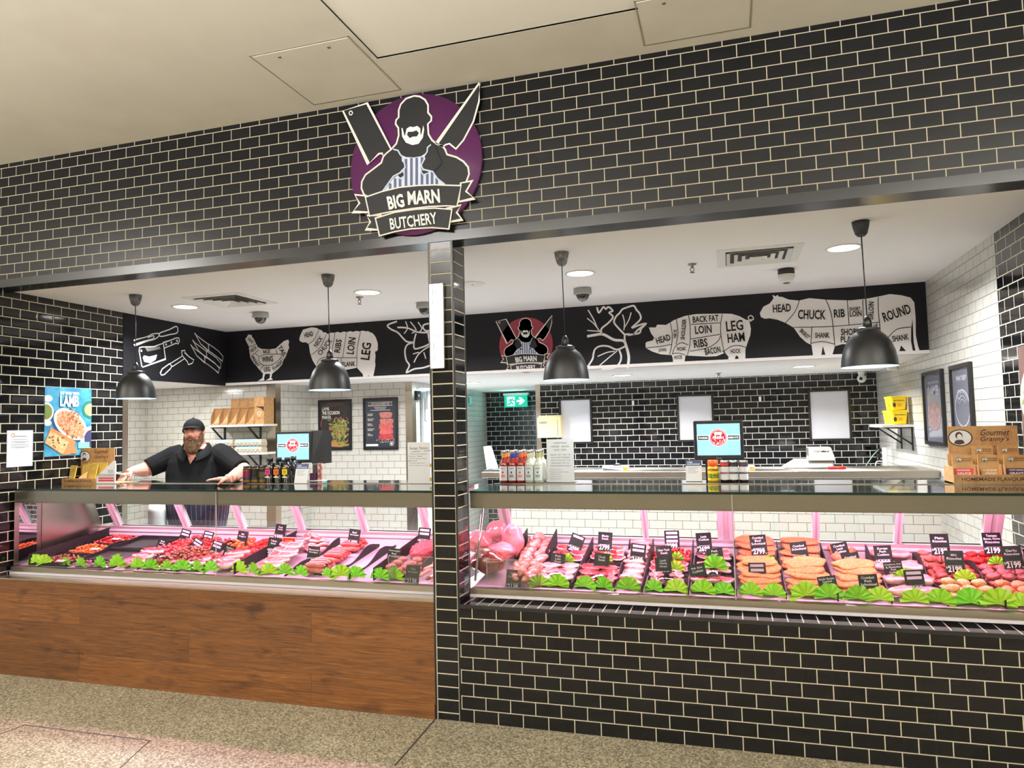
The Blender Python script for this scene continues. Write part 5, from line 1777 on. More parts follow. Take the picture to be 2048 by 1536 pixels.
# left display: partly empty, with a white and red box leaning at its right
p0, p1 = onY(121, 967, .62), onY(232, 967, .62)
t = thing('sachet_display', 'kraft cardboard display with yellow sachets on the left counter by the black tiled wall', 'display box', ((p0.x + p1.x) / 2, .62, GT))
x0, x1, y = p0.x, p1.x, .62
w = x1 - x0
m = MB().use(M_kraft).box((x0, y - .005, GT), (x0 + w * .66, y, GT + .045)).box((x0, y, GT), (x1, y + .2, GT + .006))
for q in (0, .33):
    m.hexa([(x0 + w * q, y, GT), (x0 + w * q + .004, y, GT), (x0 + w * q + .004, y + .18, GT), (x0 + w * q, y + .18, GT)], [(x0 + w * q, y, GT + .05), (x0 + w * q + .004, y, GT + .05), (x0 + w * q + .004, y + .18, GT + .15), (x0 + w * q, y + .18, GT + .15)])
m.use(M_brown).text('HOMEMADE FLAVOUR', V((x0 + w * .08, y - .0056, GT + .013)), X1 * w * .5, Z1 * .018, .02)
m.build('tray', t)
q0, q1 = onY(153, 967, y + .19), onY(229, 895, y + .19)
m = MB().use(M_kraft).box((q0.x, y + .19, GT), (q1.x, y + .195, q1.z))
bust(m, V((q0.x + (q1.x - q0.x) * .22, y + .1892, q1.z - .075)), .062, 0)
m.use(M_brown)
for i, s in enumerate(('Gourmet', "Granny's")):
    m.text(s, V((q0.x + (q1.x - q0.x) * .46, y + .1892, q1.z - .05 - .05 * i)), X1 * .15, Z1 * .036 + X1 * .01, .012)
m.build('header_card', t)
M_pyel = mat('pouch_yellow', (206, 176, 84), .4, col2=(184, 150, 62), nscale=25)
for k, (f0, f1, z1) in enumerate(((.03, .15, .15), (.2, .48, .155), (.24, .6, .17), (.5, .62, .12))):
    m = MB().use(M_pyel).hexa([(x0 + w * (f0 + .02), y + .05 + k * .03, GT + .007), (x0 + w * (f1 - .02), y + .05 + k * .03, GT + .007), (x0 + w * (f1 - .02), y + .066 + k * .03, GT + .007), (x0 + w * (f0 + .02), y + .066 + k * .03, GT + .007)],
                          [(x0 + w * f0, y + .08 + k * .03, GT + z1), (x0 + w * f1, y + .08 + k * .03, GT + z1), (x0 + w * f1, y + .086 + k * .03, GT + z1), (x0 + w * f0, y + .086 + k * .03, GT + z1)])
    m.build('pouch', t)
t2 = thing('packet_box', 'white packet box with red stripes at the right of the left sachet display', 'box', (x0 + w * .84, y - .012, GT))
a, b = x0 + w * .68, x1 + .005
m = MB().use(M_paper)
prof = [(a, GT + .003), (b, GT + .003), (b, GT + .19), (b - .02, GT + .19), (a + .03, GT + .085), (a, GT + .06)]
n = len(prof)
m.add([(x, y - .014, z) for x, z in prof] + [(x, y - .007, z) for x, z in prof], [tuple(range(n)), tuple(range(2 * n - 1, n - 1, -1))] + [(i, n + i, n + (i + 1) % n, (i + 1) % n) for i in range(n)])
m.use(M_red)
rect(m, a + .02, b - .012, GT + .022, GT + .036, y - .0146)
rect(m, a + .02, b - .012, GT + .042, GT + .054, y - .0146)
m.use(M_ink)
rect(m, a + .02, b - .012, GT + .064, GT + .068, y - .0146)
rect(m, a + .02, b - .012, GT + .076, GT + .080, y - .0146)
m.text('Gourmet', V((b - .075, y - .0146, GT + .105)), X1 * .055, Z1 * .012, .01)
m.text("Granny's", V((b - .075, y - .0146, GT + .09)), X1 * .055, Z1 * .012, .01)
m.build('carton', t2)

# jars and bottles
M_dark = mat('sauce_black', (18, 13, 12), .15, coat=.5)
def jar(name, label, px, py, y, r, h, glass, lidm, lidh, bands, lab=None, cat='jar', group=None, txt=None):
    c = onY(px, py, y)
    c.z = GT
    t = thing(name, label, cat, tuple(c), group)
    MB().use(glass).lathe([(r * .9, .0), (r, .006), (r, h - .012), (r * .85, h)], c, 20).build('body', t)
    MB().use(lidm).lathe([(r * .92, h), (r * .95, h + .003), (r * .95, h + lidh - .003), (r * .88, h + lidh)], c, 20).build('lid', t)
    m = MB()
    for z0, z1, mt in bands:
        m.use(mt)
        N = 10
        vs = [(c.x + (r + .0008) * math.sin(-1.15 + 2.3 * i / N), c.y - (r + .0008) * math.cos(-1.15 + 2.3 * i / N), c.z + z) for z in (h * z0, h * z1) for i in range(N + 1)]
        m.add(vs, [(i, i + 1, N + 2 + i, N + 1 + i) for i in range(N)], None, True)
    if txt:
        s, mt, z, wd, hh = txt
        m.use(mt).text(s, V((c.x - wd / 2, c.y - r - .0016, c.z + h * z)), X1 * wd, Z1 * hh, .01)
    if m.f:
        m.build('label', t)
    return t


for i, (px, mt, nm) in enumerate(((495, M_pink, 'magenta'), (511, M_ink, 'dark'), (527, mat('print_straw', (206, 180, 96), .5), 'straw coloured'))):
    jar('rub_jar', 'small dark spice rub jar with a %s label left of the bottles' % nm, px, 964, .68 + .01 * i, .034, .125, mat('rub_brown', (92, 56, 30), .25, coat=.4), M_black, .012,
        ((.04, .92, M_ink), (.40, .72, mt), (.74, .86, M_orange if i == 0 else M_ink), (.1, .24, mat('print_gold', (196, 150, 50), .5))))


def sauce_bottle(px, mt, nm, y=.70):
    c = onY(px, 963, y)
    c.z = GT
    t = thing('sauce_bottle', 'black squat sauce bottle with a %s label square' % nm, 'bottle', tuple(c))
    MB().use(M_dark).lathe([(.034, 0), (.038, .006), (.038, .13), (.030, .155), (.019, .165), (.018, .175)], c, 20).build('body', t)
    MB().use(M_black).lathe([(.022, .170), (.022, .198), (.020, .2)], c, 16).build('lid', t)
    MB().use(M_dark).tube([c + V((.030, 0, .15)), c + V((.05, 0, .155)), c + V((.055, 0, .12)), c + V((.037, 0, .10))], .006, 8).build('handle', t)
    m = MB().use(mt)
    m.box((c.x - .022, c.y - .0395, c.z + .068), (c.x + .022, c.y - .037, c.z + .110))
    m.use(M_ink)
    for k in range(2):
        rect(m, c.x - .014, c.x + .014, c.z + .08 + k * .012, c.z + .085 + k * .012, c.y - .0398)
    m.use(mat('print_gold', (196, 150, 50), .5))
    rect(m, c.x - .018, c.x + .018, c.z + .117, c.z + .127, c.y - .039)
    m.use(M_paper)
    m.poly([V((c.x + a, c.y - .0392, c.z + b)) for a, b in ((-.026, .044), (-.012, .058), (0, .05), (.012, .058), (.026, .044), (.01, .047), (0, .043), (-.01, .047))])
    m.use(M_yel).disc((c.x, c.y - .0398, c.z + .057), X1 * .008, Z1 * .008, 12)
    m.build('label', t)
sauce_bottle(541, M_pink, 'magenta')
sauce_bottle(558, M_orange, 'orange')
sauce_bottle(575, M_yel, 'yellow')
c = onY(587, 963, .78)
t = thing('sauce_bottle', 'black handled sauce bottle half hidden behind the yellow labelled one', 'bottle', (c.x, c.y, GT))
c.z = GT
MB().use(M_dark).lathe([(.034, 0), (.038, .006), (.038, .14), (.030, .16), (.018, .175)], c, 18).build('body', t)
MB().use(M_black).lathe([(.022, .172), (.022, .205)], c, 14).build('lid', t)


def dressing(px, liquid, band, word, lab, y):
    c = onY(px, 962, y)
    c.z = GT
    t = thing('dressing_bottle', lab, 'bottle', tuple(c))
    MB().use(liquid).lathe([(.030, 0), (.034, .005), (.034, .125), (.030, .145), (.017, .165), (.0155, .178)], c, 20).build('body', t)
    MB().use(mat('clear_neck', (216, 220, 218), .08, spec=.7)).lathe([(.0155, .178), (.0155, .205), (.0165, .21), (.0165, .216)], c, 14).build('neck', t)
    m = MB().use(M_chrome).lathe([(.0172, .208), (.0172, .226), (.015, .229)], c, 14)
    m.build('lid', t)
    MB().use(band).lathe([(.0168, .178), (.0168, .206)], c, 14, cap=False).build('neck_band', t)
    m = MB().use(M_paper)
    N = 8
    vs = [(c.x + .0347 * math.sin(-.95 + 1.9 * i / N), c.y - .0347 * math.cos(-.95 + 1.9 * i / N), c.z + z) for z in (.018, .118) for i in range(N + 1)]
    m.add(vs, [(i, i + 1, N + 2 + i, N + 1 + i) for i in range(N)], None, True)
    m.use(word)
    yy = c.y - .0356
    m.disc((c.x, yy, c.z + .075), X1 * .006, Z1 * .008, 8)
    for k in range(2):
        rect(m, c.x - .015, c.x + .015, c.z + .042 + k * .01, c.z + .047 + k * .01, yy)
    m.use(mat('print_grey', (150, 150, 150), .6))
    rect(m, c.x - .016, c.x + .016, c.z + .1, c.z + .106, yy)
    m.build('label', t)
M_sr = mat('sauce_red', (128, 26, 18), .12, coat=.6)
M_sw = mat('sauce_cream', (206, 208, 186), .15, coat=.5)
bb = mat('band_blue', (30, 66, 160), .4)
bo = mat('band_orange', (226, 104, 40), .4)
bw = mat('band_cream', (226, 220, 190), .4)
for i, (px, l, b, wd, nm) in enumerate(((1009, M_sr, mat('band_amber', (226, 150, 60), .4), M_red, 'dark red dressing bottle with an amber neck band'), (1026, M_sr, bb, M_navy, 'red dressing bottle with a blue neck band'), (1043, M_sr, bo, M_red, 'red dressing bottle with an orange neck band'), (1060, M_sw, bw, M_grn, 'cream dressing bottle next to the red ones'), (1078, M_sw, mat('band_olive', (190, 186, 120), .4), M_grn, 'cream dressing bottle nearest the handwritten Christmas sign'))):
    dressing(px, l, b, wd, nm + ', front row', .76)
    dressing(px + 7, l, b, wd, nm + ', row behind', .90)


# jars on the right counter
t = jar('mustard_jar', 'yellow labelled jar with a wide orange lid below the right screen', 1427, 961, .86, .036, .105, mat('mustard', (226, 178, 60), .2, coat=.5), mat('lid_orange', (230, 92, 26), .35), .038, ((.12, .86, M_yel), (.70, .82, M_red), (.24, .52, M_grn)), txt=('C', M_yel, .3, .02, .022))
M_jam = mat('jam_dark', (40, 14, 14), .12, coat=.6)
for px, c1, nm in ((1450, M_red, 'a red badge, beside the orange lidded jar'), (1468, M_ink, 'a small dark mark, middle of the three'), (1488, M_purp, 'a purple tab, right of the three')):
    jar('relish_jar', 'dark relish jar with a white label and ' + nm, px, 961, .86, .030, .125, M_jam, M_chrome, .016, ((.12, .80, M_paper), (.86, .99, c1), (.42, .52, c1)))


# paper and card signs
def stand_sign(name, label, px0, py0, px1, py1, y, base_z=GT, th=.003, holder=True):
    a, b = onY(px0, py1, y), onY(px1, py0, y)
    b = V((onY(px1, py1, y).x, y, b.z))
    t = thing(name, label, 'sign', ((a.x + b.x) / 2, y, base_z))
    MB().use(M_paper).box((a.x, y, base_z + .001), (b.x, y + th, b.z)).build('sheet', t)
    return t, a.x, b.x, base_z, b.z


t, x0, x1, z0, z1 = stand_sign('handwritten_sign', 'white handwritten CHRISTMAS ORDER BOOK sign beside the dressing bottles', 1095, 878, 1149, 963, .80)
m = MB().use(M_hand)
lines_on(m, [('CHRISTMAS', .5), ('ORDER   BOOK', .68), ('NOW  OPEN', .46)], x0, x1, z0 + (z1 - z0) * .72, z1 - .012, .7994, -.005, .5)
lines_on(m, [('PLEASE  ASK  ONE  OF', .74), ('OUR STAFF MEMBERS', .7), ('AND WE CAN GET YOU', .72), ('ORGANISED WITH ALL', .68), ('YOUR CHRISTMAS MEATS', .78)], x0, x1, z0 + (z1 - z0) * .36, z0 + (z1 - z0) * .68, .7994, -.005, .45)
lines_on(m, [('* Full & 1/2 hams', .52), ('* Rolled seasoned roasts', .78), ('* Ham hocks', .46), ('* Leg lamb roasts', .52), ('* Whole chickens', .48)], x0 + .012, x1, z0 + .02, z0 + (z1 - z0) * .33, .7994, -.005, .42, 1)
m.build('writing', t)
MB().use(G_acr).box((x0 - .004, .8035, GT), (x1 + .004, .806, z1 + .004)).box((x0 - .004, .77, GT), (x1 + .004, .88, GT + .002)).build('holder', t)

t, x0, x1, z0, z1 = stand_sign('handwritten_board', 'white handwritten sausage flavours board against the tiled column', 816, 884, 862, 967, .66)
m = MB().use(M_hand)
lines_on(m, [('Sausage  Flavours', .82)], x0, x1, z1 - .065, z1 - .015, .6594, 0, .5)
m.stroke([V((x0 + .03, .6594, z1 - .07)), V((x0 + .10, .6594, z1 - .066))], .003, V((0, -1, 0)))
m.stroke([V((x0 + .13, .6594, z1 - .065)), V((x0 + .19, .6594, z1 - .06))], .003, V((0, -1, 0)))
lines_on(m, [('* Smoked & Caramelised', .84), ('     Onion  Beef', .62), ('* Sweet Mustard Herb', .82), ('     Beef', .38), ('* Smokey BBQ Beef', .74), ('* Mint & Rosemary Lamb', .9)], x0 + .008, x1, z0 + (z1 - z0) * .42, z1 - .075, .6594, -.004, .5, 1)
m.build('writing', t)
MB().use(mat('gold_clip', (190, 150, 60), .4)).box((x1 - .006, .655, z0 + .02), (x1 + .004, .668, z0 + .045)).build('clip', t)
MB().use(mat('gold_clip', (190, 150, 60), .4)).box((x1 - .006, .655, z0 + .12), (x1 + .004, .668, z0 + .145)).build('clip', t)

for lab, px0, py0, px1, py1, y, txt in (('white card surcharge notice with a navy top below the left screen', 588, 928, 613, 965, .66, 1), ('white card surcharge notice with a navy top left of the orange lidded jar', 1372, 921, 1404, 961, .86, 1)):
    a, b = onY(px0, py1, y), onY(px1, py0, y)
    zt = b.z
    x0, x1 = a.x, onY(px1, py1, y).x
    t = thing('notice_card', lab, 'notice', ((x0 + x1) / 2, y, GT))
    W0 = V((0, .035, zt - GT - .002))
    P = V((x0, y, GT + .002))
    U = X1 * (x1 - x0)
    N = U.cross(W0).normalized() * .0012
    m = MB().use(M_paper).hexa([P - N * 1.5, P + U - N * 1.5, P + U + W0 - N * 1.5, P + W0 - N * 1.5], [P, P + U, P + U + W0, P + W0])
    m.use(M_navy)
    q = P + N * .4
    m.add([q + W0 * .74, q + U + W0 * .74, q + U + W0 * .995, q + W0 * .995], [(0, 1, 2, 3)])
    m.use(M_paper)
    m.text('CARD', P + N + W0 * .87 + U * .1, U * .34, W0 * .07, .03)
    m.text('SURCHARGE', P + N + W0 * .78 + U * .1, U * .78, W0 * .07, .03)
    m.use(mat('print_grey', (150, 150, 150), .6))
    for k in range(5):
        z = .64 - .06 * k
        q2 = P + N + W0 * z + U * .14
        m.add([q2, q2 + U * (.66 - .1 * (k % 3)), q2 + U * (.66 - .1 * (k % 3)) + W0 * .014, q2 + W0 * .014], [(0, 1, 2, 3)])
    m.build('card', t)
    b2 = V((x0, y + .04, GT))
    MB().use(G_acr).box((x0, y, GT), (x1, y + .07, GT + .0015)).build('holder', t)

# screens of the weighing scales
M_scr = mat('screen_sky', (150, 205, 238), .3, emit=.75)
M_scrd = mat('screen_dark', (34, 48, 52), .3, emit=.4)
M_scrr = mat('screen_red', (186, 30, 48), .3, emit=.6)
M_scrw = mat('screen_white', (240, 244, 248), .3, emit=.9)
def screen_face(t, P, U, W_, N):
    """FARM FRESH MEATS screen picture"""
    m = MB().use(M_scr)
    q = P + N * .0006
    m.add([q, q + U, q + U + W_, q + W_], [(0, 1, 2, 3)])
    q = P + N * .0012
    m.use(M_scrw)
    m.add([q + W_ * .475, q + U + W_ * .475, q + U + W_ * .64, q + W_ * .64], [(0, 1, 2, 3)])
    q = P + N * .0018
    m.use(M_scrd)
    for a, b in ((.02, .27), (.72, .98)):
        m.add([q + U * a + W_ * .49, q + U * b + W_ * .49, q + U * b + W_ * .62, q + U * a + W_ * .62], [(0, 1, 2, 3)])
    c = P + U * .495 + W_ * .555
    m.use(M_scrw).disc(c + N * .0024, U * .205, W_ * .275, 32)
    m.use(M_scrr).disc(c + N * .003, U * .195, W_ * .262, 32)
    m.use(M_scrw).ring(c + N * .0036, U * .178, W_ * .24, .96)
    m.use(M_scrr)
    m.use(M_scrw)
    m.poly([c + N * .0038 + U * a + W_ * b for a, b in ((-.1, .15), (-.06, .19), (.08, .18), (.1, .12), (.07, .1), (.07, .03), (.05, .03), (.045, .09), (-.05, .09), (-.055, .03), (-.075, .03), (-.08, .12))])
    rs = random.Random(4)
    for k in range(60):
        a, b = rs.uniform(-.16, .16), rs.uniform(-.22, -.05)
        if (a / .17) ** 2 + (b / .225) ** 2 < 1:
            m.stroke([c + N * .0038 + U * a + W_ * b, c + N * .0038 + U * (a + rs.uniform(-.02, .02)) + W_ * (b + rs.uniform(-.03, .03))], .0028, N)
    q = P + N * .0042
    m.text('FARM', q + U * .045 + W_ * .525, U * .2, W_ * .06, .03)
    m.text('MEATS', q + U * .735 + W_ * .525, U * .225, W_ * .06, .03)
    m.text('FRESH', q + U * .37 + W_ * .515, U * .25, W_ * .085, .03)
    m.build('screen', t)


a, b, c_ = onY(1389, 921, .93), onY(1489, 920, .93), onY(1387, 842, .93)
t = thing('scale_screen', 'black framed screen showing FARM FRESH MEATS on the right counter', 'screen', ((a.x + b.x) / 2, .93, GT))
x0, x1, z0, z1 = a.x, b.x, a.z, c_.z
MB().use(M_black).box((x0, .93, z0), (x1, .96, z1)).build('bezel', t, bevel=.008)
m = MB().use(mat('print_grey', (150, 150, 150), .6))
m.text('Zeroa', V(((x0 + x1) / 2 - .018, 0.9292, z0 + .010)), X1 * .036, Z1 * .012, .01)
m.build('badge', t)
bx = .022
screen_face(t, V((x0 + bx, 0.9292, z0 + .034)), X1 * (x1 - x0 - 2 * bx), Z1 * (z1 - z0 - .034 - .022), V((0, -1, 0)))
MB().use(M_black).box((x0 + .07, .955, GT), (x0 + .11, .99, z1 - .1)).build('post', t)
a, b, c_ = onY(551, 926, .95), onY(623, 927, .95), onY(554, 864, .95)
t = thing('scale_screen', 'black framed screen showing FARM FRESH MEATS on the left counter', 'screen', ((a.x + b.x) / 2, .95, GT))
x0, x1, z0, z1 = a.x, b.x, a.z, c_.z
MB().use(M_black).box((x0, .95, z0), (x1, .975, z1)).build('bezel', t, bevel=.006)
screen_face(t, V((x0 + .018, .9492, z0 + .026)), X1 * (x1 - x0 - .04), Z1 * (z1 - z0 - .026 - .018), V((0, -1, 0)))
x2 = onY(641, 926, .95).x
MB().use(mat('till_black', (24, 24, 26), .3)).hexa([(x1, .955, z0 - .01), (x2, .99, z0 - .01), (x2, 1.12, z0 - .01), (x1, 1.12, z0 - .01)], [(x1 - .02, .965, z1 + .004), (x2 - .004, .99, z1 + .004), (x2 - .004, 1.12, z1 + .004), (x1 - .02, 1.12, z1 + .004)]).build('side_cover', t)
MB().use(M_black).box(((x0 + x1) / 2 - .05, .975, GT - .0), ((x0 + x1) / 2 + .05, .995, z0 + .05)).build('post', t)
c = onY(627, 958, .93)
t = thing('leaflet_holder', 'small dark leaflet holder with red and brown packets beside the left card notice', 'leaflets', (c.x, .93, GT))
MB().use(M_purp).box((c.x - .035, .93, GT), (c.x + .01, .96, GT + .06)).build('packet', t)
MB().use(mat('leaflet_dark', (60, 50, 50), .5)).box((c.x - .03, .965, GT), (c.x + .02, .98, GT + .13)).build('leaflet', t)
MB().use(mat('leaflet_meat', (150, 84, 74), .5, col2=(216, 186, 176), nscale=30)).box((c.x + .022, .955, GT), (c.x + .06, .97, GT + .14)).build('leaflet', t)
MB().use(M_white).box((c.x - .05, .92, GT), (c.x + .09, .99, GT + .004)).build('base', t)

# ------------------------------------------------------------------ the room behind: bench and what stands on it
xb0, xb1 = onY(963, 950, 2.667).x, onY(1880, 952, 2.667).x
BZ = 1.305
t = thing('steel_bench', 'long stainless steel bench behind the right counter', 'bench', ((xb0 + xb1) / 2, 2.9, 0))
m = MB().use(M_steel).box((xb0, 2.667, 1.245), (xb1, 3.35, BZ))
m.build('bench_top', t, bevel=.004)
for x in (xb0 + .1, (xb0 + xb1) / 2, xb1 - .2):
    MB().use(M_steel2).box((x, 3.2, 0), (x + .05, 3.25, 1.245)).build('leg', t)


def glove_box(px0, px1, py, y, lab):
    a, b = onY(px0, py, y), onY(px1, py, y)
    t = thing('glove_box', lab, 'box', ((a.x + b.x) / 2, y + .06, BZ))
    h = onY(px0, 932, y).z - BZ
    m = MB().use(M_paper).box((a.x, y, BZ), (b.x, y + .12, BZ + h))
    m.use(mat('print_grey2', (96, 98, 104), .6)).poly([V((a.x + .005, y - .0008, BZ + .004)), V((b.x - .03, y - .0008, BZ + .004)), V((a.x + .005, y - .0008, BZ + h * .55))])
    m.use(mat('print_amber', (232, 170, 60), .6))
    rect(m, b.x - .045, b.x - .002, BZ + .002, BZ + h * .75, y - .001)
    m.use(M_ink).text('NITRILE GLOVES', V((a.x + .07, y - .0012, BZ + h * .62)), X1 * (b.x - a.x) * .55, Z1 * h * .18, .02)
    m.build('carton', t)
    m = MB().use(M_black)
    for k in range(5):
        m.ball(((a.x + b.x) / 2 + rnd(-.03, .03), y + .06, BZ + h + .006), (.03, .02, .014), 1, None, .6, 3, k)
    m.build('glove', t)
glove_box(1205, 1256, 946, 2.78, 'white nitrile gloves box on the steel bench right of the Christmas sign')
glove_box(1464, 1510, 946, 2.78, 'gloves box on the steel bench half hidden behind the relish jars')
# wrapping machine / scale with a white head
a, b = onY(1566, 944, 3.0), onY(1668, 944, 3.0)
t = thing('weigh_machine', 'grey and white scale machine on the steel bench under the third white frame', 'machine', ((a.x + b.x) / 2, 3.1, BZ))
M_mach = mat('machine_grey', (168, 166, 162), .4, .3)
w = b.x - a.x
z1 = onY(1600, 921, 3.0).z
MB().use(M_mach).hexa([(a.x, 2.98, BZ), (b.x, 2.98, BZ), (b.x, 3.3, BZ), (a.x, 3.3, BZ)], [(a.x + w * .28, 3.0, z1), (b.x, 3.0, z1), (b.x, 3.3, z1), (a.x + w * .28, 3.3, z1)]).build('body', t, bevel=.008)
q0, q1 = onY(1618, 921, 2.98), onY(1667, 895, 2.98)
m = MB().use(M_white).box((q0.x, 2.96, q0.z), (q1.x, 3.2, q0.z + (q1.z - q0.z) * .35))
m.use(M_mach).hexa([(q0.x, 2.96, q0.z + (q1.z - q0.z) * .35), (q1.x, 2.96, q0.z + (q1.z - q0.z) * .35), (q1.x, 3.2, q0.z + (q1.z - q0.z) * .35), (q0.x, 3.2, q0.z + (q1.z - q0.z) * .35)], [(q0.x, 3.0, q1.z), (q1.x - .02, 3.0, q1.z), (q1.x - .02, 3.2, q1.z), (q0.x, 3.2, q1.z)])
m.build('head', t)
zm = q0.z + (q1.z - q0.z) * .62
m = MB().use(M_brown)
m.text('CAS', V((q0.x + .05, 2.978, zm)), X1 * .045, Z1 * .016, .01)
m.poly([V((q0.x + .10, 2.978, zm + .008)), V((q0.x + .125, 2.978, zm + .018)), V((q0.x + .155, 2.978, zm + .008)), V((q0.x + .17, 2.978, zm + .017)), V((q0.x + .17, 2.978, zm - .002)), V((q0.x + .155, 2.978, zm + .006)), V((q0.x + .125, 2.978, zm - .004))])
m.build('badge', t)
a, b = onY(1580, 944, 2.8), onY(1692, 942, 2.8)
t = thing('boning_knife', 'red handled knife lying on the steel bench in front of the grey machine', 'knife', ((a.x + b.x) / 2, 2.8, BZ))
k = onY(1656, 941, 2.8).x
MB().use(M_chrome).hexa([(a.x, 2.79, BZ + .014), (k, 2.785, BZ + .006), (k, 2.80, BZ + .006), (a.x, 2.795, BZ + .014)], [(a.x, 2.79, BZ + .016), (k, 2.785, BZ + .024), (k, 2.80, BZ + .024), (a.x, 2.795, BZ + .016)]).build('blade', t)
MB().use(mat('handle_red', (226, 40, 30), .4)).tube([(k, 2.792, BZ + .016), (k + .04, 2.792, BZ + .02), ((k + b.x) / 2, 2.792, BZ + .016), (b.x - .02, 2.792, BZ + .018), (b.x, 2.792, BZ + .012)], [.012, .016, .013, .016, .008], 10).build('handle', t)
# things at the bench's left end
a = onY(982, 945, 3.1)
t = thing('cutting_board', 'white cutting board leaning at the left end of the steel bench', 'board', (a.x, 3.1, BZ))
q = onY(971, 893, 3.15)
MB().use(mat('board_white', (214, 224, 222), .5)).hexa([(a.x - .04, 3.08, BZ), (a.x + .02, 3.08, BZ), (a.x + .02, 3.3, BZ), (a.x - .04, 3.3, BZ)], [(q.x - .015, 3.12, q.z), (q.x + .01, 3.12, q.z), (q.x + .01, 3.32, q.z), (q.x - .015, 3.32, q.z)]).build('slab', t)
a = onY(985, 944, 2.85)
t = thing('tray', 'dark flat tray on the left end of the steel bench', 'tray', (a.x, 2.85, BZ))
MB().use(M_blackm).box((a.x - .08, 2.78, BZ), (a.x + .1, 3.0, BZ + .012)).build('pan', t)
c = onX(1765, 918, XR - .04)
t = thing('power_strip', 'white upright power strip with plugs on the white tiled right wall above the bench', 'power strip', (XR - .02, c.y, c.z))
MB().use(M_white).box((XR - .045, c.y - .06, c.z - .12), (XR, c.y + .0, c.z + .13)).build('housing', t, bevel=.006)
for k in range(3):
    MB().use(M_black).box((XR - .10, c.y - .02, c.z - .04 + k * .06), (XR - .045, c.y + .04, c.z + .0 + k * .06)).build('plug', t, bevel=.006)
pp = [onY(*q) for q in ((1757, 899, c.y - .05), (1745, 912, c.y - .1), (1733, 930, c.y - .1), (1724, 945, c.y - .12))]
MB().use(mat('cord_green', (120, 150, 130), .5)).tube(catmull(pp, 4), .006, 6).build('cord', t)
pp = [onY(*q) for q in ((1766, 923, c.y - .05), (1754, 923, c.y - .08), (1751, 932, c.y - .1), (1754, 945, c.y - .12))]
MB().use(M_white).tube(catmull(pp, 4), .006, 6).build('cord', t)

# paper towel dispenser on the steel corner
a, b = onY(1075, 876, 5.02), onY(1121, 833, 5.02)
t = thing('towel_dispenser', 'cream paper towel dispenser beside the first white frame', 'dispenser', ((a.x + b.x) / 2, 5.15, a.z))
M_crm = mat('dispenser_cream', (236, 214, 158), .4)
MB().use(M_crm).box((a.x, 5.02, a.z), (b.x, 5.15, b.z - .01)).hexa([(a.x, 5.02, b.z - .01), (b.x, 5.02, b.z - .01), (b.x, 5.15, b.z - .01), (a.x, 5.15, b.z - .01)], [(a.x + .03, 5.05, b.z + .02), (b.x, 5.05, b.z + .02), (b.x, 5.15, b.z + .02), (a.x + .03, 5.15, b.z + .02)]).build('housing', t, bevel=.008)
m = MB().use(mat('dispenser_window', (150, 140, 120), .2)).disc((a.x + .08, 5.019, b.z - .075), X1 * .062, Z1 * .018, 20)
m.use(M_brown).box((b.x - .045, 5.0185, a.z + .02), (b.x - .04, 5.02, b.z - .04))
m.build('window', t)

# white framed boards on the black rear wall
M_wb = mat('frame_board', (214, 212, 218), .25, coat=.3)
for (px0, py0, px1, py1), lab in zip(((1120, 795, 1186, 888), (1356, 787, 1430, 884), (1620, 777, 1705, 882)), ('white panel in a thin black frame right of the cream towel dispenser', 'white panel in a thin black frame half behind the right screen', 'white panel in a thin black frame above the grey and white machine')):
    a, b = onY(px0, py1, 5.13), onY(px1, py0, 5.13)
    x1 = onY(px1, py1, 5.13).x
    t = thing('picture_frame', lab, 'frame', ((a.x + x1) / 2, 5.14, a.z))
    m = MB().use(M_black)
    for u0, u1, v0, v1 in ((a.x, x1, a.z, a.z + .025), (a.x, x1, b.z - .025, b.z), (a.x, a.x + .025, a.z + .025, b.z - .025), (x1 - .025, x1, a.z + .025, b.z - .025)):
        m.box((u0, 5.12, v0), (u1, 5.149, v1))
    m.build('border', t)
    MB().use(M_wb).box((a.x + .025, 5.135, a.z + .025), (x1 - .025, 5.149, b.z - .025)).build('panel', t)
for px, py in ((1266, 806), (1520, 798)):
    c = onY(px, py, 5.149)
    tag(MB().use(M_paper).box((c.x - .014, 5.146, c.z - .03), (c.x + .014, 5.1495, c.z + .03)).build('tape_strip'), 'small white tape strip on the black rear tiles %s' % ('between the first two white frames' if px < 1400 else 'between the last two white frames'), 'tape')

# exit sign
a, b = onY(1009, 815, 6.6), onY(1054, 789, 6.6)
t = thing('exit_sign', 'green lit running man exit sign with an arrow on the black passage wall', 'sign', ((a.x + b.x) / 2, 6.65, b.z))
M_ex = mat('exit_green', (0, 150, 120), .4, emit=1.0, ecol=(0, 170, 140))
M_exw = mat('exit_white', (220, 255, 250), .4, emit=1.5)
MB().use(M_white).box((a.x - .02, 6.60, b.z - .005), (b.x + .02, 6.7, b.z + .03)).build('housing', t)
m = MB().use(M_ex).box((a.x, 6.60, a.z), (b.x, 6.625, b.z - .005))
w, h = b.x - a.x, b.z - a.z
P = lambda u, v, k=1: V((a.x + w * u, 6.60 - .001 * k, a.z + h * v))
m.use(M_exw).add([P(.12, .12), P(.46, .12), P(.46, .86), P(.12, .86)], [(0, 1, 2, 3)])
m.poly([P(u, v, 2) for u, v in ((.54, .42), (.72, .42), (.62, .22), (.74, .22), (.9, .5), (.74, .78), (.62, .78), (.72, .58), (.54, .58))])
m.use(M_ex).disc(P(.36, .76, 3), X1 * w * .035, Z1 * h * .06, 12)
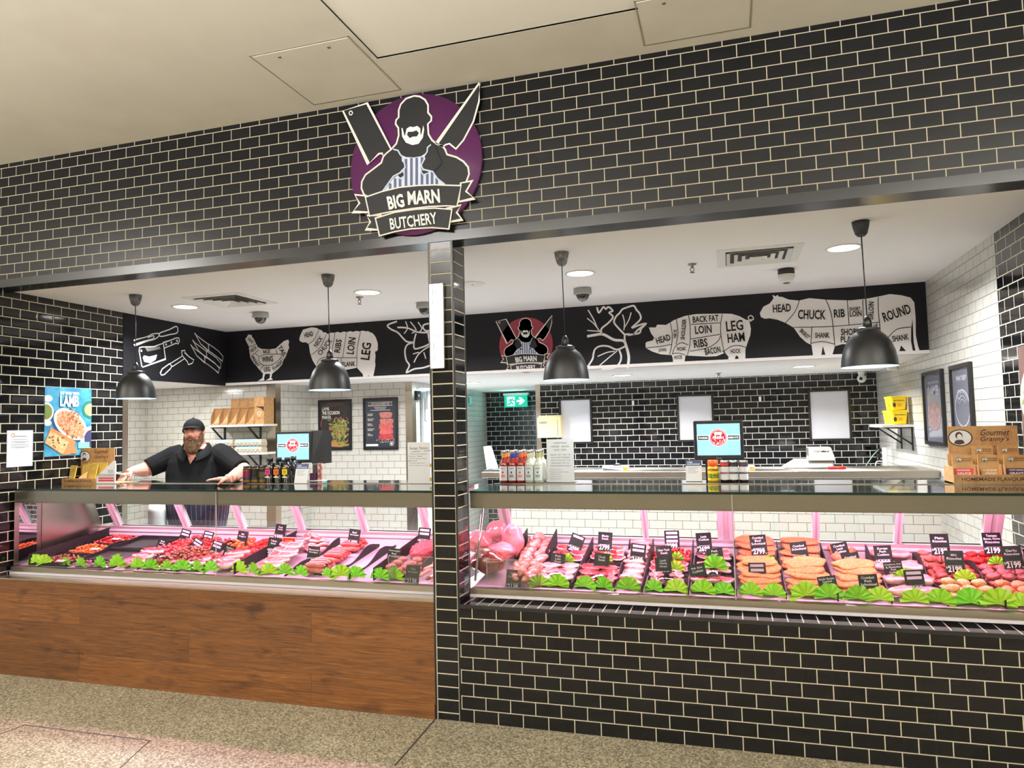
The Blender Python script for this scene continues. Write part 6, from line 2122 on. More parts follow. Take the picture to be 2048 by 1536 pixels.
for pts in (((.33, .66), (.28, .42)), ((.28, .42), (.37, .32), (.38, .16)), ((.28, .42), (.25, .26), (.13, .25)), ((.33, .64), (.42, .56), (.45, .46)), ((.32, .64), (.22, .58), (.18, .46))):
    m.stroke([P(u, v, 3) for u, v in pts], .022, V((0, -1, 0)))
m.build('face', t)
L = bpy.data.lights.new('exit_glow', 'AREA')
L.size, L.energy, L.color = .3, 2.5, (.3, 1, .9)
o = bpy.data.objects.new('exit_glow', L)
COL.objects.link(o)
o.location = ((a.x + b.x) / 2, 6.55, a.z + .1)
o.rotation_euler = (PI / 2, 0, PI)
o.rotation_euler = (-PI / 2, 0, 0)
area('passage_light', (2.2, 4.9, ZL - .02), (.5, .5), 16, (.55, .88, 1))
# passage: switch socket and sliding door with its latch
c = onX(939, 801, 1.66)
t = thing('wall_socket', 'dark square wall socket on the blue lit passage wall', 'socket', (c.x, c.y, c.z))
xw = 1.80 - .2 * (c.y - 3.56) / 3.14
MB().use(mat('socket_grey', (70, 74, 76), .4)).box((xw - .01, c.y - .09, c.z - .07), (xw + .012, c.y + .09, c.z + .07)).build('plate', t)
MB().use(M_black).box((xw, c.y - .05, c.z - .045), (xw + .018, c.y + .05, c.z + .045)).build('switch', t)
M_door = mat('cool_door', (190, 206, 214), .35)
d0, d1 = onX(843, 850, 1.80), onX(862, 850, 1.78)
t = thing('sliding_door', 'pale cool room sliding door behind the sausage flavours board', 'door', (1.8, d0.y, 0))
def wx(y, d):
    return 1.80 - .2 * (y - 3.56) / 3.14 + d
y0, y1 = d0.y, d0.y + .75
zt_ = onX(850, 787, 1.8).z
MB().use(M_door).hexa([(wx(y0, .004), y0, 0), (wx(y1, .004), y1, 0), (wx(y1, .004), y1, zt_), (wx(y0, .004), y0, zt_)], [(wx(y0, .04), y0, 0), (wx(y1, .04), y1, 0), (wx(y1, .04), y1, zt_), (wx(y0, .04), y0, zt_)]).build('door_leaf', t)
MB().use(M_white).box((wx(y0, .041), y0 + .03, 1.85), (wx(y0, .055), y0 + .12, 2.12)).build('latch_plate', t)
MB().use(M_white).tube([(wx(y0, .07), y0 + .05, 1.98), (wx(y0, .07), y0 + .05, 2.2), (wx(y0, .055), y0 + .1, 2.2), (wx(y0, .055), y0 + .1, 2.0)], .012, 8).build('handle', t)
c = onX(834, 792, 1.80)
t = thing('switch_box', 'small dark switch box on the white tiles left of the sliding door', 'switch', (c.x, c.y, c.z))
MB().use(M_blackm).box((wx(c.y, .0), c.y - .06, c.z - .05), (wx(c.y, .03), c.y + .05, c.z + .06)).build('box', t)
MB().use(M_paper).box((wx(c.y, .03), c.y - .02, c.z - .01), (wx(c.y, .033), c.y + .01, c.z + .02)).build('button', t)

# ------------------------------------------------------------------ shelves at the left and right
def bracket(t, x, y0, y1, z, d=.22):
    b = MB().use(M_black)
    b.box((x - .01, y1 - .012, z - d), (x + .01, y1, z))
    b.box((x - .01, y0 + .03, z - .012), (x + .01, y1, z))
    b.hexa([(x - .008, y1 - .01, z - d * .75), (x + .008, y1 - .01, z - d * .75), (x + .008, y1 - .01, z - d * .65), (x - .008, y1 - .01, z - d * .65)], [(x - .008, y0 + .05, z - .02), (x + .008, y0 + .05, z - .02), (x + .008, y0 + .05, z - .004), (x - .008, y0 + .05, z - .004)])
    b.build('bracket', t)
ys = 2.60
a, b = onY(418, 851, ys), onY(526, 848, ys)
t = thing('wall_shelf', 'upper white wall shelf on black brackets holding kraft packet boxes', 'shelf', ((a.x + b.x) / 2, 2.86, a.z))
zs = (a.z + b.z) / 2
MB().use(M_white).box((a.x, ys, zs - .022), (b.x, 2.86, zs)).build('board', t)
for px in (443, 515):
    bracket(t, onY(px, 860, 2.80).x, ys, 2.86, zs - .022, .24)
a2, b2 = onY(462, 909, ys), onY(526, 905, ys)
zs2 = b2.z
t = thing('wall_shelf', 'lower white wall shelf on a black bracket holding egg cartons', 'shelf', ((a2.x + b2.x) / 2, 2.86, zs2))
MB().use(M_white).box((a.x + .05, ys, zs2 - .022), (b2.x, 2.86, zs2)).build('board', t)
bracket(t, onY(515, 915, 2.80).x, ys, 2.86, zs2 - .022, .24)
bracket(t, onY(443, 915, 2.80).x, ys, 2.86, zs2 - .022, .24)
w = (b.x - a.x - .02) / 6
ORD = ['first', 'second', 'third', 'fourth', 'fifth']
for i in range(5):
    x0 = a.x + .008 + i * w
    t = thing('packet_box', 'open kraft packet box on the upper shelf, %s from the left' % ORD[i], 'box', (x0 + w / 2, 2.68, zs), 'kraft boxes on the upper shelf')
    m = MB().use(M_kraft)
    ya, yb_, h = 2.62, 2.82, .19
    for xx in (x0, x0 + w - .006):
        pr = [(ya, zs), (yb_, zs), (yb_, zs + h), (ya + .05, zs + h), (ya, zs + .10)]
        n = len(pr)
        m.add([(xx, y_, z_) for y_, z_ in pr] + [(xx + .003, y_, z_) for y_, z_ in pr], [tuple(range(n)), tuple(range(2 * n - 1, n - 1, -1))] + [(j, (j + 1) % n, n + (j + 1) % n, n + j) for j in range(n)])
    m.box((x0, yb_ - .003, zs), (x0 + w - .003, yb_, zs + (.30 if i >= 1 else .19)))
    m.box((x0, ya, zs), (x0 + w - .003, ya + .003, zs + .02))
    m.use(M_kraft2).hexa([(x0 + .006, ya + .012, zs + .01), (x0 + w - .01, ya + .012, zs + .01), (x0 + w - .01, ya + .10, zs + .01), (x0 + .006, ya + .10, zs + .01)], [(x0 + .004, ya + .06, zs + h - .01), (x0 + w - .008, ya + .06, zs + h - .01), (x0 + w - .008, ya + .12, zs + h - .01), (x0 + .004, ya + .12, zs + h - .01)])
    m.build('carton', t)
    MB().use(M_pouch).hexa([(x0 + .03, ya + .006, zs + .004), (x0 + w - .02, ya + .006, zs + .004), (x0 + w - .02, ya + .02, zs + .004), (x0 + .03, ya + .02, zs + .004)], [(x0 + .02, ya + .05, zs + .10), (x0 + w - .015, ya + .045, zs + .14), (x0 + w - .015, ya + .06, zs + .14), (x0 + .02, ya + .065, zs + .10)]).build('pouch', t)
x0 = a.x + .008 + 5 * w
t = thing('packet_box', 'closed kraft packet box at the right end of the upper shelf', 'box', (x0 + w / 2, 2.68, zs))
m = MB().use(M_kraft).box((x0, 2.62, zs), (x0 + w + .01, 2.80, zs + .30))
m.use(M_ink).poly([V((x0 + .01, 2.6192, zs + .195)), V((x0 + w + .008, 2.6192, zs + .195)), V((x0 + w + .008, 2.6192, zs + .14)), V((x0 + w * .75, 2.6192, zs + .175))])
m.use(M_paper).ring((x0 + w * .55, 2.6190, zs + .12), X1 * .022, Z1 * .022, .8)
m.use(M_brown).text("Granny's", V((x0 + w * .25, 2.6190, zs + .06)), X1 * w * .6, Z1 * .016, .01)
m.build('carton', t)
# egg cartons
M_egg = mat('egg_carton', (176, 164, 144), .85)
M_egl = mat('egg_label', (150, 186, 200), .5)
def eggs(x0, x1, z, lab, y=2.62):
    t = thing('egg_carton', lab, 'egg carton', ((x0 + x1) / 2, y, z), None)
    m = MB().use(M_egg).box((x0, y, z), (x1, y + .1, z + .034))
    m.hexa([(x0, y - .004, z + .034), (x1, y - .004, z + .034), (x1, y + .104, z + .034), (x0, y + .104, z + .034)], [(x0 + .01, y + .012, z + .072), (x1 - .01, y + .012, z + .072), (x1 - .01, y + .09, z + .072), (x0 + .01, y + .09, z + .072)])
    n = int((x1 - x0) / .048)
    for k in range(n):
        m.ball((x0 + (k + .5) * (x1 - x0) / n, y + .004, z + .018), (.018, .02, .018), 2)
    m.build('carton', t)
    MB().use(M_egl).hexa([(x0 + .02, y - .003, z + .04), (x1 - .05, y - .003, z + .04), (x1 - .05, y + .05, z + .04), (x0 + .02, y + .05, z + .04)], [(x0 + .02, y + .010, z + .073), (x1 - .05, y + .010, z + .073), (x1 - .05, y + .06, z + .073), (x0 + .02, y + .06, z + .073)]).build('label', t)
xe0, xe1 = onY(466, 905, ys).x, onY(521, 905, ys).x
eggs(xe0, xe1, zs2, 'grey egg carton at the bottom of the right stack on the lower shelf')
eggs(xe0, xe1, zs2 + .074, 'grey egg carton on top of the right stack on the lower shelf')
eggs(xe0 - .30, xe0 - .02, zs2, "grey egg carton at the bottom of the stack behind the man's shoulder")
eggs(xe0 - .30, xe0 - .02, zs2 + .074, "grey egg carton on top of the stack behind the man's shoulder")
# yellow tubs on the right wall shelf
zs3 = 1.685
c0, c1 = onX(1826, 846, XR), onX(1798, 849, XR)
ya, yb_ = c0.y - .02, c0.y + .62
t = thing('wall_shelf', 'white shelf on black brackets on the white tiled right wall', 'shelf', (XR, (ya + yb_) / 2, zs3))
MB().use(M_white).box((XR - .27, ya, zs3 - .024), (XR, yb_, zs3)).build('board', t)
for y_ in (ya + .05, c1.y - .1):
    b = MB().use(M_black)
    b.box((XR - .012, y_ - .01, zs3 - .25), (XR, y_ + .01, zs3 - .024))
    b.box((XR - .24, y_ - .01, zs3 - .036), (XR, y_ + .01, zs3 - .024))
    b.hexa([(XR - .01, y_ - .008, zs3 - .2), (XR - .01, y_ + .008, zs3 - .2), (XR - .01, y_ + .008, zs3 - .18), (XR - .01, y_ - .008, zs3 - .18)], [(XR - .22, y_ - .008, zs3 - .042), (XR - .22, y_ + .008, zs3 - .042), (XR - .22, y_ + .008, zs3 - .026), (XR - .22, y_ - .008, zs3 - .026)])
    b.build('bracket', t)
M_tub = mat('tub_yellow', (248, 214, 20), .35)
def tub(x, y, z, lab):
    t = thing('dripping_tub', lab, 'tub', (x, y, z), None)
    a = .068
    m = MB().use(M_tub).hexa([(x - a * .82, y - a * .82, z), (x + a * .82, y - a * .82, z), (x + a * .82, y + a * .82, z), (x - a * .82, y + a * .82, z)], [(x - a, y - a, z + .125), (x + a, y - a, z + .125), (x + a, y + a, z + .125), (x - a, y + a, z + .125)])
    m.build('body', t, bevel=.012)
    MB().use(M_tub).box((x - a - .004, y - a - .004, z + .12), (x + a + .004, y + a + .004, z + .137)).build('lid', t, bevel=.004)
    f = y - a * .9 - .008
    m = MB().use(M_ink)
    m.text('BEEF DRIPPING', V((x - .045, f - .003, z + .088)), X1 * .09, Z1 * .011, .02)
    m.use(M_brown).disc((x - .042, f, z + .052), X1 * .014, Z1 * .022, 14)
    m.use(M_red)
    for k in range(3):
        rect(m, x - .015, x + .022, z + .04 + k * .01, z + .043 + k * .01, f)
    m.build('label', t)
xt = XR - .105
for i, dy in enumerate((.10, .25, .40)):
    tub(xt - .0 * i, ya + dy, zs3, 'yellow tub in the lower row of the right wall shelf, %s from the front' % ORD[i])
for i, dy in enumerate((.11, .28)):
    tub(xt, ya + dy, zs3 + .138, 'yellow tub in the upper row of the right wall shelf, %s from the front' % ORD[i])

# ------------------------------------------------------------------ posters
def framed(t, plane, pts, nrm, fw=.035):
    pass
M_pd = mat('poster_dark', (44, 42, 46), .25, coat=.2)
# two framed posters on the white rear wall
yp = 3.44
def poster_frame(px0, py0, px1, py1, lab):
    a, b = onY(px0, py1, yp), onY(px1, py0, yp)
    x1 = onY(px1, py1, yp).x
    t = thing('framed_poster', lab, 'poster', ((a.x + x1) / 2, 3.46, a.z))
    m = MB().use(M_black)
    f = .026
    for u0, u1, v0, v1 in ((a.x, x1, a.z, a.z + f), (a.x, x1, b.z - f, b.z), (a.x, a.x + f, a.z + f, b.z - f), (x1 - f, x1, a.z + f, b.z - f)):
        m.box((u0, yp - .005, v0), (u1, 3.4595, v1))
    m.build('border', t)
    return t, a.x + f, x1 - f, a.z + f, b.z - f
t, x0, x1, z0, z1 = poster_frame(637, 798, 703, 901, 'framed dark poster reading LAMB THE OCCASION MAKER on the white rear wall')
w, h = x1 - x0, z1 - z0
P = lambda u, v, k=1: V((x0 + w * u, yp + .004 - .0008 * k, z0 + h * v))
m = MB().use(M_pd).box((x0, yp + .004, z0), (x1, 3.459, z1))
m.use(mat('poster_rust', (150, 74, 42), .5)).poly([P(0, .45), P(.02, .58), P(.12, .68), P(.05, .6), P(.02, .45)])
m.use(mat('poster_brown', (70, 52, 48), .5)).poly([P(.05, .87), P(.8, .92), P(.8, .99), P(.3, .99)])
rs = random.Random(3)
cols = [mat('salad_%d' % i, c, .5) for i, c in enumerate(((96, 112, 44), (130, 146, 66), (150, 78, 56), (64, 84, 34), (186, 150, 104), (172, 104, 84)))]
m.use(mat('poster_board', (170, 120, 66), .5)).poly([P(u, v) for u, v in ((.25, .1), (.5, .18), (.8, .12), (.96, .05), (.7, .02), (.4, .03))])
for k in range(260):
    u, v = rs.gauss(.66, .17), rs.gauss(.38, .15)
    if not (.3 < u < .97 and .06 < v < .66):
        continue
    m.use(cols[rs.randrange(6) if rs.random() < .55 else rs.randrange(2)])
    a_ = rs.uniform(0, PI)
    c_ = P(u, v, 2 + k * .004)
    m.disc(c_, (X1 * math.cos(a_) + Z1 * math.sin(a_)) * rs.uniform(.012, .035), (Z1 * math.cos(a_) - X1 * math.sin(a_)) * rs.uniform(.004, .011), 7)
m.use(M_cream)
m.text('LAMB.', P(.07, .815, 4), X1 * w * .26, Z1 * h * .07, .0)
m.text('THE OCCASION', P(.07, .725, 4), X1 * w * .60, Z1 * h * .075, .02)
m.text('MAKER.', P(.07, .63, 4), X1 * w * .32, Z1 * h * .075, .0)
m.use(mat('poster_mint', (120, 190, 160), .5)).add([P(.04, .02, 4), P(.22, .02, 4), P(.22, .17, 4), P(.04, .17, 4)], [(0, 1, 2, 3)])
m.build('print', t)
t, x0, x1, z0, z1 = poster_frame(727, 794, 796, 900, 'framed dark poster of stacked steaks on the white rear wall beside the column')
w, h = x1 - x0, z1 - z0
m = MB().use(mat('poster_slate', (52, 56, 66), .25, coat=.2)).box((x0, yp + .004, z0), (x1, 3.459, z1))
for i, (c, u, v, a_, b_) in enumerate((((206, 128, 118), .68, .68, .2, .062), ((200, 116, 104), .70, .545, .22, .06), ((206, 92, 90), .68, .44, .23, .055), ((214, 96, 98), .69, .335, .22, .055), ((190, 62, 66), .68, .22, .24, .06))):
    m.use(mat('steak_print_%d' % i, c, .5, col2=tuple(int(q * .8) for q in c), nscale=40))
    m.poly([P(u + a_ * max(-1, min(1, 1.25 * math.cos(q))) * (1 + .05 * math.sin(3 * q + i)), v + b_ * max(-1, min(1, 1.2 * math.sin(q))), 1 + i * .2) for q in [2 * PI * j / 20 for j in range(20)]])
m.use(M_cream)
for k in range(40):
    m.disc(P(rs.uniform(.35, .95), rs.uniform(.10, .17), 3), X1 * .004, Z1 * .003, 5)
m.stroke([P(.1, .88, 3), P(.9, .88, 3), P(.86, .915, 3), P(.9, .95, 3), P(.1, .95, 3), P(.14, .915, 3)], .004, V((0, -1, 0)), True)
m.text('HOW TO COOK THE PERFECT STEAK', P(.2, .895, 3), X1 * w * .62, Z1 * h * .04, .01)
for k, wd in enumerate((.4, .34, .66)):
    m.add([P(.5 - wd / 2, .84 - .03 * k, 3), P(.5 + wd / 2, .84 - .03 * k, 3), P(.5 + wd / 2, .848 - .03 * k, 3), P(.5 - wd / 2, .848 - .03 * k, 3)], [(0, 1, 2, 3)])
for k, s in enumerate(('WELL DONE', 'MEDIUM WELL', 'MEDIUM', 'MEDIUM RARE', 'RARE')):
    m.text(s, P(.08, .70 - .105 * k, 3), X1 * w * .02 * len(s), Z1 * h * .018, .01)
    for q in range(2):
        m.add([P(.08, .685 - .105 * k - .015 * q, 3), P(.25, .685 - .105 * k - .015 * q, 3), P(.25, .69 - .105 * k - .015 * q, 3), P(.08, .69 - .105 * k - .015 * q, 3)], [(0, 1, 2, 3)])
m.add([P(.02, .03, 3), P(.42, .03, 3), P(.42, .075, 3), P(.02, .075, 3)], [(0, 1, 2, 3)])
m.ring(P(.86, .08, 3), X1 * .026, Z1 * .026, .85)
m.disc(P(.86, .08, 3), X1 * .013, Z1 * .013, 14)
m.build('print', t)

# framed prints on the right wall (glare covered)
def poster_right(px0, py0, px1, py1, lab, draw):
    a, b = onX(px0, py1, XR - .01), onX(px1, py0, XR - .01)
    a0 = onX(px0, py0, XR - .01)
    ya, yb_ = a0.y, b.y
    z1 = (a0.z + b.z) / 2
    z0 = a.z
    t = thing('framed_poster', lab, 'poster', (XR, (ya + yb_) / 2, z0))
    m = MB().use(M_black)
    f = .03
    lo, hi = min(ya, yb_), max(ya, yb_)
    for u0, u1, v0, v1 in ((lo, hi, z0, z0 + f), (lo, hi, z1 - f, z1), (lo, lo + f, z0 + f, z1 - f), (hi - f, hi, z0 + f, z1 - f)):
        m.box((XR - .028, u0, v0), (XR - .001, u1, v1))
    m.build('border', t)
    m = MB().use(mat('poster_glazed', (120, 120, 132), .12, coat=.6)).box((XR - .012, lo + f, z0 + f), (XR - .001, hi - f, z1 - f))
    Q = lambda u, v, k=1: V((XR - .012 - .0012 * k, hi - f - (hi - lo - 2 * f) * u, z0 + f + (z1 - z0 - 2 * f) * v))
    draw(m, Q)
    m.build('print', t)
    return t
M_pal = mat('poster_pale', (176, 176, 186), .4)
def draw_lamb(m, Q):
    m.use(M_pal)
    m.text('WE LOVE OUR', Q(.22, .86), Q(.78, .86) - Q(.22, .86), Q(.22, .90) - Q(.22, .86), .02)
    m.text('LAMB', Q(.22, .68), Q(.80, .68) - Q(.22, .68), Q(.22, .84) - Q(.22, .68), .03)
    m.use(mat('poster_meat', (140, 104, 106), .4, col2=(172, 150, 150), nscale=40))
    m.poly([Q(.5 + .36 * math.cos(q) * (1 + .1 * math.sin(4 * q)), .38 + .22 * math.sin(q)) for q in [2 * PI * j / 24 for j in range(24)]])
def draw_plate(m, Q):
    m.use(M_pal)
    m.text('WHAT BEEF?', Q(.22, .80), Q(.80, .80) - Q(.22, .80), Q(.22, .88) - Q(.22, .80), .03)
    el = [Q(.5 + .40 * math.cos(q), .36 + .29 * math.sin(q)) for q in [2 * PI * j / 40 for j in range(40)]]
    m.stroke(el, .012, V((-1, 0, 0)), True)
    m.stroke([Q(.35 + .1 * math.cos(q), .58 + .07 * math.sin(q)) for q in [2 * PI * j / 16 for j in range(16)]], .008, V((-1, 0, 0)), True)
    for s_ in (.32, .24, .16):
        m.stroke([Q(.5 + s_ * math.cos(q), .38 + s_ * .75 * math.sin(q)) for q in [.4 + 2.4 * j / 10 for j in range(11)]], .005, V((-1, 0, 0)))
poster_right(1846, 742, 1885, 887, 'narrow black framed lamb poster on the white tiled right wall, the farther one', draw_lamb)
poster_right(1901, 728, 1942, 868, 'narrow black framed plate poster on the white tiled right wall, the nearer one', draw_plate)
# big food poster at the right edge of the picture
a0, a1 = onX(2034, 694, XR - .006), onX(2034, 880, XR - .006)
t = thing('food_poster', 'large salad poster on the black tiled right wall at the picture edge', 'poster', (XR, a0.y - .3, a1.z))
yR = a0.y
m = MB().use(mat('poster_brownedge', (112, 84, 78), .3)).box((XR - .004, yR - .7, a1.z - .05), (XR - .0005, yR, a0.z))
m.use(mat('plate_white', (206, 210, 216), .3)).poly([V((XR - .005, yR - .36 + .36 * math.cos(q), (a0.z + a1.z) / 2 - .03 + .24 * math.sin(q))) for q in [2 * PI * j / 40 for j in range(40)]])
for k in range(220):
    q, r_ = rs.uniform(0, 6.28), rs.uniform(0, 1) ** .5
    m.use(cols[rs.randrange(6)])
    c_ = V((XR - .006 - k * .00001, yR - .36 + .32 * r_ * math.cos(q), (a0.z + a1.z) / 2 - .03 + .19 * r_ * math.sin(q)))
    m.disc(c_, V((0, rs.uniform(.012, .035), rs.uniform(-.02, .02))), V((0, rs.uniform(-.01, .01), rs.uniform(.01, .02))), 7)
m.build('print', t)

# poster and notice on the left black wall
def LW(px, py, d=.004):
    p = onX(px, py, lx(.6))
    p = onX(px, py, lx(p.y) + d)
    return p
q = [LW(*p_) for p_ in ((88, 914), (182, 912), (182, 781), (92, 773))]
t = thing('lamb_poster', 'blue SAY MORE WITH LAMB poster with roast dishes on the left black tiled wall', 'poster', tuple((q[0] + q[1]) / 2))
O, U, W_ = q[0], q[1] - q[0], q[3] - q[0]
U = V((0, q[1].y - q[0].y, 0)) + X1 * (lx(q[1].y) - lx(q[0].y))
W_ = Z1 * ((q[3].z + q[2].z) / 2 - (q[0].z + q[1].z) / 2)
N = V((1, .05, 0)).normalized()
P = lambda u, v, k=1: O + U * u + W_ * v + N * (.0008 * k)
m = MB().use(mat('poster_blue', (40, 112, 148), .45, col2=(70, 148, 176), nscale=9)).hexa([P(0, 0, -4), P(1, 0, -4), P(1, 1, -4), P(0, 1, -4)], [P(0, 0, 0), P(1, 0, 0), P(1, 1, 0), P(0, 1, 0)])
M_dish = mat('dish_white', (222, 214, 204), .4)
def ell(u, v, a_, b_, rot, mt, k, n=24, clip=True):
    pts = []
    for j in range(n):
        q_ = 2 * PI * j / n
        x_, y_ = a_ * math.cos(q_), b_ * math.sin(q_)
        uu = u + x_ * math.cos(rot) - y_ * math.sin(rot) * 1.0
        vv = v + (x_ * math.sin(rot) + y_ * math.cos(rot)) * .68
        pts.append(P(max(.0, min(1, uu)), max(0, min(1, vv)), k))
    m.use(mt).poly(pts)
M_shad = mat('poster_shadow', (24, 62, 90), .5)
ell(.52, .44, .44, .30, -.75, M_shad, 1)
ell(.54, .46, .42, .27, -.75, M_dish, 2)
ell(.54, .46, .36, .22, -.75, mat('roast', (176, 98, 66), .5, col2=(214, 158, 120), nscale=60), 3)
for k in range(60):
    q_, r_ = rs.uniform(0, 6.28), rs.uniform(0, 1) ** .5
    ell(.54 + .26 * r_ * math.cos(q_), .46 + .24 * r_ * math.sin(q_), rs.uniform(.015, .04), rs.uniform(.01, .03), rs.uniform(0, 3), cols[rs.choice((2, 4, 5, 3))], 4 + k * .02, 6)
ell(.02, .64, .16, .2, 0, M_dish, 2)
ell(.02, .64, .13, .16, 0, cols[0], 3)
ell(.06, .83, .09, .07, 0, M_dish, 2)
ell(.06, .48, .08, .06, 0, M_dish, 2)
ell(.98, .68, .2, .2, 0, mat('dish_green', (40, 110, 96), .4), 2)
ell(.98, .68, .14, .14, 0, mat('lemon', (200, 190, 120), .4), 3)
ell(.72, .68, .07, .07, 0, mat('dish_teal', (40, 130, 170), .4), 2)
ell(1.0, .24, .25, .28, 0, M_dish, 2)
ell(1.0, .24, .16, .2, 0, mat('plum', (60, 60, 96), .4), 3)
M_bd = mat('poster_wood', (176, 118, 74), .5)
m.use(M_bd).poly([P(u, v, 5) for u, v in ((0, .2), (.12, .42), (.66, .2), (.62, .15), (.68, .06), (.66, .02), (.55, .03), (.5, .01), (.35, .02))])
m.use(mat('tart', (216, 172, 122), .5, col2=(190, 136, 88), nscale=50)).poly([P(u, v, 6) for u, v in ((.0, .2), (.12, .37), (.5, .2), (.38, .03))])
for k in range(14):
    ell(rs.uniform(.08, .42), rs.uniform(.1, .3), .025, .02, rs.uniform(0, 3), cols[2 if k % 2 else 3], 7, 6)
m.use(M_print)
m.text('SAY MORE WITH', P(.30, .895, 9), U * .40, W_ * .045, .03)
m.text('LAMB', P(.30, .72, 9), U * .40, W_ * .165, .035)
m.use(mat('poster_mint', (120, 190, 160), .5)).add([P(.7, .1, 8), P(.95, .1, 8), P(.95, .19, 8), P(.7, .19, 8)], [(0, 1, 2, 3)])
m.build('print', t)
q = [LW(*p_) for p_ in ((13, 935), (65, 932), (66, 861), (14, 861))]
t = thing('paper_notice', 'white printed paper notice taped to the left black tiled wall', 'notice', tuple((q[0] + q[1]) / 2))
O = q[0]
U = V((0, q[1].y - q[0].y, 0)) + X1 * (lx(q[1].y) - lx(q[0].y))
W_ = Z1 * (q[3].z - q[0].z)
m = MB().use(mat('notice_paper', (214, 216, 222), .5)).hexa([P(0, 0, -3), P(1, 0, -3), P(1, 1, -3), P(0, 1, -3)], [P(0, 0, 1), P(1, 0, 1), P(1, 1, 1), P(0, 1, 1)])
m.use(mat('print_gold', (196, 150, 50), .5)).ring(P(.22, .87, 2), U * .07, W_ * .06, .7)
m.use(M_hand)
m.text('PAYMENT SERVICES', P(.3, .82, 2), U * .45, W_ * .025, .0)
m.use(mat('print_grey', (150, 150, 150), .6))
for v, a_, b_ in ((.74, .22, .8), (.68, .15, .86), (.655, .3, .7), (.6, .17, .84), (.54, .17, .86), (.515, .32, .68)):
    m.add([P(a_, v, 2), P(b_, v, 2), P(b_, v + .01, 2), P(a_, v + .01, 2)], [(0, 1, 2, 3)])
m.build('sheet', t)
# plastic bag roll behind the left case, seen through the rear door
c = onY(315, 1035, 1.20)
t = thing('bag_roll', 'white roll of plastic bags seen through the rear glass of the left case', 'bag roll', (c.x, 1.20, 0))
MB().use(mat('bag_white', (232, 236, 236), .35, coat=.3)).lathe([(.075, -.15), (.08, -.1), (.078, 0), (.08, .06), (.07, .12)], c, 20).build('roll', t)
MB().use(M_steel2).lathe([(.012, .12), (.012, .22)], c, 10).lathe([(.012, -c.z + .03), (.012, -.15)], c, 10).lathe([(.12, -c.z + .0), (.11, -c.z + .03)], c, 16).build('stand', t)
# the steel wash-up post behind the right case is left plain; water bottle seen at the chuck steak column is not a thing of its own

# ------------------------------------------------------------------ the butcher
M_skin = mat('skin', (214, 150, 128), .5, col2=(200, 128, 108), nscale=14, bump=.05, bscale=200)
M_beard = mat('beard', (84, 60, 38), .8, col2=(116, 86, 54), nscale=34, bump=1.0, bscale=90)
M_shirt = mat('polo_black', (12, 12, 13), .9, col2=(17, 16, 18), nscale=8, spec=.12)
M_cap = mat('cap_black', (15, 15, 16), .9, spec=.12)
M_trou = mat('trousers', (24, 24, 28), .8)


def fused(m, name, parent, voxel, mt, smooth=6):
    """one continuous skin grown over overlapping volumes"""
    o = m.build(name, parent)
    mod = o.modifiers.new('r', 'REMESH')
    mod.mode = 'VOXEL'
    mod.voxel_size = voxel
    s = o.modifiers.new('s', 'SMOOTH')
    s.factor = .5
    s.iterations = smooth
    dg = bpy.context.evaluated_depsgraph_get()
    me = bpy.data.meshes.new_from_object(o.evaluated_get(dg))
    o.modifiers.clear()
    o.data = me
    me.materials.clear()
    me.materials.append(mt)
    me.polygons.foreach_set('use_smooth', [True] * len(me.polygons))
    return o


def loft(m, secs, n=24):
    """stack of ellipses: (centre, half width, half depth, yaw)"""
    vs, fs = [], []
    for c, a, b, yw in secs:
        c = V(c)
        for i in range(n):
            q = 2 * PI * i / n
            x, y = a * math.cos(q), b * math.sin(q)
            vs.append(c + V((x * math.cos(yw) - y * math.sin(yw), x * math.sin(yw) + y * math.cos(yw), 0)))
    for j in range(len(secs) - 1):
        for i in range(n):
            k = (i + 1) % n
            fs.append((j * n + i, j * n + k, (j + 1) * n + k, (j + 1) * n + i))
    fs.append(tuple(reversed(range(n))))
    fs.append(tuple((len(secs) - 1) * n + i for i in range(n)))
    return m.add(vs, fs, None, True)


YM = 1.46
hc = onY(388, 866, 1.40)                       # middle of the head
hx, hz = hc.x, hc.z
tx = onY(397, 925, YM).x                       # torso axis
man = thing('person', 'bearded man in a black cap and black polo shirt reaching over the left counter', 'person', (tx, YM, 0))
shL, shR = onY(348, 913, 1.42), onY(449, 912, 1.50)
elL, elR = onY(291, 939, 1.22), onY(487, 941, 1.40)
wrL, wrR = onY(261, 943, 1.00), onZ(460, 957, 1.41)
yw = math.radians(22)
S_ = hz - .165                                  # shoulder line
b = MB()
tor = [((tx, YM + .02, .86), .21, .17, yw), ((tx, YM + .01, 1.0), .245, .205, yw), ((tx, YM, 1.15), .265, .225, yw), ((tx - .005, YM, 1.30), .268, .215, yw), ((tx - .01, YM + .005, S_ - .20), .268, .19, yw), ((tx - .01, YM + .005, S_ - .10), .25, .16, yw), ((tx - .015, YM + .01, S_ - .03), .20, .13, yw), ((hx + .01, 1.43, S_ + .02), .125, .11, yw), ((hx + .005, 1.42, hz - .10), .085, .085, yw), ((hx, 1.41, hz - .02), .075, .08, yw)]
loft(b, tor)
for s in (-1, 1):
    ex = tx + s * .11
    b.tube([(ex, YM + .03, .95), (ex + s * .01, YM + .03, .70), (ex + s * .015, YM + .02, .50), (ex + s * .02, YM + .04, .28), (ex + s * .02, YM + .05, .10)], [.115, .10, .07, .068, .05], 14)
    b.tube([(ex + s * .02, YM + .08, .05), (ex + s * .03, YM - .10, .045)], [.045, .04], 10)


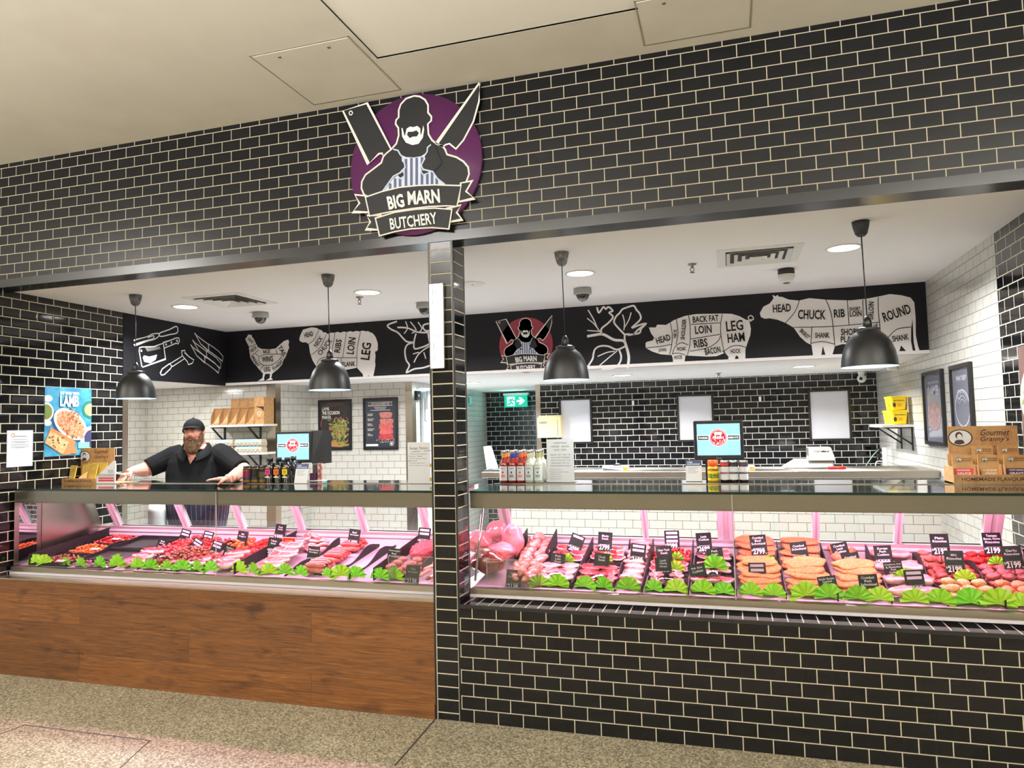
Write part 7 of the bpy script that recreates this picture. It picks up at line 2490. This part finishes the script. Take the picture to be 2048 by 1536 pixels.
def arm(b, sh, el, wr, r):
    p = catmull([sh, sh.lerp(el, .5), el, el.lerp(wr, .35), el.lerp(wr, .7), wr], 3)
    n = len(p)
    rad = []
    for i in range(n):
        t_ = i / (n - 1)
        rad.append(r[0] + (r[1] - r[0]) * min(1, t_ * 2) if t_ < .5 else r[1] + (r[2] - r[1]) * (t_ - .5) * 2)
    b.tube(p, rad, 12)


def hand(b, w, d, down, curl, side, k=1.0):
    """palm, four fingers of different length and a thumb leaving the palm's side"""
    d, dn = V(d).normalized(), V(down).normalized()
    sd = d.cross(dn).normalized() * side
    pc = w + d * .05 * k
    b.tube([w - d * .01, w + d * .03 * k], [.030 * k, .034 * k], 10)
    for q in (-.027, -.009, .009, .027):
        b.tube([w + d * .02 * k + sd * q * .7, w + d * .085 * k + sd * q], [.017 * k, .0145 * k], 8)
    for q, L in ((-.029, .062), (-.010, .074), (.010, .080), (.029, .070)):
        a0 = w + d * .085 * k + sd * q * 1.05
        c1, c2, c3 = curl
        d1 = (d * math.cos(c1) + dn * math.sin(c1))
        d2 = (d * math.cos(c1 + c2) + dn * math.sin(c1 + c2))
        d3 = (d * math.cos(c1 + c2 + c3) + dn * math.sin(c1 + c2 + c3))
        a1 = a0 + d1 * L * .45
        a2 = a1 + d2 * L * .32
        a3 = a2 + d3 * L * .26
        b.tube([a0, a1, a2, a3], [.0105 * k, .0098 * k, .009 * k, .0072 * k], 8)
    t0 = w + d * .03 * k + sd * .030
    t1 = t0 + (d * .5 + sd * .55 + dn * .45).normalized() * .042
    t2 = t1 + (d * .75 + sd * .05 + dn * .6).normalized() * .032
    b.tube([t0, t1, t2], [.015 * k, .0115 * k, .009 * k], 8)
    return pc


arm(b, shL, elL, wrL, (.085, .062, .036))
arm(b, shR, elR, wrR, (.085, .064, .036))
hL = (onY(248, 951, .93) - wrL).normalized()
hand(b, wrL, hL + V((0, 0, -.15)), (0, 0, -1), (.35, .6, .5), 1, 1.08)
hand(b, wrR, V((-.8, -.45, .0)), (0, 0, -1), (.05, .12, .12), 1, 1.05)
# head: turned a little away from the camera
HY = math.radians(22)
HM = Matrix.Translation(V((hx, 1.40, hz))) @ Matrix.Rotation(HY, 4, 'Z') @ Matrix.Rotation(math.radians(-4), 4, 'Y')
H = lambda x, y, z: HM @ V((x, y, z))
R3 = HM.to_3x3().to_4x4()
def hb(m, c, r, sub=3, nz=0, ns=3, sd=0):
    m.ball(H(*c), r, sub, R3, nz, ns, sd)
hb(b, (0, .012, .035), (.082, .102, .098))
hb(b, (0, -.010, -.03), (.076, .088, .098))
hb(b, (0, -.03, -.085), (.062, .062, .045))
hb(b, (.036, -.066, -.022), (.032, .028, .028))
hb(b, (-.036, -.066, -.022), (.032, .028, .028))
hb(b, (0, -.075, .034), (.062, .022, .018))
b.tube([H(0, -.088, .022), H(0, -.106, -.014), H(0, -.108, -.024)], [.011, .014, .015], 8)
hb(b, (.013, -.098, -.026), (.010, .012, .009), 2)
hb(b, (-.013, -.098, -.026), (.010, .012, .009), 2)
for s in (-1, 1):
    hb(b, (s * .084, .012, -.002), (.010, .022, .034), 2)
    hb(b, (s * .088, .016, .006), (.008, .024, .022), 2)
body = fused(b, 'body', man, .0055, M_skin, 5)
# eyes, brows, mouth
for s in (-1, 1):
    m = MB().use(mat('eye_white', (214, 208, 202), .2))
    m.ball(H(s * .031, -.0885, .012), (.0125, .008, .0085), 2, R3)
    m.use(mat('iris', (44, 40, 36), .2)).ball(H(s * .031 + .001, -.0955, .012), (.006, .003, .006), 2, R3)
    m.build('eye', man)
    m = MB().use(M_beard)
    m.tube([H(s * .012, -.103, .028), H(s * .030, -.103, .034), H(s * .050, -.092, .030)], [.004, .0055, .003], 6)
    m.build('eyebrow', man)
m = MB().use(mat('lips', (170, 96, 88), .5)).tube([H(-.020, -.103, -.058), H(0, -.108, -.056), H(.020, -.103, -.058)], [.004, .006, .004], 6)
m.build('mouth', man)
m = MB()
hb(m, (0, -.052, -.112), (.076, .062, .066), 4, .16, 6, 1)
hb(m, (0, -.062, -.145), (.066, .05, .05), 4, .2, 6, 2)
for s in (-1, 1):
    hb(m, (s * .066, -.026, -.06), (.022, .042, .060), 3, .15, 6, 3)
    hb(m, (s * .072, -.002, -.02), (.014, .024, .045), 3, .1, 6, 3)
    m.tube([H(s * .004, -.112, -.040), H(s * .028, -.102, -.050), H(s * .050, -.08, -.085)], [.009, .013, .016], 8)
fused(m, 'beard', man, .005, M_beard, 2)
m = MB().use(mat('hair', (52, 40, 30), .8))
hb(m, (0, .045, .01), (.084, .078, .075), 3, .05, 8, 2)
m.build('hair', man)
# cap
m = MB().use(M_cap)
vs, N, R_ = [], 28, 8
for j in range(R_ + 1):
    e = j / R_ * PI / 2
    for i in range(N):
        q = 2 * PI * i / N
        k = 1 + .015 * math.cos(6 * q) * math.sin(e)
        vs.append(H(.092 * math.cos(q) * math.cos(e) * k, .008 + .113 * math.sin(q) * math.cos(e) * k, .040 + .096 * math.sin(e) - .012 * math.sin(q) * math.cos(e)))
m.add(vs, [(j * N + i, j * N + (i + 1) % N, (j + 1) * N + (i + 1) % N, (j + 1) * N + i) for j in range(R_) for i in range(N)], None, True)
m.build('cap', man)
cap = [o for o in man.children if o.name.startswith('cap')][0]
m = MB().use(M_cap)
vs = []
for j in range(5):
    for i in range(13):
        q = math.radians(-180 + 180 * i / 12)
        ex = 1 + .62 * (j / 4) * max(0, -math.sin(q)) ** .8
        vs.append(H(.092 * math.cos(q), .008 + .113 * math.sin(q) * ex, .048 - .012 * (j / 4) - .03 * abs(math.cos(q)) ** 2 * (j / 4) - .012 * math.sin(q)))
fs = [(j * 13 + i, j * 13 + i + 1, (j + 1) * 13 + i + 1, (j + 1) * 13 + i) for j in range(4) for i in range(12)]
m.add(vs, fs, None, True)
m.add([v + V((0, 0, .004)) for v in vs], [tuple(reversed(f)) for f in fs], None, True)
m.ball(H(0, .008, .137), .009, 2)
m.build('brim', cap)
# clothes
m = MB()
loft(m, [(c, a + .016, d + .016, w_) for c, a, d, w_ in tor[:8]] + [((hx + .008, 1.43, S_ + .015), .135, .12, yw)])
for sh, el in ((shL, elL), (shR, elR)):
    dd = (el - sh)
    m.tube([sh - dd * .35, sh, sh + dd * .45, sh + dd * .9], [.085, .102, .094, .088], 14)
shirt = fused(m, 'polo_shirt', man, .007, M_shirt, 5)
# open neckline: the front of the collar falls away in a V
bm = bmesh.new()
bm.from_mesh(shirt.data)
W0 = V(man['_w'])
kill = []
for f_ in bm.faces:
    p_ = f_.calc_center_median() + W0 - V((hx, 1.42, 0))
    u_ = p_.x * math.cos(HY) + p_.y * math.sin(HY)
    v_ = -p_.x * math.sin(HY) + p_.y * math.cos(HY)
    if v_ < 0 and p_.z > hz - .285 + abs(u_) * 2.0:
        kill.append(f_)
bmesh.ops.delete(bm, geom=kill, context='FACES')
bm.to_mesh(shirt.data)
bm.free()
m = MB().use(M_shirt)
cn = V((hx + .005, 1.425, hz - .13))
N = 28
vs = []
for i in range(N + 1):
    q = math.radians(-74 + 328 * i / N) + HY
    dn_ = max(0, -math.sin(q - HY)) ** 1.5
    for rr, zz in ((.102, .032), (.116, .036), (.150, -.022), (.156, -.034)):
        rr += .035 * dn_
        vs.append(cn + V((rr * math.cos(q), rr * .95 * math.sin(q), zz - .095 * dn_)))
m.add(vs, [(4 * i + j, 4 * i + 4 + j, 4 * i + 5 + j, 4 * i + 1 + j) for i in range(N) for j in range(3)], None, True)
m.build('collar', man)
M_ap = mat('apron_navy', (34, 36, 62), .8)
m = MB()
N, J = 41, 8
sec = [((tx, YM + .0, .48), .25, .22), ((tx, YM, .7), .255, .22), ((tx, YM + .01, .9), .25, .215), ((tx, YM, 1.05), .278, .238), ((tx, YM, 1.2), .292, .25)]
vs = []
for c, a, d in sec:
    for i in range(N):
        q = math.radians(-172 + 164 * i / (N - 1))
        x, y = (a + .006) * math.cos(q), (d + .006) * math.sin(q)
        vs.append(V(c) + V((x * math.cos(yw) - y * math.sin(yw), x * math.sin(yw) + y * math.cos(yw), 0)))
M_ps = mat('apron_pinstripe', (170, 170, 186), .8)
for j in range(len(sec) - 1):
    pass
m.use(M_ap).add(vs, [(j * N + i, j * N + i + 1, (j + 1) * N + i + 1, (j + 1) * N + i) for j in range(len(sec) - 1) for i in range(N - 1)], None, True)
m.use(M_ps)
for i in range(1, N - 1, 2):
    line = [vs[j * N + i] for j in range(len(sec))]
    ctr = V((tx, YM, 0))
    nn = (line[3] - ctr)
    nn.z = 0
    nn.normalize()
    m.stroke([p + nn * .002 for p in line], .0022, nn)
m.build('apron', man)
m = MB().use(M_trou)
for s in (-1, 1):
    ex = tx + s * .11
    m.tube([(ex, YM + .03, .93), (ex + s * .01, YM + .03, .70), (ex + s * .015, YM + .02, .50), (ex + s * .02, YM + .04, .28), (ex + s * .02, YM + .05, .075)], [.128, .115, .09, .085, .08], 14)
m.lathe([(.2, .84), (.235, .9), (.25, .98)], (tx, YM + .015, 0), 20)
fused(m, 'trousers', man, .009, M_trou, 4)
for s in (-1, 1):
    ex = tx + s * .13
    m = MB().use(M_black).tube([(ex, YM + .10, .055), (ex, YM, .06), (ex + s * .01, YM - .14, .045)], [.05, .056, .048], 12)
    m.build('shoe', man)
# the white handled tongs he holds
tp, tq = onY(231, 947, .90), onY(274, 953, .95)
t = thing('tongs', 'white and steel tongs held in the hand of the bearded man', 'tongs', tuple((tp + tq) / 2))
m = MB().use(M_white).tube([tp, tp.lerp(tq, .35), tp.lerp(tq, .5)], [.006, .010, .009], 8)
m.build('handle', t)
m = MB().use(M_chrome).tube([tp.lerp(tq, .45) + V((0, 0, .004)), tq + V((0, 0, .010))], .004, 6).tube([tp.lerp(tq, .45) - V((0, 0, .004)), tq - V((0, 0, .010))], .004, 6)
m.build('jaw', t)
